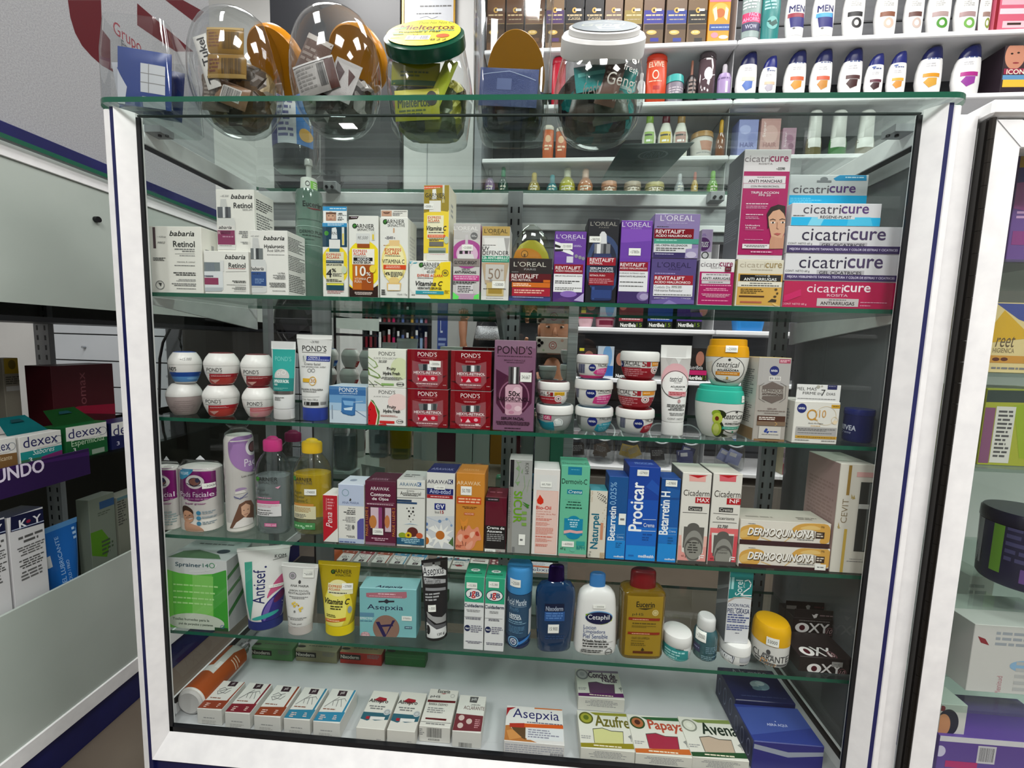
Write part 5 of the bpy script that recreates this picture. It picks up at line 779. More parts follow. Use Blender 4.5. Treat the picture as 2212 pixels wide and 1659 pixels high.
b3('tall ivory carton with dark window, gold stripes and leaf sprigs, on the third shelf', 'L', 1605, 1945, 275, 'R 1728 288 1758 575 9a7a3a;T CEVIT 1668 610 1728 840 8a7a60 v;P b09a60 1765 560 1780 600 1760 610;P b09a60 1790 570 1800 610 1770 615;P b09a60 1640 830 1650 880 1630 890;P b09a60 1625 870 1660 885 1640 895;R 1672 895 1700 1310 c9a84c;R 1815 355 1985 402 d9a8a4;R 1818 450 1980 1115 3a3c3a;R 1900 460 1950 1110 6a6e6c;R 1830 660 1930 705 c9cac6;G 1740 1180 1860 1190 1 888;G 1715 1200 1870 1212 1 888', 'd6d1c6', d=.075, tc='d4d0c6', top='T CEVIT 1655 145 1910 175 4a4640', side='R 0 0 100 100 b09490;G 10 20 90 90 20 a08480')

# ------------------------------------------------------------------ lowest shelf
z = SZ[3] + .0003
carton('carton', 'large carton with bright green front panel and white header, left of the lowest shelf', 'box', 'M', 150, 795, 285, z, 'c9cbcc', d=.065, tc='a9aeae', side='R 0 0 100 100 9a9c9c;P 3a6a3a 0 22 60 10 60 16 0 28;P 3a6a3a 0 44 60 32 60 38 0 50;P 3a6a3a 0 72 60 54 60 62 0 80;O 75 30 12 5 666 2;O 75 48 12 5 666 2', rz=0,
    top='P 4a6a4a 140 270 330 195 500 185 700 240 720 285;E 750 205 70 24 3a4450;G 480 118 880 138 1 5a5e5e',
    art='R 150 400 800 1060 5cb83a;R 150 400 215 1060 74d044;R 640 400 800 1060 3c9c30;P 7cc45a 420 450 640 470 640 900 420 880;P cccece 140 285 800 285 800 400 640 440 450 452 280 430 140 390;T Sprainer 240 322 512 376 2a4a5a b;T 14 530 332 590 370 2a6a5a b;O 628 352 30 28 3a8a5a 8;L e6e8e6 6 390 410 560 410 660 380 678 340;G 220 550 690 580 1 a9dc8c;G 220 620 660 650 1 a9dc8c;G 220 685 650 715 1 a9dc8c;G 220 738 640 770 1 a9dc8c;E 460 950 300 92 c3ccbc;T Toallas_humedas_para_la 215 910 600 942 4a5a4a b;T piel_de_parpados_y_pestanas 280 962 640 990 4a5a4a b;R 660 1010 800 1060 244a2a;O 742 1000 22 18 3a5aa0 6')
tube('squeeze_tube', 'large white squeeze tube with navy cap and pink and blue swoosh', 'tube', 'M', (936, 1425), 150, (1046, 1360), 960, z, '1f2c6e', 'dcdbd8',
    'P 3c9a84 960 305 1030 305 1060 700 1040 900 990 700;T Antisef 1050 395 1165 725 1c2460 v;E 1160 375 10 10 1c2460;T KOM 1240 270 1345 305 444;L 444 4 1225 318 1355 304;C c0567e 1350 440 1350 600 1240 640 1180 700 1210 600 1270 510;C 2c2a78 1350 600 1350 900 1210 935 1150 920 1140 820 1180 730 1260 660;C 6a5aa0 1260 670 1180 750 1150 850 1180 920 1230 760;C 5a1c4a 1350 600 1345 700 1250 760 1250 690;C 2f9a90 1055 852 1292 815 1292 860 1060 888;S 1200 560 1330 590 ~2700n', Y=.036, rz=.3, crimp=.035)
tube('squeeze_tube', 'white squeeze tube with daisies print and clear pinkish cap', 'tube', 'M', (1365, 1758), 328, (1450, 1690), 1012, z, 'b9b2ae', 'dad9d6',
    'E 1464 476 40 38 8a8a8c;O 1464 476 28 26 dcd 5;S 1575 405 1690 495 ~23200;E 1545 538 14 18 444;T ANA_MARIA 1448 565 1642 588 444;T JABON_FACIAL 1440 615 1648 636 444;T REVITALIZANTE 1432 640 1660 660 444;G 1445 678 1640 705 2 777 c;E 1490 748 12 12 d9b83c;E 1512 770 14 14 d9b83c;E 1535 752 12 12 e0c45a;E 1510 735 12 10 e0c45a;E 1555 765 8 8 a9802a;E 1570 800 12 12 d9b83c;E 1590 790 12 12 e0c45a;E 1578 818 10 10 d9b83c;E 1518 822 10 12 777;G 1440 880 1640 910 2 888 c;T Toda_piel 1478 936 1595 956 333;T 130_g 1498 972 1562 992 555', Y=.026, rz=0)
tube('squeeze_tube', 'mustard yellow squeeze tube with yellow cap and vitamin artwork', 'tube', 'M', (1760, 2205), 312, (1845, 2135), 1005, z, 'dcc40c', 'b09a0c',
    'E 1890 434 22 22 3f6a1e;T ARNIER 1905 412 2090 452 22220c;T G 1868 412 1912 452 1c1c0c b;T SKINACTIVE 1918 458 2082 480 3a3a14;E 1960 790 150 250 d9c83a;E 1940 790 120 220 e4da6a;E 1960 590 110 80 e9dfa0;R 1850 548 2112 648 dfdcb4;T EXPRESS 1858 562 2002 586 c8601c b;T ACLARA 1858 592 1985 612 c8601c b;G 1866 628 2055 645 1 444;S 2000 545 2112 606 ~37000;T Vitamina_C 1826 690 2086 745 16140a bi;G 1895 755 2035 800 2 3a3a14;G 1855 838 1975 868 2 4a4a1a;P c8601c 1840 885 2060 880 2055 910 1845 915;G 1855 892 2000 906 1 f0d8b0;G 1855 980 2000 1000 1 4a4a1a;E 2090 810 18 36 8a9aa0', Y=.034, rz=0)
carton('carton', 'squarish aqua carton with round kraft window and navy letter inside', 'box', 'N', 183, 800, 560, z, '7cb8bc', d=.035, tc='8cc0c4', side='R 0 0 100 100 6aa8b0', rz=.04,
    top='T Asepxia 355 528 650 560 1c1c40 bi', art='P b06a78 258 600 690 600 695 660 670 672 280 650 258 640;G 385 610 570 632 1 e6c0c8 c;G 290 638 640 652 1 d9a8b4 c;P 2a2c38 390 690 450 690 475 672 500 690 560 692 558 710 500 710 478 724 450 706 390 708;T Asepxia 270 735 655 805 1c1c48;R 190 815 342 858 5a8aa4;T EFECTO 195 865 325 885 d9e4e6 b;G 195 895 325 915 1 4a7a94;E 472 990 142 142 8a6a5c;P 241c50 360 918 400 914 470 1060 540 905 570 905 465 1085 440 1085;P 241c50 395 952 540 945 548 968 405 975;S 640 862 748 912 37000n;R 670 975 750 1002 3a5a70;G 680 980 742 998 1 a9c8d0;E 250 1055 50 36 b08a90;G 205 1022 300 1090 3 d9b0b4 c;G 610 1105 745 1140 2 3a7a90;P b0687a 270 1145 660 1165 675 1180 670 1195 280 1185 265 1165', Y=.045)
tube('squeeze_tube', 'black squeeze tube with white bands, seen at an angle', 'tube', 'N', (860, 1140), 232, (906, 1136), 1100, z, '141416', '1c1c20',
    'P e2e2e2 855 300 1000 310 1110 400 1110 450 870 420;T Asepxia 862 330 1085 450 1c1c2c;P a9a9ac 870 430 1105 492 1105 530 880 500;T Carbon_Detox 880 450 1050 520 333;G 870 262 1060 345 1 888;P 8a8a8e 890 540 1105 575 1105 605 890 570;G 888 600 1040 690 3 a9a9ac;P 999 900 790 960 840 1060 870 1105 850 1105 930 1000 920 910 850;P 5a5a5e 900 850 980 930 1105 950 1105 990 980 970 905 900;P dcdcdc 900 900 1000 980 1105 985 1110 1055 1060 1100 960 1110 905 1080;E 915 980 20 50 1c1c1e;T 120_g 1008 1025 1085 1055 333 b;S 915 722 995 792 ~300', Y=.036, rz=.35, crimp=.03)
def jgb(lab, x, yt, st): return carton('carton', lab, 'box', 'N', x, x + 222, yt, z, 'dedfdf', d=.042, tc='2f9c78', top='E %d %d 52 16 dce6e0;T JGB %d %d %d %d 1c3c38 b;T Cuidaderm %d %d %d %d 0f5a44 b' % (x + 130, yt - 72, x + 105, yt - 80, x + 155, yt - 64, x + 25, yt - 50, x + 200, yt - 32),
    art='R %d %d %d %d 2fa27c;E %d %d 94 62 1c2a40;E %d %d 86 55 e6e8e6;T J %d %d %d %d 1c2a5c b;T g %d %d %d %d c01c28 b;T B %d %d %d %d 1c2a5c b;T Cuidaderm %d %d %d %d 1c2a48 b;G %d %d %d %d 2 888 c;L 777 3 %d %d %d %d;G %d %d %d %d 2 445 c;E %d %d 32 34 16244e;T 4en1 %d %d %d %d eee b;G %d %d %d %d 4 778;G %d %d %d %d 2 667 c;T SPRAY %d %d %d %d 666' % (
        x, yt, x + 225, yt + 278, x + 112, yt + 190, x + 112, yt + 190, x + 54, yt + 168, x + 82, yt + 218, x + 86, yt + 158, x + 128, yt + 232, x + 132, yt + 166, x + 172, yt + 214, x + 6, yt + 296, x + 215, yt + 330,
        x + 30, yt + 355, x + 180, yt + 385, x + 8, yt + 430, x + 195, yt + 440, x + 20, yt + 440, x + 190, yt + 466, x + 40, yt + 555, x + 18, yt + 545, x + 62, yt + 566, x + 80, yt + 525, x + 200, yt + 608, x + 20, yt + 695, x + 200, yt + 725, x + 78, yt + 800, x + 140, yt + 818) + st)
jgb('slim white and green spray carton with round-cornered oval emblem, left one of the pair', 1313, 430, ';S 1345 492 1460 556 ~15.300')
jgb('slim white and green spray carton with oval emblem, right one of the pair', 1537, 448, ';S 1584 482 1698 548 ~15.300')
def bottle(lab, xl, xr, yt, parts, Y=.036, k='O', **kw): return vessel(kw.pop('name', 'bottle'), lab, 'bottle', k, xl, xr, yt, z, parts, Y=Y, **kw)
bottle('round deep blue cleanser bottle with wide sky blue cap', 119, 410, 130, [
    ('body', M('1c3a62', 'p', .18), [(0, .80), (.015, .93), (.05, .985), (.685, .985)], dict(art='R 100 480 420 1000 2a4a66;T Acid_Mantle 135 575 345 645 d4dfe8;L a9c0d4 3 150 650 345 665;T Pro95 165 668 258 708 5a84a4;T LIMPIEZA 160 740 278 770 dfe8ee b;T DELICADA 160 768 288 798 dfe8ee b;G 150 812 300 830 1 8ab0c8;G 148 836 340 850 1 8ab0c8;G 150 872 320 950 5 5a84a4;P e4e6e8 372 715 412 705 405 980 362 1000;P 3a7ac0 250 1045 390 1000 390 1030 255 1075;E 200 1040 56 58 7ab0d8;E 200 1040 46 48 1c3a62;O 200 1040 34 36 d9e4ec 8;T 95 180 1022 220 1055 eef;P 1a2a5c 110 1100 400 1080 400 1230 110 1230;R 305 1160 352 1176 dde')),
    ('cap', M('3c8cc8', 'p', .35), [(.69, .985), (.70, 1), (.96, .99), (.985, .96), (1, .9)], dict(art='S 168 352 282 435 ~2500'))])
BL = M('234a78', 't', .5)
bottle('blue translucent lotion bottle with purple cap and dark label', 440, 890, 192, [
    ('body', BL, [(0, .78), (.02, .84), (.3, .93), (.6, 1), (.68, .99), (.74, .93), (.785, .78), (.805, .5), (.815, .42)], dict(n=3, art='R 538 625 755 712 101a38;T Nixoderm 550 655 742 705 9aa4b8 b;R 535 715 760 820 2a5490;G 550 722 740 800 3 5a84c0;S 572 852 694 950 15.900;G 540 980 760 1030 2 20406c')),
    ('cap', M('2e1a5c', 'm', .3), [(.80, .40), (.81, .42), (.97, .385), (.99, .36), (1, .30)], {})], dr=.42, rz=.12)
bottle('white lotion bottle with small blue cap and dark oval emblem', 880, 1360, 275, [
    ('body', M('e0dfdd', 'p', .3), [(0, .86), (.02, .96), (.08, 1), (.5, .94), (.68, .88), (.75, .82), (.80, .66), (.825, .45), (.835, .39)], dict(n=3, art='S 1078 640 1215 680 ~20000;E 1145 782 156 72 6a9ac8;P 7c9c2c 995 740 1100 722 1000 800;P a4b82c 1300 790 1240 850 1140 862 1290 830;E 1145 788 150 66 161a40;T Cetaphil 1018 752 1262 818 eef0f2;T Locion 972 862 1110 905 4a5a8a;T Limpiadora 970 912 1212 962 4a5a8a;T Piel_Sensible 966 960 1240 1008 4a5a8a;T Piel_Sensible,_Normal_a_Seca 962 1020 1225 1050 222 b;L 777 3 960 1050 1300 1058;G 960 1055 1250 1108 2 444;L 777 3 955 1110 1280 1120;G 955 1125 1180 1165 2 333;R 944 1120 950 1160 333;O 1250 1168 42 42 555 6;G 1215 1160 1290 1180 1 555;G 955 1185 1055 1205 1 444')),
    ('cap', M('3a7ab8', 'p', .35), [(.815, .37), (.825, .375), (.975, .37), (.99, .34), (1, .28)], {})], dr=.5, rz=.06)
bottle('amber oil bottle with large wine red cap', 1378, 1866, 228, [
    ('body', M('8a6c14', 't', .6), [(0, .92), (.02, .97), (.05, 1), (.74, 1), (.775, .97), (.80, .85), (.81, .62)], dict(n=5, art='R 1440 540 1840 1200 9a7c1e;T Eucerin 1555 600 1758 660 2a2410 b;P 2a2410 1570 668 1745 672 1700 680 1655 688 1610 680;T pH5 1508 720 1632 755 4a4420;E 1765 725 36 34 c9b87c;O 1765 725 24 22 8a7434 4;P 8c2a14 1470 762 1820 790 1815 818 1465 792;G 1510 785 1690 800 1 e0b090;G 1508 828 1770 850 1 5a4a14;G 1500 860 1770 885 2 6a5618;P 8c2a14 1460 922 1815 945 1810 972 1455 948;G 1500 942 1700 956 1 e0b090;T OLEO_DE_LIMPEZA 1498 985 1700 1008 5a4a14;G 1492 1020 1640 1032 1 5a4a14;G 1490 1045 1690 1085 2 6a5618;P 3a2c0c 1600 1130 1620 1100 1640 1130 1620 1140;R 1510 1140 1735 1165 5a2a10')),
    ('cap', M('7a1018', 'p', .3), [(.80, .58), (.81, .60), (.97, .585), (.99, .56), (1, .5)], {})], dr=.55, rz=.05)
def jar(lab, k, xl, xr, yt, body, tl, lid, art, la='', Y=.034, dr=1., zz=None, taper=.9):
    return vessel('cream_jar', lab, 'jar', k, xl, xr, yt, zz or z, [
        ('body', M(body, 'p', .3), [(0, taper * .93), (.03, taper), (.12, taper + (1 - taper) * .5), (tl * .6, .985), (tl - .01, .97)], dict(art=art)),
        ('lid', M(lid, 'p', .35), [(tl, .98), (tl + .02, 1), (.86, .99), (.95, .94), (1, .8)], dict(art=la))], Y=Y, dr=dr)
jar('small white jar with teal label and tilted-looking domed lid', 'O', 1842, 2190, 850, 'dcdcda', .56, 'dedddb', 'P 2a8c8c 1842 1040 2140 1160 2135 1300 1842 1210;P 5ab0b0 1842 1200 2135 1260 2130 1310 1842 1270;G 1880 1150 2100 1240 3 a9d8d8;G 1860 1240 2000 1275 2 dfeeee;G 2140 1180 2190 1290 5 a9aaaa;T Botanica 2008 1105 2092 1135 444 b')
vessel('bottle', 'small teal-grey medicine bottle with white cap and price sticker', 'bottle', 'V', 352, 608, 650, z, [
    ('body', M('3f6a72', 't', .72), [(0, .88), (.02, .95), (.05, 1), (.52, 1), (.62, .93), (.68, .8), (.70, .74)], dict(art='S 380 852 488 945 ~20000;R 352 985 424 1060 3a3c5a;G 360 1010 415 1030 1 8a8cb0;G 430 1080 600 1200 7 7a9aa4;G 480 990 595 1060 4 6a8a98')),
    ('cap', M('d9d9d8', 'p', .4), [(.70, .73), (.71, .75), (.93, .74), (.97, .7), (1, .6)], {})], Y=.04)
j = jar('white jar with dark lozenge label, carrying the tall teal and white lotion carton', 'V', 606, 940, 856, 'dedddb', .50, 'e0dfdd', 'P 1c2034 606 1040 640 1036 760 1070 770 1100 750 1165 606 1110;P dcdde4 606 1044 640 1042 755 1076 764 1100 746 1158 606 1104;P 1c2034 606 1050 640 1048 748 1080 756 1100 740 1150 606 1098;T blancisima 600 1062 745 1145 f0f0f2 b;P a9aab0 822 1050 930 1070 925 1160 820 1140;R 818 1165 860 1205 222;R 865 1170 885 1200 666;T 60_g 755 1185 795 1205 222;R 640 1150 660 1160 888')
carton('carton', 'tall teal and white lotion carton with swirl, standing on a white jar', 'box', 'V', 690, 935, 237, ZT(j), 'd9dadd', d=.04, Y=.045, tc='9a9c9e', side='R 0 0 100 100 6c7074;P 9a9ea2 0 60 100 40 100 44 0 66;P 9a9ea2 0 40 100 20 100 24 0 46',
    art='P 1f8484 680 235 970 235 950 510 860 500 690 520;P b9a89c 690 540 760 505 860 505 940 520 940 530 860 515 770 520 690 560;T Sorel 775 335 845 490 e9f2f2 v;G 735 260 760 490 1 a9d8d8;G 705 260 725 490 1 a9d8d8;L f0f4f4 10 870 345 905 335 930 370 920 410 850 460 840 490;L f0f4f4 10 850 488 930 490;T plus 850 360 872 410 dfeeee v;T LOCION_FACIAL 690 572 920 602 2c3a68;T PARA 770 612 845 628 2c3a68;L 889 2 690 612 760 616;L 889 2 850 624 915 630;T PIEL_GRASA 694 622 915 668 2c3a68;G 695 672 910 745 3 4a568a;G 690 742 870 762 1 4a568a;G 685 778 905 840 3 4a568a;G 770 855 810 868 1 667')
vessel('cream_jar', 'wide white jar with tall golden yellow domed lid', 'jar', 'V', 925, 1335, 662, z, [
    ('body', M('dad8d4', 'p', .35), [(0, .84), (.03, .93), (.1, .97), (.52, .99)], dict(art='E 1105 1050 22 24 4a4a4c;T CLARANTE 945 1075 1300 1140 2a2a2e;G 1055 1065 1160 1100 1 777;T Plus 1010 1125 1180 1210 c0884a i;G 960 1140 1290 1235 2 666')),
    ('lid', M('d9a408', 'p', .35), [(.525, 1), (.54, 1), (.8, .985), (.9, .93), (.96, .84), (1, .62)], dict(art='S 1085 900 1212 980 53000'))], Y=.036)
OX = lambda x, y, s, hx=0: 'E %d %d %d %d e2dedc;E %d %d %d %d 4a1420;T XY %d %d %d %d e2dedc b;O %d %d %d %d 8a5a60 6;T 10 %d %d %d %d c9a0a4 i' % (
    x + 72 * s, y + 45 * s, 72 * s, 48 * s, x + 72 * s, y + 45 * s, 30 * s, 28 * s, x + 140 * s, y + 8 * s, x + 345 * s, y + 98 * s, x + 350 * s, y + 88 * s, 42 * s, 40 * s, x + 322 * s, y + 66 * s, x + 378 * s, y + 110 * s)
BK = '231c1c'
lowox = carton('carton', 'black carton lying low with white block letters, front of the three black cartons', 'box', 'V', 1406, 1950, 1112, z, BK, OX(1485, 1172, 1.) + ';P d9d4d2 1432 1280 1610 1296 1608 1310 1430 1298;G 1440 1284 1600 1304 1 444;S 1730 1150 1840 1200 . 9a9894', d=.06, top=OX(1420, 1005, .9), tc='2a2122', side='R 0 0 100 100 1c1616', Y=.036)
carton('carton', 'black hang-tab carton with white block letters, standing behind the low black carton', 'box', 'V', 1338, 1745, 720, z, BK, OX(1368, 765, .98) + ';G 1408 740 1712 752 1 8a8482;G 1350 880 1530 895 1 a9a4a2;G 1600 910 1800 930 1 8a8482', Y=.102, d=.025,
    hdr=(636, BK, 'P d9d4d2 1540 680 1560 690 1580 676 1602 678 1585 715 1560 720;G 1618 690 1812 712 1 8a7476 c'))
carton('carton', 'rearmost black hang-tab carton with torn hang hole, mostly hidden', 'box', 'V', 1255, 1675, 640, z, BK, 'E 1310 700 24 30 a9a4a2', Y=.135, d=.02,
    hdr=(555, BK, 'R 1285 592 1385 632 a9a09c;P d9d4d2 1478 600 1500 586 1525 596 1515 632 1490 630;G 1560 600 1710 630 1 6a3038 c'))

# ------------------------------------------------------------------ goods lying on the cabinet floor
z = .0003
FH = .029
def pil(lab, k, xl, xr, yf, yk, c, y, xo, sk):
    """white soap carton with a coloured lower band; xo is the slant of its far edge"""
    x = xl; w = xr - xl; yb = yk; m = lambda fx, fy: (x + fx * w + xo * (1 - fy), yb + (yf - yb) * fy)
    def P(c, *q): return 'P %s ' % c + ' '.join('%d %d' % m(*q[i:i + 2]) for i in range(0, len(q), 2)) if False else 'P %s ' % c + ' '.join('%d %d' % m(q[i], q[i + 1]) for i in range(0, len(q), 2))
    a = [P(c, 0, .70, 1, .72, 1, 1, 0, 1), P(c, .86, .06, .93, .06, .93, .72, .86, .72), P('33202a', .36, .08, .66, .10, .68, .25, .38, .24),
         'T pili %d %d %d %d e0d8d8' % (*m(.43, .11), *m(.62, .21))]
    a += [('L 777 5 ' + ' '.join('%d %d' % m(px_, py_) for px_, py_ in q)) for q in sk]
    a += ['G %d %d %d %d 1 %s' % (*m(.12, .60), *m(.6, .66), '8a5a4a'), 'G %d %d %d %d 3 d9c0b8' % (*m(.12, .78), *m(.45, .95)), 'G %d %d %d %d 3 d9c0b8' % (*m(.6, .80), *m(.85, .95))]
    return lying('soap_carton', lab, 'box', k, xl, xr, yf, yk, FH, 'd9d7d2', ';'.join(a), 'G %d %d %d %d 1 999;G %d %d %d %d 4 b4b2ae' % (xl + w * .3, yf + 75, xl + w * .7, yf + 92, xl + w * .25, yf + 105, xl + w * .75, yf + 160), z=z, group='white soap cartons lying in a row of five')
SK1 = [[(.2, .35), (.35, .28), (.5, .35), (.45, .45), (.3, .5), (.2, .4), (.35, .38), (.6, .3)], [(.3, .42), (.55, .48), (.65, .38)]]
SK2 = [[(.15, .55), (.35, .38), (.7, .32), (.8, .4)], [(.35, .38), (.4, .52)], [(.5, .35), (.55, .55)], [(.6, .34), (.72, .56)], [(.35, .38), (.5, .28)]]
pil('soap carton with rust band, first of the lying row from the rolling bottle', 'Q', 540, 800, 672, 385, '8a3a24', 0, 270, SK1)
pil('soap carton with wine band, second of the lying row', 'Q', 806, 1068, 708, 405, '7a1c2a', 0, 240, SK2)
pil('soap carton with brown band, third of the lying row', 'Q', 1085, 1362, 740, 430, '8c3c20', 0, 215, SK1)
pil('soap carton with blue band, fourth of the lying row', 'Q', 1370, 1642, 768, 452, '2c7c9c', 0, 195, SK2)
pil('soap carton with blue band, last of the lying row of five', 'Q', 1652, 1930, 795, 468, '2c80a4', 0, 180, SK2)
def alm(lab, xl, xr, yf, yk, xo, **kw):
    x, w = xl, xr - xl; m = lambda fx, fy: (x + fx * w + xo * (1 - fy), yk + (yf - yk) * fy)
    P = lambda c, *q: 'P %s ' % c + ' '.join('%d %d' % m(q[i], q[i + 1]) for i in range(0, len(q), 2))
    T = lambda t, a, b, c, d, col, st='': 'T %s %d %d %d %d %s %s' % (t, *m(a, b), *m(c, d), col, st)
    return x, w, m, P, T
for i, (xl, xr, yf, yk, xo, lab) in enumerate(((118, 408, 768, 400, 148, 'white soap carton with teal band and red house-shaped mark, left of the two alike'), (414, 700, 790, 412, 125, 'white soap carton with teal band and red house-shaped mark, right of the two alike'))):
    x, w, m, P, T = alm(lab, xl, xr, yf, yk, xo)
    lying('soap_carton', lab, 'box', 'R', xl, xr, yf, yk, FH, 'd8d5ce', ';'.join([P('9c1c2c', .25, .26, .40, .18, .66, .22, .68, .28, .5, .32), T('Almipro', .08, .24, .78, .36, '222', 'b'), 'G %d %d %d %d 2 777 c' % (*m(.15, .4), *m(.75, .52)),
        P('2a5c6c', 0, .56, 1, .62, 1, .78, .55, .80, .4, .76, .3, .80, 0, .74), 'E %d %d 34 30 b9bec0' % m(.85, .58), 'O %d %d 24 20 888 5' % m(.85, .58), P('a01c2c', .22, .68, .34, .69, .34, .76, .22, .75), P('dcdad6', .36, .69, .85, .71, .85, .79, .36, .77)]), 'G %d %d %d %d 1 999' % (xl + w * .7, yf + 100, xl + w * .85, yf + 112), z=z)
x, w, m, P, T = alm('', 722, 1035, 752, 388, 108)
lying('soap_carton', 'white bar carton with wine lines and a barcode on its end, beside the maroon-panelled one', 'box', 'R', 722, 1035, 752, 388, FH, 'd8d5ce', ';'.join([T('Eucerin', .28, .03, .68, .12, '222', 'b'), P('9c1c24', .38, .125, .58, .13, .5, .15), T('pH5', .10, .18, .42, .25, '444', 'b'),
    'O %d %d 20 18 999 4' % m(.78, .2), P('5c1018', .06, .29, .92, .33, .92, .385, .06, .35), T('BARRA_DERMO', .12, .39, .72, .45, '333'), 'G %d %d %d %d 3 888' % (*m(.1, .50), *m(.9, .66)), P('5c1018', .15, .76, .80, .80, .80, .85, .15, .80), 'L 444 3 %d %d %d %d' % (*m(.0, .86), *m(.98, .92)), 'G %d %d %d %d 1 777' % (*m(.2, .91), *m(.8, .96))]),
    'B 805 765 945 855 333;G 735 765 780 830 4 888;T 4005808 815 865 925 885 444', z=z)
x, w, m, P, T = alm('', 1040, 1330, 800, 448, 88)
lying('soap_carton', 'white carton with maroon panel of three round dots, last before the gap', 'box', 'R', 1040, 1330, 800, 448, FH, 'd8d6d0', ';'.join([P('555', .34, .05, .62, .06, .60, .22, .36, .20), T('pili', .40, .08, .58, .17, 'ddd'), T('JABON', .42, .25, .74, .31, '444'), T('ACLARANTE', .2, .31, .92, .41, '5a2a2c'),
    P('6e2c34', 0, .50, 1, .58, 1, 1, 0, .96), 'E %d %d 28 27 c9b4ae' % m(.22, .62), 'E %d %d 28 27 c9b4ae' % m(.5, .72), 'E %d %d 28 27 c9b4ae' % m(.24, .83), 'G %d %d %d %d 5 c08a90' % (*m(.66, .66), *m(.92, .92))]), 'B 1110 905 1235 965 444', z=z)
x, w, m, P, T = alm('', 1535, 2125, 905, 565, 5)
lying('soap_carton', 'white and orange soap carton with big indigo lettering, alone in the middle', 'box', 'R', 1535, 2125, 905, 565, .027, 'd9d6d4', ';'.join([P('9c1c24', 0, 0, .20, 0, .1, .08, .03, .25, 0, .3), T('Asepxia', .15, .08, .90, .42, '1c1c60'), 'G %d %d %d %d 1 556' % (*m(.38, .44), *m(.95, .49)), P('b07038', 0, .5, .1, .5, .2, .75, .55, 1, 0, 1), P('5a4228', .12, .52, .36, .52, .36, .92, .2, .78), P('c88a4c', .05, .65, .15, .62, .3, .85, .1, .92),
    P('a83020', .10, .45, .34, .45, .34, .58, .10, .56), P('c8561c', .34, .46, .98, .52, .98, .62, .34, .57), P('d6d8da', .38, .60, .98, .66, .98, .98, .38, .92), 'G %d %d %d %d 4 889' % (*m(.4, .64), *m(.9, .9)), P('c86a2c', .5, .02, .95, .06, .95, .1, .5, .05)]),
    'G 1550 930 2110 1050 6 a9aab4;B 1985 1010 2110 1055 556', z=z)
def soap(lab, xl, xr, yf, yk, xo, title, tb, c1, c2, tc, win, circ):
    x, w, m, P, T = alm('', xl, xr, yf, yk, xo)
    T2 = [T(t, *b, tc, 'b') for t, b in zip(title, tb)]
    return lying('soap_carton', lab, 'box', 'S', xl, xr, yf, yk, .027, 'd8d6cc', ';'.join([P(c1, .2, 0, 1, .04, 1, .14, .3, .08)] + ['E %d %d %d %d %s' % (*m(.13, .15), w * .13, w * .11, circ[0]), 'E %d %d %d %d %s' % (*m(.13, .15), w * .10, w * .085, circ[1]), 'E %d %d %d %d %s' % (*m(.13, .14), w * .05, w * .045, circ[2])] + T2 +
        [P('4a4a44', .24, .44, .42, .42, .58, .50, .80, .52, .80, .92, .26, .82), P(win, .25, .46, .42, .44, .58, .52, .79, .54, .79, .92, .27, .82), P(c2, 0, .80, 1, .94, 1, 1.0, 0, 1.0) if False else P(c2, 0, .82, 1, .86, 1, 1, 0, 1),
         'G %d %d %d %d 2 999' % (*m(.03, .62), *m(.2, .72)), 'G %d %d %d %d 1 e6dcc4' % (*m(.25, .89), *m(.75, .95)), P('8a8c88', .88, .66, .94, .62, .98, .68, .94, .74), 'L 777 4 %d %d %d %d' % (*m(.93, .70), *m(.94, .80))]), 'G %d %d %d %d 5 999 c' % (xl + w * .15, yf + 18, xl + w * .85, yf + 75), z=z)
soap('soap carton with purple bar in its window, farther back above the others', 720, 1105, 335, 105, -20, ('Concha_de', 'Nacar'), ((.27, .1, .82, .3), (.55, .28, .87, .45)), '8a7a90', '5a1c5c', '3a1c3c', '5a3a58', ('8a8a8c', 'c9c7c8', 'b4b2b6'))
soap('soap carton with pale yellow bar in its window and olive band', 740, 1190, 760, 452, -15, ('Azufre',), ((.3, .12, .9, .4),), '8a8a2c', '8a801c', '6a6420', 'c9c88a', ('5a5c1c', '9a9a34', '5c6a20'))
soap('soap carton with deep pink bar in its window and orange band', 1195, 1660, 808, 490, -55, ('Papaya',), ((.34, .12, .92, .42),), '2a5a34', 'c06428', 'b04a34', '9c2840', ('2c4a24', 'a8643c', '4a2418'))
soap('soap carton with beige bar in its window and dark green band', 1665, 2125, 838, 512, -105, ('Avena',), ((.36, .12, .9, .4),), '7a8a4a', '1f4a28', '1c2c20', 'b8a490', ('8a8c80', 'd4d2c4', 'e0ded2'))
# flat cartons at the back
def nix(lab, xl, xr, yf, yk, c, tc, blk=1):
    x, w = xl, xr - xl
    return lying('ointment_carton', lab, 'box', 'Q', xl, xr, yf, yk, .026, tc, 'E %d %d %d %d 3a3a34;G %d %d %d %d 1 6a6a5c' % (x + 75, yk + 40, 42, 12, x + 140, yk + 34, x + 380, yk + 52), ('R %d %d %d %d 1a1816;T Nixoderm %d %d %d %d d4d0c4 b;G %d %d %d %d 3 777' % (x + 2, yf + 14, x + w * .5, yf + 62, x + 22, yf + 22, x + w * .46, yf + 54, x + w * .65, yf + 20, x + w * .92, yf + 60)) if blk else 'G %d %d %d %d 1 5a9a5a' % (x + 10, yf + 30, x + w - 10, yf + 36), z=z, fc=c, side=c, group='small ointment cartons in a row at the back')
nix('small sage green ointment carton, first of the back row', 1058, 1478, 92, 8, '5a8c58', '6a8c64')
nix('small khaki ointment carton, second of the back row', 1482, 1904, 112, 30, '8a8668', 'a09c80')
nix('small brick red ointment carton, third of the back row', 1908, 2330, 135, 52, 'a8281c', 'a8946c')
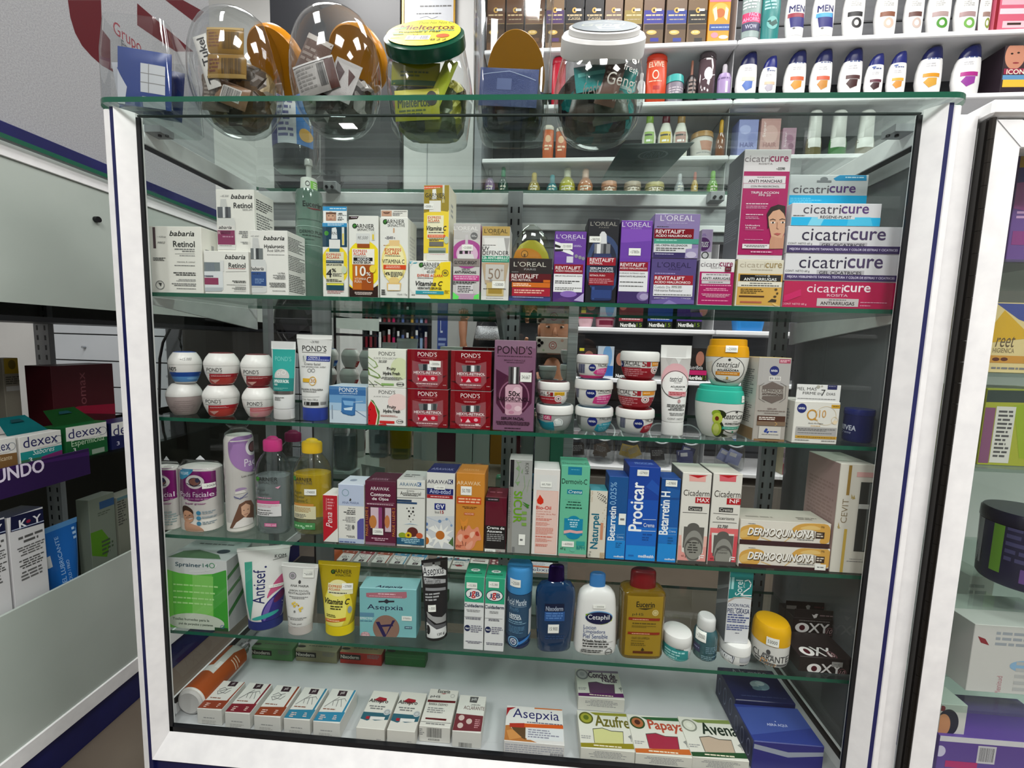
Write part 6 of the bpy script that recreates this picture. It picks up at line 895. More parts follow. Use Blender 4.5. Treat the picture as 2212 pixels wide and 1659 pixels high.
nix('plain bottle green carton, last of the back row', 2340, 2745, 150, 75, '246a34', '2c6a3a', 0)
# white and orange spray bottle lying along the left side
A, Bp = UZ(411, 1512, .03), UZ(532, 1390, .03)
b = empty('spray_bottle', (A[0], A[1], .0)); tag(b, 'white and burnt orange bottle lying on its side along the left edge', 'bottle')
dv = Vector((Bp[0] - A[0], Bp[1] - A[1], 0)); Ln = dv.length; b.rotation_euler = (0, 0, math.atan2(dv.y, dv.x) - math.pi / 2)
mb = MB(); R0 = .0255
mb.loft([[Vector((r * R0 * math.cos(t), y * Ln, R0 + .0006 + r * R0 * math.sin(t))) for t in [2 * math.pi * q / 36 for q in range(36)]] for y, r in ((0, .7), (.01, .93), (.03, 1), (.72, 1), (.78, .93), (.82, .7), (.84, .45), (.86, .42))], M('d2cfca', 'p', .25))
def bf(u, v, o): t = math.pi / 2 - u / R0; return ((R0 + o + .0002) * math.cos(t), v, R0 + .0006 + (R0 + o + .0002) * math.sin(t))
draw(mb, 'P a04a1c -40 4 40 4 44 34 0 46 -40 50;P a04a1c 12 30 44 18 44 118 20 122 12 100;R -14 62 -2 118 a04a1c;L 555 1.4 -34 80 -10 96 -30 104 -8 76 -36 92;L 555 1.4 -30 66 -12 74 -28 84;P 33202a -30 122 -12 122 -12 134 -30 134;R 18 84 40 86 e6cdb8;R 18 90 40 92 e6cdb8;R 18 96 34 98 e6cdb8;P e6e2de 4 56 12 56 12 72 4 72', lambda x, y: (x / 1000, y / 1000 * Ln / .155), bf, curved=(.006, 0))
mb.build('body', b)
mb = MB(); mb.loft([[Vector((r * R0 * math.cos(t), y * Ln, R0 + .0006 + r * R0 * math.sin(t))) for t in [2 * math.pi * q / 24 for q in range(24)]] for y, r in ((.862, .44), (.865, .52), (.93, .52), (.935, .4), (1.0, .34), (1.005, .2))], M('c9cacc', 'm', .25)); mb.build('cap', b)
mb = MB(); mb.loft([[Vector((r * R0 * math.cos(t), y * Ln, R0 + .0006 + r * R0 * math.sin(t))) for t in [2 * math.pi * q / 24 for q in range(24)]] for y, r in ((-.012, .1), (-.014, .55), (-.02, .75), (-.004, .9), (.002, .85))], M('c4c2c0', 'p', .2)); mb.build('base_cup', b)
# long navy cartons lying one behind the other along the right side
def longbox(lab, x0, x1, y0, y1, h, c, art, front=''):
    mb = MB(); w, d = x1 - x0, y1 - y0; mb.box(-w / 2, w / 2, 0, d, 0, h, M(c, 'p', .3), .001, side=M('1c2450', 'p', .3))
    draw(mb, art, lambda x, y: (x / 100 * w, y / 100 * d), lambda u, v, o: (u - w / 2, d - v, h + o), lim=(.001, w - .001, .001, d - .001))
    draw(mb, front, lambda x, y: (x / 100 * w, y / 100 * h), lambda u, v, o: (u - w / 2, -o, h - v), lim=(.001, w - .001, .001, h - .001))
    for q in (.2, .5, .8): draw(mb, 'O 50 50 20 30 8a90b0 3', lambda x, y: (x / 100 * .03, y / 100 * h), lambda u, v, o, q=q: (-w / 2 - o, d * q + u - .015, h - v))
    o = mb.build('tissue_carton', None, ((x0 + x1) / 2, y0, z)); tag(o, label_ := lab, 'box'); return o
h = .05; 
X0, X1 = UZ(1628, 1600, h)[0], UZ(1772, 1600, h)[0]
ya, yb = UZ(1690, 1606, h)[1], UZ(1620, 1452, h)[1]; yc = UZ(1640, 1522, h)[1]
ya = max(ya, .018)
longbox('front navy carton with pale curved band on its end, lying along the right side', X0, X1, ya, yc - .002, h, '28347a', 'R 0 0 100 100 2c3c86;P 3c5096 0 10 100 0 100 55 0 85;T ABRA_AQUI 34 50 64 58 c9cfe6;E 50 44 1 1 dde', 'R 0 0 100 100 2a2a78;P 9aa0b0 0 10 50 30 100 20 100 34 50 48 0 26')
longbox('rear navy carton with white flower emblem and pale lettering, lying along the right side', X0 + .004, X1 - .002, yc, yb, h + .006, '1a2150', 'R 0 0 100 100 1a2150;T A_la_mano 22 4 84 22 b4bccc;E 58 52 16 15 8aa0b0;E 52 50 10 9 b4c4cc;E 64 56 9 8 7a94a4;E 60 46 8 7 c9d4da;E 50 62 8 6 6a8494;G 14 84 90 90 1 39406a', 'R 0 0 100 100 1a2150')

# ------------------------------------------------------------------ candy and sachet jars on the glass top
TZ = GT1 + .0004
CLR = M('f3f5f5', 'c')
def jar_at(name, label, cat, xpx, ypx, Yc, group='clear jars on the glass top', rz=0):
    p = UY(xpx, ypx, Yc); r = empty(name, (p[0], Yc, TZ), rz); tag(r, label, cat, group); return r
JAR = {}
def sachet(label, cat, root, dx, dy, dz, w, h, rot, c, art='', foil=False, group=None, name='sachet', yaw=0):
    """flat pillow packet standing inside a jar, facing the front; a thing of its own"""
    if root.name in JAR and root.name != 'acrylic_box' and not root.name.startswith('sweet') and dy > -.030: return None   # the heap stands there
    w, h, dx, dy, dz = fit(root, w, h, rot, dx, dy, dz)
    mb = MB(); n = 8; mat = M(c, 'f' if foil else 'p', None if foil else .25)
    def th(u, v): return .0035 * (max(0, 1 - abs(2 * u - 1) ** 3) * max(0, 1 - abs(2 * v - 1) ** 3)) ** .5
    for s in (-1, 1):
        vs = [((i / n - .5) * w, s * th(i / n, j / n) + .0002 * s, (j / n - .5) * h) for j in range(n + 1) for i in range(n + 1)]
        mb.add(vs, [(j * (n + 1) + i, j * (n + 1) + i + 1, (j + 1) * (n + 1) + i + 1, (j + 1) * (n + 1) + i) for j in range(n) for i in range(n)], mat, True)
    if art: draw(mb, art, lambda x, y: (x / 100 * w, y / 100 * h), lambda u, v, o: (u - w / 2, -th(u / w, v / h) - .0003 - o, h / 2 - v), curved=(w / 8, h / 8), lim=(.0005, w - .0005, .0005, h - .0005))
    o = mb.build(name); loc = Matrix.Translation(Vector(root.location)) @ Matrix.Rotation(root.rotation_euler[2], 4, 'Z') @ Matrix.Translation((dx, dy, dz))
    o.matrix_world = loc @ Matrix.Rotation(yaw, 4, 'Z') @ Matrix.Rotation(rot, 4, 'Y'); tag(o, label, cat, group); return o
def fit(root, w, h, rot, dx, dy, dz):
    """shrink a packet until it lies inside its jar"""
    if root.name not in JAR: return w, h, dx, dy, dz
    T, XS, YS, CY, n = JAR[root.name]
    for _ in range(40):
        ok = True
        for a, b in ((-1, -1), (-1, 1), (1, 1), (1, -1), (0, 1), (0, -1), (1, 0), (-1, 0)):
            x, z = a * w / 2, b * h / 2; x, z = x * math.cos(rot) + z * math.sin(rot) + dx, -x * math.sin(rot) + z * math.cos(rot) + dz
            if z < T[0] + .004 or z > T[-1] - .016: ok = False; dz += .0015 if z < T[0] + .004 else -.0015; continue
            rx, ry, cy = np.interp(z, T, XS), np.interp(z, T, YS), np.interp(z, T, CY)
            if (abs(x) / rx) ** n + ((abs(dy - cy) + .004) / ry) ** n > .93: ok = False
        if ok: break
        w *= .975; h *= .975; dx *= .95; dy *= .95
    return w, h, dx, dy, dz
def loftj(root, pn, rings, mat, n=2., art='', R=None, cap1=True, seg=64):
    JAR.setdefault(root.name, ([q[1] for q in rings], [q[2] for q in rings], [(q[3] or q[2]) * math.cos(q[4]) for q in rings], [q[0] for q in rings], n))
    mb = MB(); mb.loft([ring(0, q[0], q[1], q[2], q[3] if q[3] else q[2], n, seg, q[4]) for q in rings], mat, cap1=cap1)
    if art:
        T = [q[1] for q in rings]; XS = [q[2] for q in rings]; YS = [q[3] or q[2] for q in rings]; CY = [q[0] for q in rings]
        def fm(u, v, o):
            rx, ry, cy = np.interp(v, T, XS), np.interp(v, T, YS), np.interp(v, T, CY); u = max(-.95 * rx, min(.95 * rx, u))
            return u, cy - ry * (1 - abs(u / rx) ** n) ** (1 / n) - .0006 - o * 2, v
        draw(mb, art, lambda x, y: (x / 1000, (200 - y) / 1000), fm, curved=(.009, .02))
    return mb.build(pn, root)
def disc(root, pn, mat, cy, cz, r, t, tilt, thick, art='', rx=None, topc=None, bev=.9):
    """round lid whose axis leans by tilt towards the front; artwork in mm from its centre"""
    mb = MB(); ax = Vector((0, -math.sin(tilt), math.cos(tilt))); rx = rx or r
    mb.loft([ring(0, cy + ax.y * d, cz + ax.z * d, rx * k, r * k, 2, 48, tilt) for d, k in ((0, 1), (thick * .1, 1.01), (thick * .85, 1), (thick, bev))], mat)
    if topc: mb.add([v + ax * .0006 for v in ring(0, cy + ax.y * thick, cz + ax.z * thick, rx * .87, r * .87, 2, 48, tilt)], [tuple(range(48))], M(topc))
    e1, e2 = Vector((1, 0, 0)), Vector((0, -math.cos(tilt), -math.sin(tilt))); c0 = Vector((0, cy, cz)) + ax * (thick + .0008)
    if art: draw(mb, art, lambda x, y: (x / 1000, y / 1000), lambda u, v, o: c0 + e1 * u + e2 * v + ax * o)
    return mb.build(pn, root)
def heap(j, cols, lab, z1, kx, ky, seed, scale=38):
    """the tangle of packets nobody could count behind the front ones"""
    T, XS, YS, CY, n = JAR[j.name]; rr = random.Random(seed); rings = []; m = 9; k = 30
    for i in range(m):
        z = .006 + (z1 - .006) * i / (m - 1); f = 1 if 0 < i < m - 2 else (.86 if i == 0 else (.85 if i == m - 2 else .45)); R_ = ring(0, np.interp(z, T, CY) + .006, z, np.interp(z, T, XS) * kx * f, np.interp(z, T, YS) * ky * f, max(n, 2), k)
        rings.append([Vector((p.x * q, p.y * q, p.z + rr.uniform(-.004, .004) * (0 < i))) for p in R_ for q in [rr.uniform(.93, 1.0)]])
    mb = MB(); mb.loft(rings, wrapper_mat('wrappers_' + cols[0], cols, scale), smooth=False); o = mb.build('packet_heap'); o.matrix_world = Matrix.Translation(j.location) @ Matrix.Rotation(j.rotation_euler[2], 4, 'Z'); tag(o, lab, 'packets', kind='stuff')
# green-lidded jar
R = .0655
j = jar_at('lozenge_jar', 'square-shouldered clear jar of yellow and green packets, slanted green lid with yellow label', 'jar', 931, 250, .1)
t = math.radians(50)
loftj(j, 'body', [(0, 0, R * .80, 0, 0), (0, .004, R * .88, 0, 0), (0, .045, R * .95, 0, 0), (0, .078, R, 0, 0), (-.002, .092, R * .97, 0, .12), (-.010, .104, R * .93, 0, .4), (-.022, .114, R * .88, 0, .7), (-.030, .118, R * .86, 0, t)], CLR, 3.2)
disc(j, 'lid', M('0c4a34', 'p', .22), -.031, .118, R * .93, 0, t, .020,
     'E 0 0 56 56 e6d838;T Mieltertos -40 -30 44 -10 6a2a14 b;T Dios_No_Nos_Ol -14 -46 40 -36 3a5a1c;P 5a8a4a -52 -18 -30 -22 -30 -14 -46 -10;T con_Propoleo -8 -10 46 0 3a8a8a b;T Propoleo_y_Miel -38 -4 24 5 3a4a1c b;P 2c5c24 -48 2 -30 6 -28 11 -44 12;R -22 16 14 34 e9e9e0;B -20 18 12 32 3a3a5a;E 32 18 10 8 c05a28;G -46 18 -28 26 2 7a7a2c;T 822 16 30 40 38 5a4a14;O -10 12 4 4 333 1', topc='e0d23a')
YG = 'packets in the green-lidded jar'
for i, (dx, dy, dz, w, h, rt, c, lab, art) in enumerate((
    (-.012, -.046, .038, .070, .050, -.05, 'a9a82a', 'yellow packet standing lowest at the front of the green-lidded jar', 'R 0 0 100 20 c9c438;T Mieltertos 8 30 80 60 2a3a14 b;G 10 66 70 88 2 4a5a1c;E 84 34 12 24 1c1c1c'),
    (.030, -.042, .088, .020, .085, .42, 'b4c42c', 'narrow lime packet leaning to the right in the green-lidded jar', 'R 0 0 25 100 d0d83c'),
    (-.015, -.037, .102, .072, .036, .04, 'b0ae1e', 'yellow packet across the middle of the green-lidded jar', 'G 20 40 80 70 2 6a7a1c;R 0 80 100 100 3a6a34'),
    (-.006, -.022, .128, .080, .03, -.06, '2c3a1c', 'dark green packet just under the green lid', 'R 20 20 80 60 8a8a24'),
    (.012, -.024, .055, .085, .075, .1, '3a5a28', 'dark green packet behind the yellow ones in the green-lidded jar', 'E 20 10 5 6 7aa058;E 35 10 5 6 7aa058;E 50 10 5 6 7aa058;E 65 10 5 6 7aa058;E 80 10 5 6 7aa058'),
    (-.005, -.010, .06, .095, .1, .0, '6a7a1c', 'olive packet at the back of the green-lidded jar', ''), (0, .01, .05, .1, .085, .2, '2a3c18', 'dark packet rearmost in the green-lidded jar', ''))):
    sachet(lab, 'packet', j, dx, dy, dz * .76, w * 1.05, h * .95, rt, c, art, group=YG)
heap(j, ['3c4a18', '8a8c1e', '1e2c12', '5a6a1c', 'a8a428'], 'tangled yellow and dark green packets filling the green-lidded jar', .092, .90, .50, 1)
# white-lidded round jar
R = .070; t = math.radians(43)
j = jar_at('candy_jar', 'round clear jar of brown and turquoise sachets with white screw lid and white script', 'jar', 1290, 250, .105)
SCR = 'T Gengi 10 92 56 118 e9e9e4 i;T fresh 28 122 52 132 c9c9c4 i;T Gengi -52 62 -14 100 b9b9b4 iv;T Gengi 4 138 50 160 a9a9a0 i;T fresh 14 162 40 174 8a8a84 i;T fresh -30 150 -6 168 8a8a84 i'.replace('T Gengi', 'T Gengi')
loftj(j, 'body', [(0, 0, R * .55, 0, 0), (0, .006, R * .72, 0, 0), (0, .025, R * .90, 0, 0), (0, .05, R, 0, 0), (0, .075, R, 0, 0), (-.002, .095, R * .95, 0, .1), (-.008, .109, R * .90, 0, .35), (-.018, .118, R * .84, 0, t)], CLR, 2, 
      ';'.join(s for s in SCR.split(';')).replace(' 62 ', ' 102 '))
disc(j, 'lid', M('dcdcda', 'p', .35), -.018, .118, R * .90, 0, t, .026, bev=.95)
disc(j, 'lid_step', M('d6d6d4', 'p', .35), -.018 - math.sin(t) * .0262, .118 + math.cos(t) * .0262, R * .75, 0, t, .008, 'E 0 0 48 48 2c4450;T Gengi -34 -14 32 8 8a9080 i;P 7a8a94 -14 8 18 6 22 28 -10 30;R -6 12 14 24 2c4450;L 9aa4a8 3 -30 -20 0 -30 30 -16')
BT = 'sachets in the white-lidded jar'
for dx, dy, dz, w, h, rt, c, lab, art in ((-.018, -.050, .082, .05, .036, -.15, '0f8a88', 'shiny turquoise sachet at front left in the white-lidded jar', 'R 10 30 90 45 5ac0b8'),
    (.014, -.048, .078, .03, .066, .25, '6a5044', 'brown sachet leaning at the front of the white-lidded jar', 'G 20 20 80 50 3 b09a8a'), (.046, -.032, .09, .03, .05, .3, '1c9a94', 'turquoise sachet at front right in the white-lidded jar', 'R 0 60 100 70 a9dcd4'),
    (-.03, -.038, .045, .055, .05, .2, '4a3c34', 'dark brown sachet low left in the white-lidded jar', ''), (.02, -.036, .04, .06, .05, -.2, '54564a', 'grey-brown sachet low right in the white-lidded jar', 'G 15 20 85 40 2 8a8a7a'),
    (.0, -.026, .108, .09, .045, .05, '5a4438', 'brown sachet across the neck of the white-lidded jar', 'R 60 10 85 90 b0a090'), (-.02, -.012, .075, .08, .09, -.1, '2c5a58', 'dull teal sachet in the middle of the white-lidded jar', ''),
    (.0, .012, .06, .115, .09, .1, '3a322c', 'dark sachet at the back of the white-lidded jar', '')):
    sachet(lab, 'sachet', j, dx, dy, dz * .85, w * 1.1, h * 1.1, rt, c, art, foil='shiny' in lab, group=BT)
heap(j, ['4a3c34', '1c7a78', '6a5648', '2a2622', '8a7868', '14908c'], 'tangled brown and turquoise sachets filling the white-lidded jar', .100, .93, .55, 2)
# two egg-shaped jars with amber lids facing the staff side
def egg(lab, xpx, Yc, rx, ry, rz_, lx, rot):
    j = jar_at('candy_jar', lab, 'jar', xpx, 200, Yc)
    rings = []
    for i in range(17):
        a = -math.pi / 2 * .80 + (math.pi / 2 * .80 + math.pi / 2 * .97) * i / 16
        rings.append((0, rz_ * (math.sin(a) + math.sin(math.pi / 2 * .80)), rx * math.cos(a) ** .65, ry * math.cos(a) ** .65, 0))
    loftj(j, 'body', rings, CLR, 2.2)
    t = -math.radians(48); mb = MB(); ax = Vector((.18, math.sin(-t), math.cos(t))).normalized(); c0 = Vector((lx, ry * .60, rz_ * 1.42))
    e1 = ax.cross(Vector((0, 0, 1))).normalized(); e2 = ax.cross(e1)
    mb.loft([[c0 + ax * d + e1 * (.050 * k * math.cos(q * math.pi / 20)) + e2 * (.050 * k * math.sin(q * math.pi / 20)) for q in range(40)] for d, k in ((0, .95), (.004, 1), (.016, 1), (.019, .95))], M('c98410', 'p', .25)); mb.build('lid', j)
    return j
j = egg('egg-shaped clear jar of gold and brown wrappers, orange lid at its back', 514, .08, .068, .060, .092, .040, 0)
for dx, dy, dz, w, h, rt, c, lab, art in ((-.032, -.055, .092, .024, .085, -.28, 'dcdad4', 'white wrapper strip with large black upright lettering in the egg-shaped jar', 'T Tu_Tukel 30 8 82 92 1c1c1c bv'),
    (.012, -.052, .122, .060, .038, .04, '9a7430', 'gold wrapper with barcode lines, upper front of the egg-shaped jar', 'G 8 20 40 80 5 7a4a1c;B 45 20 90 85 5a4420;R 0 0 100 12 b89a5c'), (.014, -.049, .082, .060, .034, .03, '8c6a2c', 'gold wrapper with printed lines, middle front of the egg-shaped jar', 'B 40 20 90 85 4a381c;G 6 20 34 80 4 6a3a1c;R 0 84 100 100 b09050'),
    (.016, -.042, .044, .055, .034, .35, '8a6a50', 'brown wrapper with a barcode low in the egg-shaped jar', 'R 20 20 80 80 c9c6c0;B 24 26 76 74 333'), (-.030, -.036, .05, .05, .055, .1, '6e6258', 'grey-brown wrapper at lower left in the egg-shaped jar', 'G 10 20 90 80 5 9a9084'),
    (.0, -.02, .075, .105, .1, -.1, '5a4a34', 'crumpled brown wrapper in the middle of the egg-shaped jar', 'G 10 10 90 40 3 8a7a5c'), (.0, .005, .06, .11, .085, .12, '3c3228', 'dark wrapper at the back of the egg-shaped jar', ''), (-.02, -.03, .15, .028, .03, .1, '4a1c14', 'small maroon wrapper at the top of the egg-shaped jar', '')):
    sachet(lab, 'wrapper', j, dx, dy * .92, dz * .95, w * 1.12, h * 1.12, rt, c, art, group='wrappers in the left egg-shaped jar')
heap(j, ['6a5030', '3a3024', '8c7850', 'a49c8c', '4a3c30'], 'tangled gold and brown wrappers filling the gold-wrapper egg-shaped jar', .105, .90, .52, 3)
j = egg('egg-shaped clear jar of silver and brown foil packets, big amber lid showing through', 727, .08, .069, .060, .092, .016, 0)
for dx, dy, dz, w, h, rt, c, lab, art in ((-.02, -.05, .068, .068, .05, -.28, 'a4a09c', 'silver packet with barcode leaning at the front of the amber-lidded jar', 'R 78 0 100 100 4a241c;B 58 15 76 85 222;G 6 15 50 85 6 7a7672;R 0 0 100 8 c9c6c4'), (.034, -.044, .065, .045, .06, .4, 'b4b0ae', 'crumpled silver foil packet on the right in the amber-lidded jar', 'P 3a1c1c 10 10 50 30 40 80 20 60;P 4a2420 60 20 90 30 80 60'),
    (-.022, -.034, .10, .04, .055, .45, '5a4034', 'brown foil packet leaning left in the amber-lidded jar', 'R 0 0 100 14 b4aca4;G 10 30 90 70 3 8a7a70'), (-.046, -.03, .075, .03, .06, .1, 'b9b7b4', 'pale foil packet at the left edge of the amber-lidded jar', ''), (.01, -.026, .032, .08, .045, .1, '8c8886', 'grey foil packet at the bottom of the amber-lidded jar', 'R 40 30 60 50 333;R 64 30 80 50 444'),
    (.0, -.012, .06, .1, .08, -.15, '4a3a34', 'dark brown packet in the middle of the amber-lidded jar', ''), (.0, .012, .05, .1, .075, .15, '38342f', 'dark packet at the back of the amber-lidded jar', '')):
    sachet(lab, 'packet', j, dx, dy * .92, dz * .95, w * 1.12, h * 1.12, rt, c, art, foil='foil' in lab, group='foil packets in the amber-lidded jar')
heap(j, ['5c5654', '2e2624', '9a9692', '3e2c28', 'b4b0ac'], 'tangled silver and brown foil packets filling the amber-lidded jar', .085, .90, .52, 4)
# square jar with an oval amber lid
j = jar_at('candy_jar', 'square clear jar with oval amber lid seen through it and navy packets at the bottom', 'jar', 1106, 250, .095)
loftj(j, 'body', [(0, 0, .046, .04, 0), (0, .005, .052, .047, 0), (0, .05, .058, .053, 0), (0, .19, .0605, .056, 0), (.002, .224, .060, .055, -.1), (.002, .23, .056, .05, -.1)], CLR, 6)
disc(j, 'lid', M('b07a08', 'p', .3), .062, .125, .066, 0, -math.radians(58), .014, rx=.050)
for dx, dy, dz, w, h, rt, c, lab, art in ((-.004, -.040, .05, .085, .05, .05, '2c3c6a', 'shiny navy packet at the top of the pile in the square jar', 'R 30 30 55 60 4a5c8c;L 8a9ab8 2 5 20 50 10 95 30'), (.012, -.034, .036, .07, .06, -.2, '2a2e36', 'black packet with printed panel in the square jar', 'R 40 10 75 40 5a6068;R 40 48 75 80 4a5058'), (-.025, -.026, .035, .06, .06, .4, '1e222c', 'black crumpled packet at lower left in the square jar', ''),
    (.0, -.014, .035, .095, .06, .1, '242c44', 'dark blue packet in the middle of the square jar', ''), (.032, -.0, .06, .028, .09, -.05, '34508c', 'blue packet standing on the right side of the square jar', '')):
    sachet(lab, 'packet', j, dx, dy, dz * 1.1, w * 1.1, h * 1.15, rt, c, art, foil='shiny' in lab, group='packets in the square jar')
heap(j, ['1c222c', '2c3a5c', '14181e', '3a424c'], 'tangled dark and navy packets filling the bottom of the square jar', .075, .90, .50, 5)
# far left container
p = UY(332, 160, .06); j = empty('acrylic_box', (p[0], .06, TZ), .2); tag(j, 'clear tapered acrylic box of blue and white packets, far left of the glass top', 'box')
loftj(j, 'body', [(0, 0, .050, .040, 0), (0, .005, .053, .044, 0), (-.002, .085, .050, .044, -.05), (-.004, .128, .044, .04, -.25)], CLR, 8, cap1=False)
sachet('blue packet with white window grid in the acrylic box', 'packet', j, .008, -.038, .055, .082, .092, .05, '2c4488', 'R 45 25 90 75 c9ccd0;L 888 1.5 45 42 90 42;L 888 1.5 45 58 90 58;L 888 1.5 60 25 60 75;R 48 82 90 100 a9aeb4;P c9ccd4 0 40 20 70 14 100 0 100')
sachet('white packet behind the blue one in the acrylic box', 'packet', j, -.01, -.022, .05, .09, .085, -.12, 'b9bcc4', 'G 10 10 90 40 4 5a6a9a;R 0 80 100 92 2c4488')
sachet('navy packet rearmost in the acrylic box', 'packet', j, .0, -.006, .048, .095, .08, .1, '24346a', '')
# tub standing at the back of the glass top
p = UY(642, 320, .245); j = empty('plastic_tub', (p[0], .245, TZ)); tag(j, 'dark translucent tub with blue and white label, at the back of the glass top', 'tub')
loftj(j, 'body', [(0, 0, .036, 0, 0), (0, .006, .043, 0, 0), (0, .16, .046, 0, 0), (0, .17, .04, 0, 0)], M('4a5258', 't', .35), 2, 'R -44 50 -14 160 3a3a78;R -14 50 22 160 c9cdd4;G -12 70 18 150 8 5a5c8a;R 22 50 44 160 1c6ab0;E 34 140 8 12 c99a3a')
disc(j, 'lid', M('c9ccd0'), 0, .170, .047, 0, 0, .02)
# leaflet lying on the glass top, seen from below
q = [UZ(*c, TZ) for c in ((1345, 312), (1500, 308), (1420, 392), (1300, 388))]; mb = MB()
vs = [(a[0], a[1], TZ + d) for d in (0, .0006) for a in q]
mb.add(vs, [(0, 1, 2, 3), (7, 6, 5, 4), (0, 4, 5, 1), (1, 5, 6, 2), (2, 6, 7, 3), (3, 7, 4, 0)], M('5a6e6c'))
ux, uy_ = Vector(vs[1]) - Vector(vs[0]), Vector(vs[3]) - Vector(vs[0])
draw(mb, 'O 55 28 22 12 a9b4b4 3;T GRIN 42 20 68 36 8aa0a0;R 35 42 70 50 3a4a4c;G 10 56 80 64 1 4a5a5c;R 10 70 34 88 3c4c4e;G 40 72 80 88 3 4a5c5c', lambda x, y: (x / 100, y / 100), lambda u, v, o: Vector(vs[0]) + ux * u + uy_ * v - Vector((0, 0, o + .0001)))
tag(mb.build('leaflet'), 'grey-green printed leaflet lying on the glass top behind the white-lidded jar', 'leaflet')

# ------------------------------------------------------------------ counter along the left side, facing right
LX = -.88; y0c, y1c = -1.2, .95
lc = empty('glass_counter', (LX, 0, 0)); tag(lc, 'low glass counter on the left with frosted panels and blue top stripe, at right angles', 'counter')
def lbox(pn, x0, x1, ya, yb, z0, z1, mat, ch=0):
    mb = MB(); mb.box(x0 - LX, x1 - LX, ya, yb, z0, z1, mat, ch); return mb.build(pn, lc)
frost = noisy('frosted_panel', 'a9b3ac', 'b9c2bb', 3, .35)
for sgn in (0,):
    mb = MB(); mb.box(-.46, .015, y0c, y1c, .998, 1.006, glass); mb.box(.0152, .016, y0c, y1c, .998, 1.006, gedge); mb.build('glass_top', lc)
lbox('top_board', LX - .45, LX - .022, y0c, y1c, .955, .97, M('3a3833'))  # added opaque board: blocks the light from above, keeps the interior dark
lbox('end_panel', LX - .45, LX - .022, y1c - .012, y1c - .002, -.1, .954, M('3a3833'))  # added end sheet: shuts out light together with the board above
lbox('under_board', LX - .30, LX - .008, y0c, y1c, .690, .7, M('17181a'))  # near-black strip painting the interior shade below the frosted panel
lbox('lower_back_board', LX - .46, LX - .452, .165, y1c, -.1, .40, M('2a2722'))  # added dark sheet: its colour stands in for shade in the lower interior
lbox('top_stripe', LX - .03, LX + .006, y0c, y1c, 1.0065, 1.03, m_navy, .001)
lbox('top_profile', LX - .02, LX + .004, y0c, y1c, .972, .9975, m_white, .001)
lbox('upper_panel', LX - .006, LX, y0c, y1c, .722, .9715, frost)
q = UX(206, 474, LX); mb = MB(); mb.tube([(.0002, q[1], q[2]), (.008, q[1], q[2])], .006, m_black, 14); mb.build('lock', lc)
lbox('lower_panel', LX - .006, LX, y0c, y1c, -.10, .166, frost)
lbox('bottom_profile', LX - .02, LX + .004, y0c, y1c, -.135, -.1, m_white, .001)
lbox('plinth', LX - .35, LX - .004, y0c, y1c, FLOOR + .0005, -.135, m_navy)
lbox('lower_deck', LX - .32, LX - .012, y0c, y1c, -.12, -.102, m_white)
lbox('back_board', LX - .46, LX - .452, y0c, .16, -.1, .95, noisy('dark_board', '26241f', '302d27', 5, .6))
LS = .412
lbox('glass_shelf', LX - .30, LX - .004, y0c, y1c, LS - .008, LS - .002, glass)
q = UX(95, 800, LX - .28); slotted('slotted_upright', q[0] - LX, q[1], .04, -.1, .97, lc).rotation_euler = (0, 0, 0)
lbox('rear_rail', LX - .31, LX - .28, y0c, y1c, .70, .77, M('6a6a66'))
def cx(name, label, cat, k, xl, xr, yt, zb, c, art, d=.05, X=LX - .012, tc=None, top=None, group=None, hdr=None):
    """carton whose printed face looks to the right (+X)"""
    yb = inv(k, *PJ((X, UX(*px(k, (xl + xr) / 2, yt), X)[1], zb)))[1]; ym = (yt + yb) / 2
    A, Bq = UX(*px(k, xl, ym), X)[1], UX(*px(k, xr, ym), X)[1]; Z1 = UX(*px(k, (xl + xr) / 2, yt), X)[2]; h = Z1 - zb; w = Bq - A
    mb = MB(); mb.box(-d, 0, .0004, w - .0004, 0, h, M(c), .0006, top=M(tc or c))
    draw(mb, art, lambda x, y: (UX(*px(k, x, y), X)[1] - A, Z1 - UX(*px(k, x, y), X)[2]), lambda u, v, o: (o, u, h - v), lim=(.0008, w - .0008, .0005, h - .0005))
    o = mb.build(name, None, (X, A, zb)); tag(o, label, cat, group)
    if hdr:
        hb = MB(); hb.add([(-d * .5, .002, h), (-d * .5, w - .002, h), (-d - .01, w - .012, h + .03), (-d - .01, .012, h + .03)], [(0, 1, 2, 3), (3, 2, 1, 0)], M(hdr)); hb.add([(-d * .86 - .002, w * .35, h + .0205), (-d * .86 - .002, w * .65, h + .0205), (-d * .98 - .002, w * .6, h + .0255), (-d * .98 - .002, w * .4, h + .0255)], [(0, 1, 2, 3)], M('0c3a40')); hb.build('header_flap', o)
    return o
zl = LS - .0015
DEX = lambda x0, x1, y0, y1, s: 'T dexex %d %d %d %d 24245c;O %d %d %d %d 5a6a7a 5;G %d %d %d %d 1 999' % (x0, y0, x1, y1, x1 + 10, (y0 + y1) / 2 - 8, 44, 42, x0 + (x1 - x0) * .4, y1 + 8, x1, y1 + 16)
cx('small_carton', 'white and brown small carton at the left picture edge on the left counter shelf', 'box', 'u', -200, 188, 1510, zl, 'dcdcd8', 'P 7a5a34 -200 1700 200 1640 200 1800 -200 1900;' + DEX(-160, 110, 1540, 1640, 0) + ';T Lubricante -100 1690 128 1740 d9c9a8', group='small cartons in a row on the left counter')
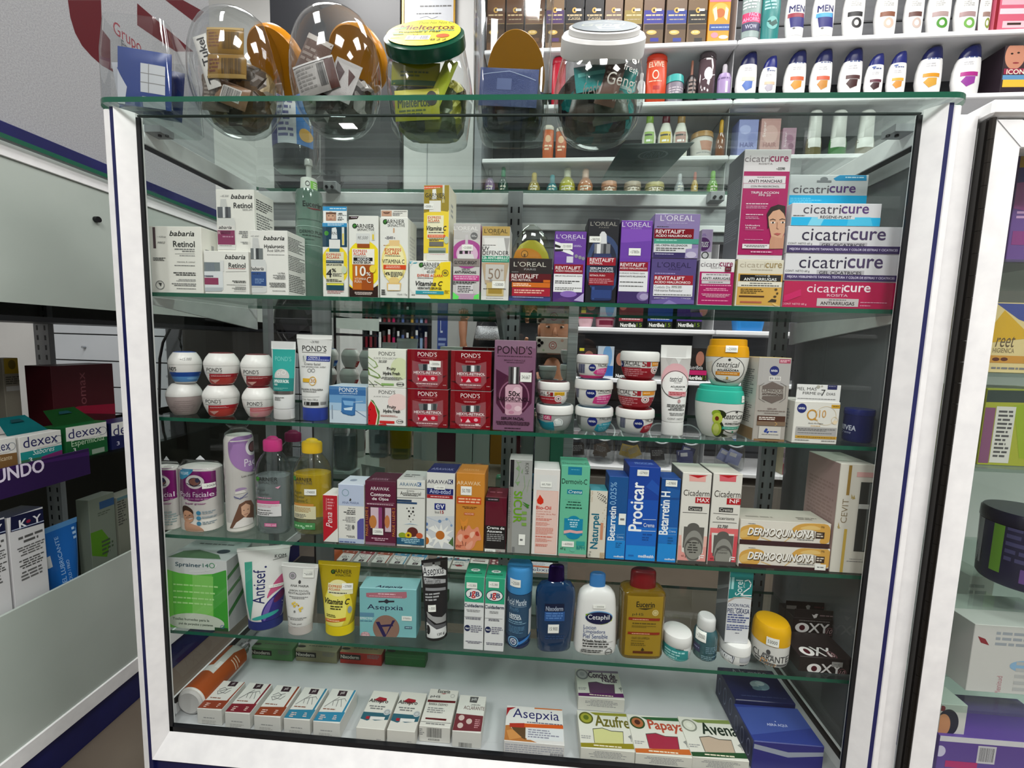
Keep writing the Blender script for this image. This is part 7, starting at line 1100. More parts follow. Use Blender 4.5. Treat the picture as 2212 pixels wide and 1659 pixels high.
cx('small_carton', 'white, teal and magenta small carton with teal header flap on the left counter', 'box', 'u', 206, 660, 1445, zl, 'dcdcd8', 'P 1c8a8a 200 1655 665 1560 665 1640 200 1760;P 7a2c6a 440 1690 665 1615 665 1700 400 1790;P 3a6a4c 200 1740 440 1690 420 1800 200 1860;' + DEX(240, 608, 1460, 1570, 0) + ';T Sabores 342 1595 575 1650 d9ecec i;T 3 300 1700 340 1750 eee', hdr='0f7a80', group='small cartons in a row on the left counter')
cx('small_carton', 'white and dark green small carton on the left counter shelf', 'box', 'u', 692, 1135, 1345, zl, '14582c', 'P dcdcd8 690 1370 1135 1318 1135 1475 690 1535;' + DEX(716, 1070, 1375, 1475, 0) + ';T Espermicida 750 1490 1100 1570 b9d4b4;T 3 770 1600 800 1640 eee;R 968 1600 1102 1650 8a9a8c', hdr='14501f', group='small cartons in a row on the left counter')
cx('small_carton', 'white and navy small carton beside the white cabinet post on the left counter', 'box', 'u', 1170, 1600, 1300, zl, '161c4c', 'P dcdcd8 1170 1318 1600 1250 1600 1420 1170 1475;' + DEX(1190, 1540, 1330, 1440, 0) + ';T 3 1230 1530 1260 1570 dde', group='small cartons in a row on the left counter')
cx('shelf_banner', 'purple shelf strip with white capital letters along the left counter shelf', 'sign', 'v', -300, 860, 165, LS - .037, '2c1648', 'P 3c1c5c -300 300 860 100 860 60 -300 260;T MUNDO -190 205 418 330 e6dcf0 b', d=.002, X=LX - .0012)
cx('carton', 'large dark wine carton with thin vertical lettering behind the small cartons', 'box', 'u', 560, 1215, 722, LS - .0015, '3a0a12', 'T iomax 830 800 905 1170 6a3a40 v;P 7a0c28 640 1230 820 1160 1215 1130 1215 1240', d=.06, X=LX - .10)
cx('small_pack', 'little yellow and white pack deep inside the left counter', 'pack', 'u', 42, 215, 650, LS + .07, 'a09a8c', 'R 42 640 205 815 a98c1c;E 125 720 40 50 6a5a14;G 60 840 210 930 4 5a584e;R 65 945 232 995 c9c9c6', d=.03, X=LX - .2)
lbox('small_stand', LX - .24, LX - .19, .02, .12, LS - .0015, LS + .069, M('3a3833'))
lz = -.1015
def ky(lab, xl, xr, yt, dx):
    return cx('carton', lab, 'box', 'v', xl, xr, yt, .12, 'd6d6d8', 'P 14183c %d %d %d %d %d %d %d %d;T K %d %d %d %d e9e9ee b;T Y %d %d %d %d e9e9ee b;E %d %d 22 16 8a1c3a;L b9c4dc 8 %d %d %d %d;G %d %d %d %d 2 555 c;G %d %d %d %d 4 666 c;G %d %d %d %d 4 555 c;G %d %d %d %d 3 666 c' % (
        xl - 5, yt + 60, xr + 5, yt - 40, xr + 5, yt + 100, xl - 5, yt + 205, xl + 75, yt + 80, xl + 150, yt + 160, xl + 205, yt + 40, xl + 280, yt + 110, xl + 162, yt + 98, xl + 5, yt + 190, xr, yt + 80, xl + 65, yt + 205, xl + 300, yt + 290, xl + 55, yt + 305, xl + 320, yt + 400, xl + 55, yt + 425, xl + 330, yt + 520, xl + 90, yt + 535, xl + 300, yt + 630), d=.045, tc='1c2044', X=LX - .02, group='tall white and navy cartons on the left counter')
lbox('lower_shelf', LX - .30, LX - .008, y0c, y1c, .112, .118, glass)
ky('tall white carton with navy band, cut by the left picture edge', -260, 98, 720, 0)
ky('tall white carton with navy band and red dot, beside the blue gel tube', 105, 450, 625, 0)
p0 = UX(140, 1245, LX - .05); rt = empty('squeeze_tube', (LX - .06, p0[1] + .004, .1185), math.pi / 2); tag(rt, 'bright blue gel tube standing on its white cap inside the left counter', 'tube')
Rg = .034; parts_on(rt, [('cap', M('c9ccce'), [(0, .7, .55), (.12, .74, .6)], {}), ('body', M('1c64b4', 'p', .3), [(.12, .72, .58), (.4, .85, .45), (.7, .95, .25), (.93, 1, .05)], dict(art='T GEL_LUBRICANTE 30 16 40 88 a9cdf0 v;T COLD_/_FRIO 46 52 54 86 a9cdf0 v;P d9dcde 2 40 14 38 16 54 6 56;L 8ab8e4 1.5 70 86 88 50 92 14;G 80 10 92 30 3 a9cdf0')), ('crimp', M('5a94cc', 'p', .3), [(.93, 1, .04), (1, 1.02, .03)], dict(n=6))],
         Rg, .152, lambda x, y: (x / 100 * Rg * 2, y / 100 * .152))
p0 = UX(230, 1200, LX - .06)
cx('pouch', 'pale green and white pouch with blue oval mark beside the cabinet post', 'pouch', 'v', 850, 1100, 480, .1185, '6a7468', 'P 4a7a1c 850 840 960 800 1040 900 1010 1060 850 1060;R 935 520 1075 590 2a4a70;G 920 620 1060 660 2 4a5448;G 960 880 1070 1030 4 3a4a34', d=.03, X=LX - .045)
cx('carton', 'dim grey carton with printed lines half behind the white post', 'box', 'v', 1114, 1400, 450, .1185, '707468', 'G 1110 520 1190 760 10 3a3c38;R 1100 440 1300 500 4a6a70', d=.04, X=LX - .04)
# standing banner with red emblem above the counter
bx = LX - .02; mb = MB(); yb0, yb1 = -1.1, UX(452, 10, bx)[1]; mb.box(-.012, 0, yb0, yb1, 0, 1.2, noisy('speckled_banner', '8f9093', 'a9aaad', 420, .55), .002)
def bpm(x, y): a = UX(*px('a', x, y), bx); return a[1], -a[2]
bfm = lambda u, v, o: (o, u, -v - 1.0305)
RD = '560c18'
draw(mb, 'P %s 578 0 600 150 640 280 700 390 780 480 870 560 960 610 1080 680 1090 660 945 580 940 340 870 250 862 0;P %s 1170 28 1650 440 1500 440 1170 215;P %s 1410 0 1560 0 1740 100 1660 190;G 0 -10 1 -9 1 aaa;T Grupo 972 262 1200 400 8a2030;T Familiar 1040 400 1210 470 5a5a60' % (RD, RD, RD), bpm, bfm)
bn = mb.build('banner_panel', None, (bx, 0, 1.0305)); tag(bn, 'speckled grey panel with dark red round emblem standing on the left counter', 'banner')

# ------------------------------------------------------------------ cabinet on the right
rc = empty('side_cabinet', (1.0, 0, 0)); tag(rc, 'white framed glass cabinet on the right with a hinged door', 'cabinet')
def rbox(pn, x0, x1, ya, yb, z0, z1, mat, ch=0):
    mb = MB(); mb.box(x0 - 1, x1 - 1, ya, yb, z0, z1, mat, ch); return mb.build(pn, rc)
YR = -.012; hx = UY(2143, 260, YR)[0]; zt = UY(2170, 256, YR)[2]; gx = UY(2204, 330, YR)[0]; zi = UY(2204, 320, YR)[2]
rbox('side_frame', .588, hx - .004, .0, .03, FLOOR + .0005, zt + .012, m_white, .002); rbox('side_rail', .588, hx - .0045, .03, .30, zt - .03, zt + .012, m_white)
rbox('top_frame', hx - .004, 1.5, YR - .004, .30, zt + .003, zt + .022, m_white, .003); rbox('plinth', .588, 1.5, .0, .30, FLOOR + .0006, -.1, m_white)
mb = MB(); mb.box(hx - 1.0035, hx - .9965, YR + .0035, .0, -.1, zt, M('1c1a18')); z = -.1
while z < zt - .002: mb.tube([(hx - 1, YR - .001, z), (hx - 1, YR - .001, min(z + .028, zt))], .0034, M('2c2926', 'm', .5), 8); z += .0285
mb.build('hinge', rc)
dd = empty('door', (0, 0, 0)); dd.parent = rc
mb = MB(); xa, xb, za, zb = hx + .0045 - 1, gx - 1, zt - .0005, zi
mb.box(xa, xb, YR, .012, -.09, za, m_white, .0015); mb.box(xb, .5, YR, .012, zb, za, m_white, .0015); mb.box(xb, .5, YR, .012, -.09, -.05, m_white, .0015)
mb.quad((xa, YR - .0004, za), (xb, YR - .0004, zb), (xb + .0012, YR - .0004, zb), (xa + .0012, YR - .0004, za), M('77777a')); mb.build('door_frame', dd)
mb = MB(); mb.quad((xb, .0, -.05), (.5, .0, -.05), (.5, .0, zb), (xb, .0, zb), glass_clear); mb.build('glass_pane', dd)
rbox('side_panel', .5895, .595, .031, .295, -.1, zt - .031, M('6e6f72'))
rbox('back_board', .60, 1.5, .297, .30, -.1, zt, m_wall)
def shelf_r(y):
    z = UY(2190, y, .06)[2]; rbox('glass_shelf', .60, 1.45, .03, .29, z - .005, z, glass); return z + .0004
def rp(name, label, cat, xl, xr, yt, z, c, art, Y=.05, d=.09, tc=None, **kw):
    return carton(name, label, cat, 'p', xl, xr, yt, z, c, art, Y=Y, d=d, tc=tc, **kw)
z1 = shelf_r(806); z2 = shelf_r(1004); z3 = shelf_r(1292); z4 = shelf_r(1510); z5 = shelf_r(570)
rp('pads_pack', 'purple and mustard pads pack on the top shelf of the right cabinet', 'pack', 2188, 2330, 320, z5, '6a4a90', 'R 2188 318 2330 362 c9a41c;R 2188 362 2330 395 4a4a8a;P 9a4a90 2188 395 2330 380 2330 480 2188 450;G 2195 455 2320 475 2 c9a0cc;R 2185 500 2330 530 8a3a80', rough=.2)
rp('pads_pack', 'cream and blue pads pack with orange stripe on the right cabinet\'s second shelf', 'pack', 2140, 2330, 655, z1, 'd2c088', 'P 3c4a8c 2150 655 2330 660 2330 740 2200 690;P c9a020 2140 700 2170 670 2230 730 2140 740;T reet 2150 726 2192 750 5a4a30 i;T HIGIENICA 2144 752 2190 762 7a6a48;R 2130 770 2330 786 c08a34;E 2150 776 8 4 5a2a14;E 2168 776 8 4 5a2a14;G 2140 792 2220 800 1 777', rough=.25)
rp('pads_pack', 'lime green and black pack with barcode panel on the right cabinet\'s third shelf', 'pack', 2120, 2330, 842, z2, '9aa02c', 'P 2a3a34 2120 842 2330 842 2330 872 2120 868;P 8aa018 2190 875 2330 870 2330 1000 2200 990;R 2144 878 2186 1000 c9c9c0;G 2150 885 2182 990 12 4a4a4a;R 2120 880 2142 1000 7a4a6a', rough=.25)
vessel('plastic_tub', 'large dark violet round tub with lime stripe in the right cabinet', 'tub', 'p', 2098, 2330, 1086, z3, [('body', M('2c2a48', 'p', .25), [(0, .88), (.04, .94), (.82, .98)], dict(art='R 2140 1128 2165 1255 6a9a34;R 2108 1105 2118 1250 a9a9ac;G 2172 1130 2240 1230 6 4a4870;R 2200 1240 2330 1270 6a4a8a')), ('lid', M('1c1b2e', 'p', .2), [(.83, .99), (.84, 1), (.97, .99), (1, .94)], {})], Y=.06)
rp('carton', 'white carton lying behind the white pads bag in the right cabinet', 'box', 2085, 2140, 1245, z4 + .0, 'c9c6c0', 'G 2090 1260 2130 1300 3 999', Y=.2)
rp('pads_pack', 'large white pads bag with small red mark in the right cabinet', 'pack', 2094, 2330, 1355, z4, 'c9c7c4', 'P 8a2a34 2112 1374 2128 1380 2136 1394 2118 1388;G 2150 1365 2240 1400 3 9aa0a8;E 2210 1440 30 12 8ab0d0;T Plenitud 2150 1460 2162 1500 b9808a v;G 2190 1430 2300 1500 5 b4b4b4', Y=.07, rough=.3)
rp('pads_pack', 'white pack with dark-haired woman\'s head at the right cabinet\'s door edge', 'pack', 2028, 2088, 1522, UY(2190, 1596, .05)[2], 'd2d0cc', 'E 2046 1562 24 30 242838;E 2036 1566 16 24 c48a64;E 2036 1530 6 6 8a2a3a', Y=.05)
rp('pads_pack', 'violet and white pack lying at the bottom of the right cabinet', 'pack', 2020, 2330, 1600, UY(2190, 1720, .04)[2], '5c4590', 'R 2018 1598 2330 1612 d2d0d4;E 2030 1622 12 12 c9c4dc;R 2110 1612 2150 1650 c9c6cc;B 2114 1616 2146 1646 555;R 2040 1645 2110 1659 b02a6a', Y=.045, rough=.25)
rbox('inner_floor', .60, 1.48, .03, .296, -.0995, UY(2190, 1720, .04)[2] - .0006, m_white)

# ------------------------------------------------------------------ shelving on the wall behind the staff aisle
def wy(x, y, off=.02):
    Y = 1.05
    for _ in range(3): Y = 1.069 - .039 * UY(x, y, Y)[0] + off
    return Y
WA = -.039
ws = empty('wall_shelving', (.2, 1.062, 0), math.atan(WA)); tag(ws, 'white wall shelving behind the cabinet with grey slatted back and lit shelf boards', 'shelving')
xs0 = UY(1040, 345, 1.07)[0] - .2
ZA, ZB, ZC, ZD, ZE, ZF, ZG = [UY(x, y, wy(x, y, 0))[2] for x, y in ((1400, 93), (1400, 219), (1480, 336), (1400, 428), (1500, 712), (1500, 824), (1400, 1012))]
x1590 = UY(1592, 90, 1.05)[0] - .2; m_sh = noisy('white_shelf_board', 'dfe0e2', 'e8e8ea', 12, .4)
for zz in (ZA, ZB, ZC, ZD, ZE, ZF, ZG):
    for a, b in ((xs0, x1590 - .0015), (x1590 + .0015, 2.0)):
        mb = MB(); mb.box(a, b, 0, .26, zz - .017, zz, m_sh, .003); mb.build('shelf_board', ws)
mb = MB(); mb.box(xs0, 2.0, .262, .275, FLOOR + .001, 2.3, m_slat)
for q in range(22):
    zz = -.1 + q * .105; mb.box(xs0, 2.0, .2585, .262, zz, zz + .006, M('2a2b2e'))
mb.build('back_panel', ws)
for a in (xs0 - .03, x1590 - .001, 2.0):
    mb = MB(); mb.box(a, a + (.028 if a != x1590 - .001 else .002), .03 if a == x1590 - .001 else .0, .26, FLOOR + .001, 2.3, M('808388') if a != x1590 - .001 else M('b9babc')); mb.build('side_panel', ws)
taupe = noisy('taupe_board', '6a625a', '757068', 4, .5)
for i in range(3):
    for a, b in ((xs0, x1590 - .003), (x1590 + .003, 2.0)):
        z0 = FLOOR + .004 + i * .118; mb = MB(); mb.box(a + .002, b - .002, .012, .25, z0, z0 + .112, taupe, .003); mb.build('drawer_front', ws)
def wc(lab, x0, x1, yt, z, c, art='', name='carton', cat='box', off=.02, **kw):
    return carton(name, lab, cat, 'p', x0, x1, yt, z + .0004, c, art, Y=wy((x0 + x1) / 2, max(yt, 0), off), d=kw.pop('d', .06), **kw)
def wv(lab, x0, x1, yt, z, parts, name='bottle', cat='bottle', off=.02, dr=.6, **kw):
    zm = {round(ZB, 4): ZA - .019, round(ZC, 4): ZB - .019, round(ZD, 4): ZC - .019, round(ZE, 4): ZD - .02, round(ZF, 4): ZE - .02}.get(round(z, 4), 9)
    return vessel(name, lab, cat, 'p', x0, x1, yt, z + .0004, parts, zmax=zm, Y=wy((x0 + x1) / 2, max(yt, 0), off), dr=dr, rz=0, **kw)
RK = dict(group='hair colour cartons on the top wall shelf')
def dye(lab, x0, x1, mid, top='6a5038', low='4a3826', t2=''):
    w = x1 - x0
    wc(lab, x0, x1, -70, ZA, top, 'R %d 22 %d 52 %s;E %d 22 %d 6 c9a04c;E %d 22 %d 3 3a2a14;G %d 30 %d 36 1 c9b48c c;G %d 40 %d 44 1 a99a80 c;R %d 52 %d 92 %s;R %d 52 %d 64 %s;L a08a5c 1 %d 52 %d 51;E %d 70 %d 5 c9a85c;G %d 67 %d 72 1 e6d0a0;S %d 19 %d 24 .;R %d 82 %d 90 %s' % (
        x0, x1, mid, x0 + w * .5, w * .14, x0 + w * .5, w * .07, x0 + w * .1, x1 - w * .1, x0 + w * .15, x1 - w * .15, x0, x1, low, x0 + 1, x1 - 1, '3a2c20', x0, x1, x0 + w * .36, w * .26, x0 + w * .2, x0 + w * .5, x0 + w * .55, x0 + w * .85, x0 + w * .3, x1 - w * .3, mid) + t2, **RK)
dye('brown hair colour carton nearest the white pillar on the top wall shelf', 1052, 1091, '5a4030', '6a4a30')
dye('brown hair colour carton, second from the white pillar on the top wall shelf', 1094, 1132, '543a2c', '5c3e28')
dye('chestnut hair colour carton, third from the pillar on the top wall shelf', 1135, 1177, '6a4c34', '5a3c26')
dye('hair colour carton with plum band, fourth from the pillar on the top wall shelf', 1180, 1219, '4a3460', '7a6248')
dye('black hair colour carton with pale lettering, left of the two black ones', 1222, 1261, '18161a', '1c191a', '141214', ';T CONTROL 1228 31 1256 36 b9a888;T CASPA 1229 37 1254 42 b9a888')
dye('black hair colour carton with pale lettering, right of the two black ones', 1264, 1305, '18161a', '1c191a', '141214', ';T CONTROL 1270 31 1300 36 b9a888;T CASPA 1272 37 1298 42 b9a888')
dye('mushroom brown hair colour carton behind the white-lidded jar', 1307, 1346, '6a5a52', '705844')
dye('khaki gold hair colour carton beside the first blue-banded one', 1349, 1389, '8a7838', '7a6040')
dye('hair colour carton with royal blue band, left of the two blue ones', 1391, 1436, '2c2c84', '6a5240', '5a4630')
dye('hair colour carton with royal blue band, right of the two blue ones', 1440, 1485, '2c3a84', '6a5644', '5a4630')
dye('hair colour carton with black band beside the bright orange carton', 1487, 1529, '1c1a1a', '6a543c', '54422c')
wc('bright orange carton with pink and blue strips on the top wall shelf', 1532, 1579, -70, ZA, 'd98a1c', 'E 1556 22 18 16 e6a44a;E 1556 28 10 10 b0602c;P ecd2b0 1540 20 1548 14 1550 40 1544 46;P ecd2b0 1568 14 1574 20 1570 44 1564 38;R 1532 52 1580 66 2c4a8c;G 1536 57 1576 61 1 a9b8d8;E 1543 76 8 6 c98090;E 1562 80 10 4 e6dcd0;R 1532 -2 1580 4 c06a80', **RK)
SH = [(0, .62), (.02, .76), (.12, .9), (.3, 1), (.5, .98), (.66, .89)]
def hs(lab, x0, x1, yt, z, sw, cap='141a4c', yb=190, art='', body='d9d9d8', cut=.73, base=None):
    w, h = x1 - x0, yb - yt; X = lambda f: x0 + w * f; Yf = lambda f: yt + h * f
    a = '' if art else 'E %d %d %d %d 2c4a8c;G %d %d %d %d 1 3a4a7a;G %d %d %d %d 2 b4b4b8;R %d %d %d %d %s;P %s %d %d %d %d %d %d %d %d %d %d' % (
        X(.5), Yf(.34), w * .1, h * .025, X(.45), Yf(.36), X(.9), Yf(.41), X(.4), Yf(.46), X(.8), Yf(.54), X(.3), Yf(.66), X(.9), Yf(.73), sw[0], sw[1], X(.3), Yf(.82), X(.45), Yf(.74), X(.8), Yf(.74), X(.75), Yf(.86), X(.45), Yf(.92))
    wv(lab, x0, x1, yt, z, [('body', M(body, 'p', .3), SH + [(cut, .80)], dict(art=art or a)), ('cap', M(cap, 'p', .25), [(cut, .81), (.84, .72), (.93, .56), (.98, .38), (1, .18)], {})], lean=.75, group='white shampoo bottles with slanted caps', dr=.5)
G1 = 'G %d %d %d %d'
wv('grey standing tube with pink and slate bands on the top wall shelf', 1603, 1645, -60, ZA, [('body', M('8a9a98', 'p', .3), [(.09, .9), (.2, .95), (1, 1)], dict(art='R 1600 28 1648 48 c02c60;T PACK 1618 28 1640 36 eac;T AHORRO 1606 38 1642 46 eac;R 1600 49 1648 66 3a3a5a;T WOW 1610 53 1634 62 c9c9dc;G 1608 0 1640 20 3 c9d4d4')), ('cap', M('c9c9cc'), [(0, .84), (.02, .88), (.085, .9)], {})], dr=.5)
wv('sea green bottle with leaf print on the top wall shelf', 1646, 1686, -60, ZA, [('body', M('2a7a78', 'p', .3), [(0, .85), (.02, .95), (.5, 1), (1, .9)], dict(art='G 1654 0 1680 22 3 9ac0c0;E 1668 50 12 14 6aa8a4;P 1c4a44 1660 52 1676 42 1680 50 1668 58;P 1c4a44 1656 46 1664 44 1666 54'))], dr=.5)
men = lambda x, c: 'P 24246c %d 31 %d 28 %d 70 %d 62;T MEN %d 12 %d 26 1c1c5c b;R %d 29 %d 38 %s;P d6d6d8 %d 60 %d 58 %d 76 %d 76;E %d 62 3 2 555' % (x + 8, x + 42, x + 42, x + 10, x + 9, x + 42, x + 6, x + 40, c, x, x + 44, x + 44, x, x + 16)
hs('white shampoo bottle with dark blue print and red bar on the top wall shelf', 1697, 1739, -60, ZA, 0, yb=75, art=men(1697, '8a2a3c'))
hs('white shampoo bottle with dark blue print and sky blue bar on the top wall shelf', 1755, 1803, -60, ZA, 0, yb=75, art=men(1758, '4a9ad0'))
for lab, x0, x1, c1, c2 in (('white shampoo bottle with black swoosh and charcoal print on the top wall shelf', 1821, 1868, '1c1c1e', '222224'), ('white shampoo bottle with brown swoosh and coconut print, left of two alike', 1890, 1938, '7a4a34', 'c9b0a0'), ('white shampoo bottle with brown swoosh and coconut print, right of two alike', 1954, 1996, '5a3a34', 'b9a8a0'),
    ('white shampoo bottle with green leaf print, first of the three green ones', 2002, 2054, 'a08a88', '4a8a34'), ('white shampoo bottle with green leaf print, second of the three green ones', 2062, 2112, '9a8080', '6aa04a'), ('white shampoo bottle with green leaf print, last of the three green ones', 2117, 2142, '8a7068', '7a8a3a')):
    w = x1 - x0; hs(lab, x0, x1, -60, ZA, 0, yb=72, art='G %d 2 %d 14 3 a9a9a6;R %d 26 %d 36 %s;E %d 50 %d 11 %s;E %d 50 %d 6 d9d6d0' % (x0 + w * .4, x0 + w * .85, x0 + w * .25, x0 + w * .9, c1, x0 + w * .6, w * .24, c2, x0 + w * .58, w * .12))
wc('pink and red carton cut by the top right corner of the picture', 2152, 2235, -60, ZA, 'c05a70', 'R 2165 -10 2235 10 d6a0ac;R 2160 18 2235 30 d9c0c8;R 2165 45 2235 60 d6b0b8;R 2175 49 2205 54 3a2a24;R 2150 -60 2160 70 7a1420')
# second row
hs('white shampoo bottle with blue flower print, tall one over the cabinet edge', 1589, 1635, 94, ZB, ('d9d2b8', '4a6ab0'), yb=206)
hs('short white shampoo bottle with blue flower print on the second wall shelf', 1640, 1677, 121, ZB, ('c9b49a', 'a9a4b0'), '1c2470', yb=206)
hs('white shampoo bottle with orange swoosh and almond print, left of the two', 1693, 1741, 93, ZB, ('c05a34', 'c98a2c'), yb=204)
hs('white shampoo bottle with orange swoosh and almond print, right of the two', 1750, 1797, 92, ZB, ('c0583c', 'b98038'), yb=204)
hs('white shampoo bottle with dark brown swoosh and cocoa print', 1812, 1862, 89, ZB, ('4a2c2c', '3c2020'), yb=202)
hs('short white shampoo bottle with maroon swoosh on the second wall shelf', 1867, 1907, 116, ZB, ('5a2c3a', '3a2024'), '1c2468', yb=202)
hs('short white shampoo bottle with amber swoosh on the second wall shelf', 1915, 1956, 111, ZB, ('d9a03a', 'c98a3c'), '1c2468', yb=200)
hs('tall white shampoo bottle with ochre swoosh and towel print', 1978, 2034, 81, ZB, ('c98a20', 'c9983c'), yb=200)
hs('tall white shampoo bottle with magenta swoosh and orchid print', 2057, 2117, 76, ZB, ('a0287c', '8a3a90'), yb=198)
wc('carton with dark-haired face and yellow strip, right end of the second wall shelf', 2165, 2240, 98, ZB, '2a2028', 'P 3a2c30 2165 98 2240 98 2240 190 2165 190;E 2193 120 22 30 b98068;E 2186 116 3 2 2a1c18;E 2200 114 3 2 2a1c18;E 2194 136 7 2 8a3a3c;R 2168 148 2240 160 8a2a44;T ICON 2174 150 2212 160 e6dcc8 b;R 2165 162 2240 172 5a8ab0;R 2165 172 2240 188 d9b03a', d=.09)
def rnd(lab, x0, x1, yt, z, c, cap, rings=None, art='', name='bottle', cat='bottle', dr=1., capr=None, k=None, **kw):
    rings = rings or [(0, .85), (.03, .97), (.1, 1), (.6, 1), (.72, .8), (.78, .4)]
    t = rings[-1][0]; r = capr or rings[-1][1]
    return wv(lab, x0, x1, yt, z, [('body', c if not isinstance(c, str) else M(c, 'p', .3), rings, dict(art=art)), ('cap', cap if not isinstance(cap, str) else M(cap, 'p', .3), [(t + .001, r), (t + .01, r * 1.06), (.96, r), (1, r * .75)], {})], name=name, cat=cat, dr=dr, **kw)
RC = [(0, .85), (.02, .95), (.4, 1), (.85, .98), (.86, .96)]
rnd('red bottle half hidden behind the square jar', 1192, 1222, 113, ZB, 'a8142c', 'b01830', RC, dr=.5)
rnd('white bottle peeping out right of the white-lidded jar', 1376, 1394, 158, ZB, 'd0d0ce', 'd9d9d6', dr=.5)
rnd('orange-red bottle with white lettering beside the white-lidded jar', 1395, 1440, 104, ZB, 'c0401c', 'a82c14', RC, 'T ELVIVE 1403 134 1434 145 e6c0a8 b;O 1416 162 7 10 e6c8b8 2;G 1402 174 1430 178 1 e6b8a0;R 1410 186 1424 194 a01c14', dr=.5)
rnd('small grey cream jar with aqua lid on the second wall shelf', 1434, 1476, 168, ZB, '7a7480', '3aa09c', [(0, .85), (.05, .97), (.6, 1), (.72, .96)], 'G 1440 188 1474 204 3 b4acb4', 'cream_jar', 'jar')
rnd('small black dropper bottle with copper neck on the second wall shelf', 1480, 1506, 132, ZB, '1c1416', '8a5a48', [(0, .9), (.03, 1), (.52, 1), (.62, .7), (.66, .5)], 'G 1484 170 1500 205 4 8a7a74', capr=.22)
rnd('tall mauve-grey translucent bottle on the second wall shelf', 1508, 1545, 102, ZB, M('6a565c', 't', .6), M('4a4044', 't', .6), RC, 'E 1530 160 9 14 d0ccd4;L e0dce0 1.5 1518 172 1545 160;R 1526 110 1536 130 d9d4d6', dr=.6)
rnd('lilac pump bottle with silver pump on the second wall shelf', 1549, 1578, 140, ZB, '9a84b0', 'b9b4bc', [(0, .9), (.03, 1), (.65, 1), (.75, .8), (.78, .36)], 'G 1552 166 1576 172 1 6a5484 c;R 1566 176 1571 200 d9d0e0', dr=.7)
# third row
rnd('orange printed carton-like bottle beside the square jar, left', 1172, 1196, 272, ZC, 'b85a2c', 'c9c0b4', RC, 'E 1184 300 6 8 d9b08c;G 1176 312 1192 326 2 e6c9a8', dr=.5)
rnd('orange printed carton-like bottle beside the square jar, right', 1200, 1224, 276, ZC, 'b0542a', 'c4bab0', RC, 'E 1212 302 6 8 d9b08c;G 1204 314 1220 328 2 e6c9a8', dr=.5)
for x0, x1, cap, g, lab in ((1387, 1417, '7a9c3c', '8aa85a', 'white bottle with green cap and green label on the third wall shelf'), (1421, 1453, '5a1c28', 'c9b040', 'white bottle with maroon cap and yellow label on the third wall shelf'), (1454, 1486, '9a7a4c', 'b08a80', 'white bottle with tan cap and pinkish label on the third wall shelf')):
    rnd(lab, x0, x1, 248, ZC, 'd4d2c8', cap, [(0, .88), (.03, .97), (.5, 1), (.7, .7), (.8, .5)], 'R %d 284 %d 330 %s;G %d 288 %d 296 1 333;G %d 300 %d 326 3 eee' % (x0 + 5, x1 - 5, g, x0 + 6, x1 - 6, x0 + 8, x1 - 8), dr=.7)
rnd('squat jar with tan lid and coconut label on the third wall shelf', 1490, 1539, 290, ZC, 'cfcac4', '9a7440', [(0, .8), (.05, .9), (.6, 1), (.76, 1)], 'P b4806a 1504 305 1534 305 1530 325 1508 325;G 1498 328 1532 332 1 999', 'cream_jar', 'jar')
rnd('amber dropper oil bottle on the third wall shelf', 1545, 1568, 260, ZC, M('8a4a0c', 't', .6), 'c99a20', [(0, .85), (.03, .95), (.5, .95), (.62, .6), (.66, .5)], 'R 1566 300 1569 330 e6c080', capr=.38)
wc('periwinkle carton with dark capital letters on the third wall shelf', 1594, 1637, 258, ZC, '7a80b4', 'E 1610 280 12 10 9aa0cc;E 1625 300 10 12 6a70a8;T HAIR 1598 308 1628 318 3a3a80 b')
wc('dusty rose carton on the third wall shelf', 1642, 1685, 256, ZC, 'b08480', 'E 1664 290 16 20 c09a94;T Super 1648 262 1656 296 e0d0d0 v;T HAIR 1648 308 1676 318 8a5454 b')
wc('short mauve carton on the third wall shelf', 1689, 1719, 276, ZC, 'a07a8c', 'E 1705 300 9 9 8a5a74;T Super 1694 285 1700 318 d9c8d0 v;E 1708 316 6 7 7a4a64')
for x0, x1, c, lab in ((1742, 1776, '8a8050', 'slim olive and white bottle, first of the three slender ones'), (1792, 1830, '4a9a4a', 'slim green and white bottle, middle of the three slender ones'), (1850, 1890, '7a6a40', 'slim brown and white bottle, last of the three slender ones')):
    rnd(lab, x0, x1, 240, ZC, M(c, 't', .5), 'd4d4d0', [(0, .9), (.04, 1), (.3, 1), (.4, .9)], 'R %d 290 %d 318 d4d4d0' % (x0 + 6, x1 - 2), capr=.78, dr=.6)
# fourth row
PK = [(0, .8), (.03, .95), (.5, 1), (.66, .7), (.72, .42)]
for x0, x1, yt, c, cap, lab in ((1046, 1070, 366, '8a74a0', '2a2a2c', 'lilac round bottle nearest the pillar on the fourth wall shelf'), (1076, 1098, 362, '1c4a3a', '1a8a5a', 'dark bottle with emerald pump on the fourth wall shelf'), (1140, 1167, 374, 'b4a04a', 'c9b050', 'straw yellow round bottle on the fourth wall shelf'), (1180, 1205, 379, '3a8a94', '4a9aa4', 'teal round bottle on the fourth wall shelf'),
    (1207, 1243, 364, 'c4c030', 'c9c9b0', 'lemon yellow bottle with clear pointed cap on the fourth wall shelf'), (1247, 1281, 366, 'd08a5c', 'd9b4a0', 'peach bottle with clear pointed cap on the fourth wall shelf'), (1456, 1478, 376, 'a9b0b4', 'c0c4c8', 'pale grey bottle on the fourth wall shelf'), (1492, 1508, 372, 'c9a84c', 'b0503c', 'tiny gold bottle with coral cap on the fourth wall shelf'), (1526, 1551, 370, '6aa82c', '7ab83c', 'lime green round bottle behind the corner bracket')):
    rnd(lab, x0, x1, yt, ZD, M(c, 't', .75), cap, PK, 'G %d 400 %d 412 2 e6e0d0' % (x0 + 5, x1 - 5))
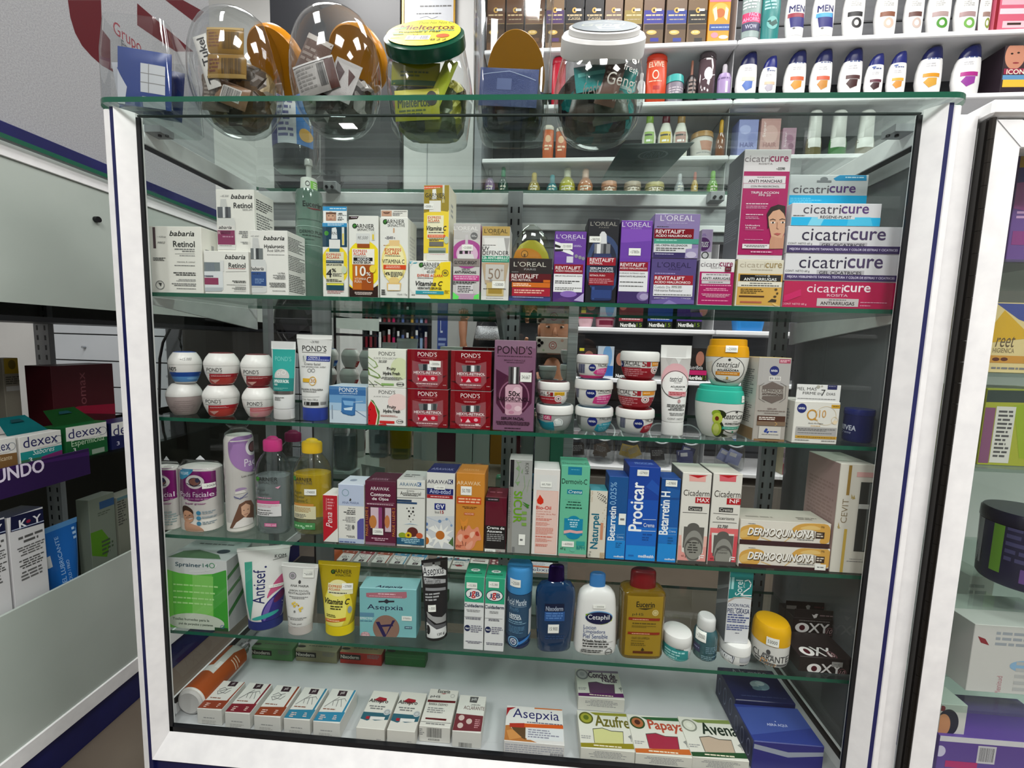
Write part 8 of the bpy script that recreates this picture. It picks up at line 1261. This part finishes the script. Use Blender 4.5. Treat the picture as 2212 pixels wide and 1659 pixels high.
for x0, x1, yt, c, lab in ((1298, 1332, 394, 'c08a68', 'peach cream jar on the fourth wall shelf'), (1347, 1384, 395, 'a99a84', 'clear beige jar on the fourth wall shelf'), (1392, 1434, 397, 'b4aa70', 'pale khaki jar on the fourth wall shelf')):
    rnd(lab, x0, x1, yt, ZD, M(c, 't', .7), c, [(0, .85), (.05, .97), (.6, 1), (.7, .98)], 'G %d 404 %d 414 2 e6d8c8' % (x0 + 6, x1 - 6), 'cream_jar', 'jar')
# rows seen through the open half of the cabinet back
rnd('pink cream jar with pale lid seen under the upper glass shelf', 1249, 1281, 676, ZE, 'c9a4ac', 'b04a60', [(0, .7), (.1, .85), (.5, 1), (.6, 1)], '', 'cream_jar', 'jar')
rnd('maroon cream jar seen under the upper glass shelf', 1286, 1327, 676, ZE, 'a87a84', '7a1c3c', [(0, .8), (.1, .95), (.5, 1), (.6, 1)], 'R 1292 692 1322 702 6a1c34', 'cream_jar', 'jar')
for x0, x1, c, lab in ((1337, 1390, '8a2c38', 'black hair mask carton with red top band seen under the upper glass shelf'), (1399, 1454, '2444a0', 'black hair mask carton with blue top band seen under the upper glass shelf'), (1462, 1518, '4a2c80', 'black hair mask carton with violet top band seen under the upper glass shelf')):
    wc(lab, x0, x1, 640, ZE, '141814', 'R %d 640 %d 694 %s;G %d 688 %d 691 1 ddd;T NutriBela 0 0 1 1 eee;T NutriBela %d 698 %d 706 e9e9e4 b;T 15 %d 698 %d 706 6a8a1c' .replace('T NutriBela 0 0 1 1 eee;', '') % (x0, x1, c, x0 + 6, x1 - 8, x0 + 3, x0 + 36, x0 + 38, x0 + 49), d=.08)
wv('bright blue open tub seen under the upper glass shelf', 1583, 1646, 690, ZE, [('body', M('2c7cc0', 'p', .3), [(0, .85), (.05, .9), (1, 1)], dict(n=5)), ('rim', M('b9d4e8'), [(1.0, 1.0), (1.03, 1.01), (1.06, .98)], dict(n=5))], name='tub', cat='tub')
wc('crimson carton on the wall shelf behind the right-hand shelf rail', 1810, 1852, 690, ZE, '9a2448', '')
for x0, x1, yt, c, lab in ((1718, 1755, 752, '8aa844', 'first aloe shampoo pouch bottle seen beside the promo carton'), (1765, 1808, 756, '9ab030', 'second aloe shampoo pouch bottle, lime and pink'), (1816, 1856, 756, 'a9b0b0', 'third aloe shampoo pouch bottle, pale grey')):
    w = x1 - x0
    rnd(lab, x0, x1, yt, ZF, M('b4b0b4', 't', .8), '6aa040', [(0, .9), (.04, 1), (.3, .95), (.5, .78), (.65, .85), (.78, .9), (.88, .6), (.9, .35)], 'P %s %d 760 %d 760 %d 800 %d 792;R %d 774 %d 786 1c3a80;T SAVITAL %d 776 %d 784 c9d8ec b;P 2c5a2c %d 820 %d 800 %d 808 %d 818;P 2c5a2c %d 818 %d 796 %d 812;P 3a6a34 %d 816 %d 802 %d 822;E %d 815 6 6 d9d4d0' % (
        c, x0, x1, x1 - w * .3, x0, x0 + w * .15, x1 - w * .12, x0 + w * .2, x1 - w * .16, x0 + w * .2, x0 + w * .05, x0 + w * .2, x0 + w * .45, x0 + w * .25, x0 + w * .4, x0 + w * .4, x0 + w * .3, x0 + w * .6, x0 + w * .45, x0 + w * .7), dr=.45)
wc('white and blue bottle carton seen between the jar stacks', 1290, 1326, 748, ZF, 'b4c0cc', 'E 1312 770 10 24 6a9ac8;R 1296 790 1324 812 2c64b0')
wc('black hair mask carton with model\'s face between the facial jar stacks', 1328, 1352, 756, ZF, '1a1614', 'E 1340 776 9 14 a9705c;T Nutri 1330 808 1348 815 eee b')
wc('black hair mask carton with magenta strip behind the white slim tube', 1484, 1528, 752, ZF, '1a1614', 'E 1512 775 9 16 a06a58;T NutriBela 1486 790 1518 798 ccc;R 1484 800 1528 810 b01c5c;T NutriBela 1486 812 1516 820 e9e9e4 b;T 15 1517 812 1527 820 6a8a1c')
wc('black carton seen behind the second jar stack', 1250, 1288, 752, ZF, '2a2422', 'E 1272 770 10 12 8a5a4c;R 1250 748 1262 758 c9c030')
wc('yellow and maroon carton on the lowest wall shelf behind the tall ivory carton', 1690, 1722, 968, ZG, '9a9478', 'R 1690 968 1716 1000 8a7a84;T ENZIL 1692 980 1712 988 333;R 1690 1002 1716 1026 7a1c34;R 1716 966 1722 1032 b4b03c', d=.07)
rim = M('dfe6e8', 'c', .25)
for i, (xc, c, lab) in enumerate(((1240, '3a3634', 'clear sweet jar with dark contents, first on the lowest wall shelf'), (1299, '5a5048', 'clear sweet jar with brown straws, second on the lowest wall shelf'), (1359, 'a08a4c', 'clear sweet jar with gold wrappers, third on the lowest wall shelf'), (1419, '3c3a3c', 'clear sweet jar nearly empty, fourth on the lowest wall shelf'), (1480, '50547a', 'clear sweet jar with navy packets, fifth on the lowest wall shelf'), (1575, '8a90b4', 'clear sweet jar with blue and white packets, sixth on the lowest wall shelf'), (1746, '8a8a90', 'clear sweet jar with white packets, right of the slotted upright'))):
    p = UY(xc, 990, wy(xc, 990, .07)); j = empty('sweet_jar', (p[0], p[1], ZG + .0005)); tag(j, lab, 'jar', 'clear sweet jars on the lowest wall shelf')
    t = math.radians(52); R = .053
    loftj(j, 'body', [(0, 0, R * .85, 0, 0), (0, .006, R * .96, 0, 0), (0, .05, R, 0, 0), (0, .09, R, 0, .1), (-.012, .118, R * .93, 0, .5), (-.026, .135, R * .84, 0, t)], CLR, 2.4, cap1=False)
    mb = MB(); n = 40; C0 = Vector((0, -.027, .136)); pts = ring(0, -.027, .136, R * .84, R * .84, 2, n, t)
    mb.tube(pts + pts[:1], .0032, M('c9d0d2', 'p', .1), 8); mb.build('rim', j)
    rr = random.Random(i)
    for q in range(3 if i != 3 else 1):
        sachet('packet inside the ' + lab[6:], 'packet', j, rr.uniform(-.015, .015), -.03 + q * .022, .042 + rr.uniform(0, .012), .055, .05, rr.uniform(-.5, .5), c, 'R 10 10 60 40 c9c9cc' if i > 3 else 'G 10 10 90 60 4 888', group='packets in sweet jar ' + ['one', 'two', 'three', 'four', 'five', 'six', 'seven'][i])

# ------------------------------------------------------------------ staff side: drawers, dark screen, certificate, cables, fan
du = empty('drawer_unit', (-1.25, 1.22, FLOOR + .001)); tag(du, 'white unit of many wide drawers behind the left end of the cabinet', 'drawers')
m_dr = noisy('white_laminate', 'b4bac0', 'c0c5ca', 3, .4)
mb = MB(); mb.box(-1.02, .64, .012, .38, 0, 1.12, M('2a2c30')); mb.build('carcass', du)
for r in range(9):
    for c in range(4):
        x0 = -1.015 + c * .412; z0 = .01 + r * .123; mb = MB(); mb.box(x0, x0 + .406, 0, .0115, z0, z0 + .117, m_dr, .001)
        dj = mb.build('drawer', du); kb = MB(); kb.tube([(x0 + .2, -.0002, z0 + .06), (x0 + .2, -.014, z0 + .06)], .006, M('8a8f94')); kb.build('knob', dj)
p0, p1 = UY(592, 410, 1.33), UY(868, 408, 1.33); mb = MB(); mb.box(p0[0], p1[0] - .008, 0, .03, p1[2], 2.3, M('26272b', 'p', .35), .003)
mb.box(p0[0] + .01, p1[0] - .01, -.001, 0, p1[2] + .13, p1[2] + .137, M('3a3b40')); o = mb.build('wall_screen', None, (0, 1.33, 0)); tag(o, 'large dark grey panel on the wall left of the white pillar', 'panel')
p0, p1 = UY(870, 61, 1.345), UY(984, 55, 1.345); cf = empty('picture_frame', (p0[0], 1.345, p0[2])); tag(cf, 'gold framed certificate hanging on the white pillar', 'frame')
w, h = p1[0] - p0[0], .3; mb = MB()
for a in ((0, w, 0, .008), (0, w, h - .008, h), (0, .008, .008, h - .008), (w - .008, w, .008, h - .008)): mb.box(a[0], a[1], -.012, 0, a[2], a[3], M('b08a3c', 'm', .3))
mb.build('frame', cf); mb = MB(); mb.box(.008, w - .008, -.006, -.001, .008, h - .008, M('c9ccd2')); draw(mb, 'G 40 60 110 68 1 555 c;L 555 1.5 50 80 70 74 84 84 100 76;G 40 96 110 102 1 888;G 50 30 140 40 1 666 c', lambda x, y: (x / 150 * w, y / 115 * .12 + .18), lambda u, v, o: (u, -.0062 - o, h - v)); mb.build('certificate', cf)
CB = [((380, 660), (372, 700), (352, 740), (345, 775)), ((395, 668), (392, 700), (388, 730), (394, 765)), ((410, 668), (409, 700), (408, 730), (409, 765)), ((420, 675), (432, 705), (440, 735), (444, 765))]
for i, c in enumerate(CB):
    pts = [UY(x, y, 1.06) for x, y in c]; top = (pts[0][0], 1.06, pts[0][2] + .04); mb = MB(); q = [top] + [tuple(p) for p in pts]; q += [(q[-1][0] - .02, 1.06, q[-1][2] - .3 - .04 * i), (q[-1][0] - .03, 1.07, FLOOR + .006)]
    sm = []
    for a, b in zip(q, q[1:]): sm += [tuple(Vector(a).lerp(Vector(b), f)) for f in (0, .5)]
    mb.tube(sm + [q[-1]], .005, M('141416')); tag(mb.build('power_cable'), ['black cable farthest left of the four hanging behind the cabinet', 'black cable second of the four hanging behind the cabinet', 'black cable third of the four hanging behind the cabinet', 'black cable farthest right of the four hanging behind the cabinet'][i], 'cable', 'black cables hanging behind the cabinet')
mb = MB(); q = UY(400, 655, 1.06); mb.box(q[0] - .16, q[0] + .10, 1.03, 1.15, q[2] + .05, q[2] + .11, M('3a3c40'), .004); mb.box(q[0] - .14, q[0] + .08, 1.11, 1.14, FLOOR + .001, q[2] + .05, M('4a4c50')); tag(mb.build('cable_box'), 'dark cable box on a post where the black cables hang', 'box')
p = UY(668, 690, .8); fn = empty('fan', (p[0], .8, FLOOR + .001)); tag(fn, 'black round fan on a stand behind the cabinet, beside the mirror door', 'fan'); zc = p[2] - FLOOR
mb = MB(); mb.loft([[Vector((r * math.cos(a), y, zc + r * math.sin(a))) for a in [q * math.pi / 18 for q in range(36)]] for y, r in ((.05, .03), (.05, .11), (.03, .128), (.0, .128), (-.005, .12))], M('101012', 'p', .25), cap1=False); mb.build('housing', fn)
for q in range(4):
    a = q * math.pi / 2 + .3; mb = MB(); d, e = Vector((math.cos(a), 0, math.sin(a))), Vector((-math.sin(a), .25, math.cos(a)))
    mb.add([Vector((0, .02, zc)) + d * .02 - e * .015, Vector((0, .02, zc)) + d * .11 - e * .03, Vector((0, .02, zc)) + d * .11 + e * .04, Vector((0, .02, zc)) + d * .02 + e * .015], [(0, 1, 2, 3)], M('2a2a2e', 'p', .2)); mb.build('blade', fn)
for k in range(5):
    mb = MB(); mb.tube([(.122 * math.cos(a), -.006, zc + (-.1 + k * .05)) for a in (0, math.pi)] if False else [(-math.sqrt(.122 ** 2 - (-.1 + k * .05) ** 2), -.006, zc - .1 + k * .05), (math.sqrt(.122 ** 2 - (-.1 + k * .05) ** 2), -.006, zc - .1 + k * .05)], .0015, M('3a3a3e')); mb.build('guard_wire', fn)
mb = MB(); mb.tube([(0, .03, 0), (0, .03, zc - .12)], .012, M('141416')); mb.box(-.12, .12, -.05, .12, 0, .02, M('141416'), .006); mb.build('stand', fn)

# ------------------------------------------------------------------ customer side, seen in the mirror door: column, make-up rack, poster stand
def vx(x, Y): return UY(x, 700, 2 * (YB + .008) - Y)[0]
def vz(x, y, Y): return UY(x, y, 2 * (YB + .008) - Y)[2]
YC = -2.2; mb = MB(); mb.box(vx(734, YC), vx(776, YC), YC - .06, YC, FLOOR + .001, CEIL - .001, m_wall); struct('wall_column', mb)
YK = -2.45; x0, x1 = vx(782, YK), vx(934, YK); rk = empty('makeup_rack', (0, YK, FLOOR + .001)); tag(rk, 'dark make-up rack with rows of slim tubes, reflected in the mirror door', 'rack')
def kb_(pn, a, b, y0, y1, z0, z1, m_): mb = MB(); mb.box(a, b, y0, y1, z0, z1, m_); return mb.build(pn, rk)
kb_('back_panel', x0, x1, -.3, -.28, 0, 2.0, M('2a2a2c')); kb_('side_panel', x1, x1 + .05, -.3, .02, 0, 2.0, M('8a8d90')); kb_('side_panel', x0 - .03, x0, -.3, .02, 0, 2.0, M('55585a'))
rows = [vz(850, y, YK) - FLOOR - .001 for y in (696, 752)] + [1.5, .45]
for z_ in rows: kb_('shelf_board', x0, x1, -.28, .0, z_ - .02, z_, M('3a3c3e'))
TC = ['6a1c24', '7a2c34', '3a1418', 'c9c9c8', '5a141c', '8a3a44', 'a01c50', '3a3a40', '4a5a8a', '2a2a2e', '9a7a2c', '3c4a6a', '7a90b0', '8a4a54']
LR = 'slim cosmetic tube standing in a row on the reflected make-up rack'
proto = None
for r in (0, 1):
    for i, c in enumerate(TC):
        x = x0 + .03 + i * (x1 - x0 - .05) / 14; t = empty('makeup_tube', (x, YK - .02, FLOOR + .0015 + rows[r])); tag(t, LR, 'tube', 'slim make-up tubes on the reflected rack')
        hb = .095 + .012 * (i % 3); mb = MB(); mb.tube([(0, 0, 0), (0, 0, hb)], .013, M(c, 'p', .25), 12); mb.build('body', t); mb = MB(); mb.tube([(0, 0, hb + .0005), (0, 0, hb + .045)], .011, M('c4c4c4' if i % 2 else '1c1c1e', 'p', .25), 12); mb.build('cap', t)
xa, xb = vx(945, -2.0), vx(966, -2.0); mb = MB(); mb.box(xa, xb, -2.02, -2.0, FLOOR + .001, 1.3, M('24448c')); draw(mb, 'R 0 0 100 30 8a9098;T L 30 34 55 46 c9d4e6;R 10 50 90 52 8aa0cc;R 10 54 80 56 8aa0cc;T H 25 74 60 84 e6e8ec b;R 0 90 100 96 c9ccd0', lambda x, y: (x / 100 * (xb - xa), y / 100), lambda u, v, o: (xa + u, -2.0 + o, 1.2 - v)); tag(mb.build('poster_stand'), 'narrow blue poster stand reflected in the mirror door', 'stand')
mb = MB()
for z0 in (.2, .6, 1.0, 1.4): mb.box(-.35, 1.9, -3.3, -2.95, z0, z0 + .02, M('77797c'))
mb.box(-.35, 1.9, -3.3, -3.28, FLOOR + .001, 1.9, M('4a4c50')); mb.box(-.37, -.35, -3.3, -2.95, FLOOR + .001, 1.9, M('6a6c70')); mb.box(1.9, 1.92, -3.3, -2.95, FLOOR + .001, 1.9, M('6a6c70')); tag(mb.build('shelf_unit'), 'grey shop shelf unit far behind the photographer, dimly reflected', 'shelf unit')

# ------------------------------------------------------------------ people (seen in the mirror door)
def skinned(pts, edges, root, sub=2):
    me = bpy.data.meshes.new('figure'); me.from_pydata([p[:3] for p in pts], edges, []); ob = bpy.data.objects.new('figure', me); COL.objects.link(ob)
    m = ob.modifiers.new('skin', 'SKIN'); m.use_smooth_shade = True
    for i, p in enumerate(pts): r = p[3]; me.skin_vertices[0].data[i].radius = (r, p[4] if len(p) > 4 else r); me.skin_vertices[0].data[i].use_root = (i == root)
    s = ob.modifiers.new('sub', 'SUBSURF'); s.levels = s.render_levels = sub
    bpy.context.view_layer.update(); ev = ob.evaluated_get(bpy.context.evaluated_depsgraph_get()); rm = bpy.data.meshes.new_from_object(ev)
    r = [tuple(v.co) for v in rm.vertices], [tuple(p.vertices) for p in rm.polygons]; bpy.data.objects.remove(ob); return r
def head(mb, hb, c, skin, hair, s=1., long=False):
    """head facing +Y: skull, nose, eyes, brows, lips and ears on the body mesh; hair on its own mesh"""
    H = [(-.115, .030, .036, .014), (-.105, .042, .052, .014), (-.085, .055, .070, .006), (-.05, .066, .084, 0), (-.01, .072, .092, -.004), (.03, .075, .096, -.008), (.07, .068, .088, -.012), (.095, .050, .066, -.014), (.11, .024, .032, -.014)]
    P = lambda x, y, z: Vector(c) + Vector((x, y, z)) * s
    mb.loft([[P(rx * math.cos(a), cy + ry * math.sin(a), z) for a in [q * math.pi / 16 for q in range(32)]] for z, rx, ry, cy in H], skin)
    mb.loft([[P(w * math.cos(a), y + d * abs(math.sin(a)) , z + w * .7 * math.sin(a)) for a in [q * math.pi / 5 for q in range(10)]] for w, y, z, d in ((.008, .078, .02, .006), (.010, .088, -.005, .008), (.015, .096, -.025, .010), (.012, .086, -.036, .006))], skin)
    for sx in (-1, 1):
        for rx, rz, y, m_ in ((.014, .0055, .0785, M('b9aca0')), (.0065, .0055, .0815, M('2a1c14'))):
            mb.loft([[P(sx * .030 + rx * k * math.cos(a), y + d, .018 + rz * k * math.sin(a)) for a in [q * math.pi / 8 for q in range(16)]] for k, d in ((1, 0), (.8, .003), (.3, .005))], m_)
        mb.tube([P(sx * .012, .084, .036), P(sx * .030, .0845, .043), P(sx * .048, .074, .036)], .0035 * s, M('1c1412'), 6)
        mb.loft([[P(sx * (.073 + d), .0 + r * math.cos(a) * .018, r * math.sin(a) * .03) for a in [q * math.pi / 6 for q in range(12)]] for d, r in ((-.006, .9), (.006, 1), (.010, .6))], skin)
    mb.tube([P(-.024, .078, -.062), P(0, .087, -.059), P(.024, .078, -.062)], .0055 * s, M('8a4a44'), 8)
    HH = [(-.02 if not long else -.20, .074, .04, -.07), (.0, .084, .062, -.055), (.04, .087, .082, -.034), (.075, .081, .088, -.026), (.105, .060, .068, -.022), (.124, .026, .032, -.02)]
    hb.loft([[P(rx * math.cos(a), cy + ry * math.sin(a), z) for a in [q * math.pi / 16 for q in range(32)]] for z, rx, ry, cy in HH], hair)
def person(name, label, pts, edges, root, hc, cpts, cedges, ctop, skin, hair, loc, long=False, extra=None):
    r = empty(name, loc); tag(r, label, 'person'); sk = M(skin, 'p', .5); mb, hb, cb = MB(), MB(), MB()
    v, f = skinned(pts, edges, root); mb.add(v, f, sk, True); head(mb, hb, hc, sk, M(hair, 'p', .5), long=long); mb.build('body', r, sharp=3); hb.build('hair', r)
    v, f = skinned(cpts, cedges, 0); cb.add(v, f, M(ctop, 'p', .8), True); cb.build('clothing', r, sharp=3)
    return r
def hand(pts, ed, wrist, palm, tips, thumb):
    """palm and five separate fingers chained on the wrist vertex"""
    b = len(pts); pts.append((*palm, .022, .014)); ed.append((wrist, b))
    for t in tips + [thumb]:
        prev = b
        for q in t: pts.append((*q, .0085)); ed.append((prev, len(pts) - 1)); prev = len(pts) - 1
# photographer crouching behind the phone
ox, oy, oz = .13, -1.0, FLOOR + .002
P_ = lambda x, y, z: (x - ox, y - oy, z - oz)
bp = [(*P_(.13, -1.02, .10), .12), (*P_(.13, -.99, .36), .115), (*P_(.13, -.96, .53), .06), (*P_(.13, -.93, .625), .047), (*P_(-.03, -.97, .50), .05), (*P_(-.10, -.80, .40), .038), (*P_(-.005, -.668, .585), .025), (*P_(.29, -.97, .50), .05), (*P_(.37, -.80, .42), .038), (*P_(.232, -.668, .60), .025),
      (*P_(.03, -1.0, .06), .085), (*P_(.02, -.72, .18), .058), (*P_(.04, -.92, -.15), .04), (*P_(.04, -.80, -.188), .022), (*P_(.23, -1.0, .06), .085), (*P_(.26, -.72, .18), .058), (*P_(.23, -.92, -.15), .04), (*P_(.23, -.80, -.188), .022)]
be = [(0, 1), (1, 2), (2, 3), (1, 4), (4, 5), (5, 6), (1, 7), (7, 8), (8, 9), (0, 10), (10, 11), (11, 12), (12, 13), (0, 14), (14, 15), (15, 16), (16, 17)]
hand(bp, be, 9, P_(.205, -.650, .650), [[P_(.213, -.630, zz), P_(.190, -.618, zz + .004)] for zz in (.632, .650, .668, .686)], [P_(.196, -.662, .634), P_(.178, -.655, .652)])
hand(bp, be, 6, P_(.014, -.655, .625), [[P_(.000, -.640, zz), P_(.004, -.632, zz + .016)] for zz in (.64, .656, .672, .688)], [P_(.034, -.662, .632), P_(.05, -.652, .648)])
ci = [0, 1, 2, 4, 5, 7, 8, 10, 11, 12, 14, 15, 16]; cp = [(*bp[i][:3], bp[i][3] + (.012 if i not in (2,) else .006)) for i in ci]; ce = [(ci.index(a), ci.index(b)) for a, b in be if a in ci and b in ci]
person('person', 'person crouching and holding a phone, seen only as a reflection in the mirror door', bp, be, 0, P_(.132, -.905, .742), cp, ce, '22242c', 'b07a5c', '18120f', (ox, oy, oz), long=True)
ph = empty('phone', (.118, -.633, .672)); tag(ph, 'phone held sideways in a floral case with a red round emblem, seen in the mirror', 'phone')
mb = MB(); mb.box(-.074, .074, -.004, .004, -.036, .036, M('b9b2a8', 'p', .3), .003)
draw(mb, 'O 0 0 17 17 a03a34 3;R -6 -8 6 8 a03a34;R -4 -4 4 4 d9d0c8;E -40 22 5 5 8a9a7a;E 40 -22 7 6 b08a7a;E 50 20 4 4 7a8a9a', lambda x, y: (x / 1000, y / 1000), lambda u, v, o: (u, .0042 + o, -v)); mb.build('case', ph)
for x, z_ in ((-.060, .020), (-.060, -.002), (-.048, .010)): mb = MB(); mb.tube([(x, .0045, z_), (x, .0065, z_)], .0075, M('0c0c0e', 'p', .1), 16); mb.build('lens', ph)
# standing customer
ox, oy, oz = -.24, -1.66, FLOOR + .002
bp = [(*P_(-.24, -1.66, .70), .125, .10), (*P_(-.24, -1.65, 1.0), .13, .095), (*P_(-.24, -1.65, 1.20), .06), (*P_(-.24, -1.64, 1.29), .048), (*P_(-.41, -1.65, 1.17), .05), (*P_(-.46, -1.62, .94), .040), (*P_(-.445, -1.54, .72), .028), (*P_(-.07, -1.65, 1.17), .05), (*P_(-.02, -1.62, .94), .040), (*P_(-.10, -1.50, .82), .027),
      (*P_(-.32, -1.66, .58), .085), (*P_(-.33, -1.65, .22), .056), (*P_(-.33, -1.67, -.14), .038), (*P_(-.33, -1.55, -.186), .024), (*P_(-.16, -1.66, .58), .085), (*P_(-.15, -1.65, .22), .056), (*P_(-.15, -1.67, -.14), .038), (*P_(-.15, -1.55, -.186), .024)]
be = [(0, 1), (1, 2), (2, 3), (1, 4), (4, 5), (5, 6), (1, 7), (7, 8), (8, 9), (0, 10), (10, 11), (11, 12), (12, 13), (0, 14), (14, 15), (15, 16), (16, 17)]
hand(bp, be, 6, P_(-.44, -1.52, .655), [[P_(-.462 + .016 * i, -1.505, .605), P_(-.460 + .016 * i, -1.492, .572 + abs(i - 1.5) * .008)] for i in range(4)], [P_(-.405, -1.50, .635), P_(-.398, -1.485, .61)])
hand(bp, be, 9, P_(-.14, -1.465, .81), [[P_(-.175, -1.45, .788 + .014 * i), P_(-.195, -1.462, .785 + .014 * i)] for i in range(4)], [P_(-.150, -1.44, .84), P_(-.172, -1.437, .85)])
ci = [0, 1, 2, 4, 7, 10, 11, 12, 14, 15, 16]; cp = [(*bp[i][:3], bp[i][3] + .012, (bp[i][4] if len(bp[i]) > 4 else bp[i][3]) + .012) for i in ci]; ce = [(ci.index(a), ci.index(b)) for a, b in be if a in ci and b in ci]
person('person', 'person standing in dark clothes with bare arms, partly reflected in the mirror door', bp, be, 0, P_(-.24, -1.62, 1.405), cp, ce, '1a1c22', 'a86f50', '16110e', (ox, oy, oz))
hbg = empty('handbag', (-.27, -1.47, .69)); tag(hbg, 'glittering silver handbag held in front of the standing person', 'bag'); mb = MB(); mb.loft([ring(0, 0, z_, rx, ry, 4, 32) for z_, rx, ry in ((0, .075, .02), (.01, .085, .028), (.07, .08, .022), (.09, .07, .008))], noisy('silver_sequins', '4a4a4e', 'dcdce0', 220, .2, .4, None, .6)); mb.build('pouch', hbg)
mb = MB(); mb.tube([(-.05, 0, .088), (-.03, .0, .125), (.03, 0, .135), (.06, 0, .088)], .004, M('2a2a2e')); mb.build('handle', hbg)
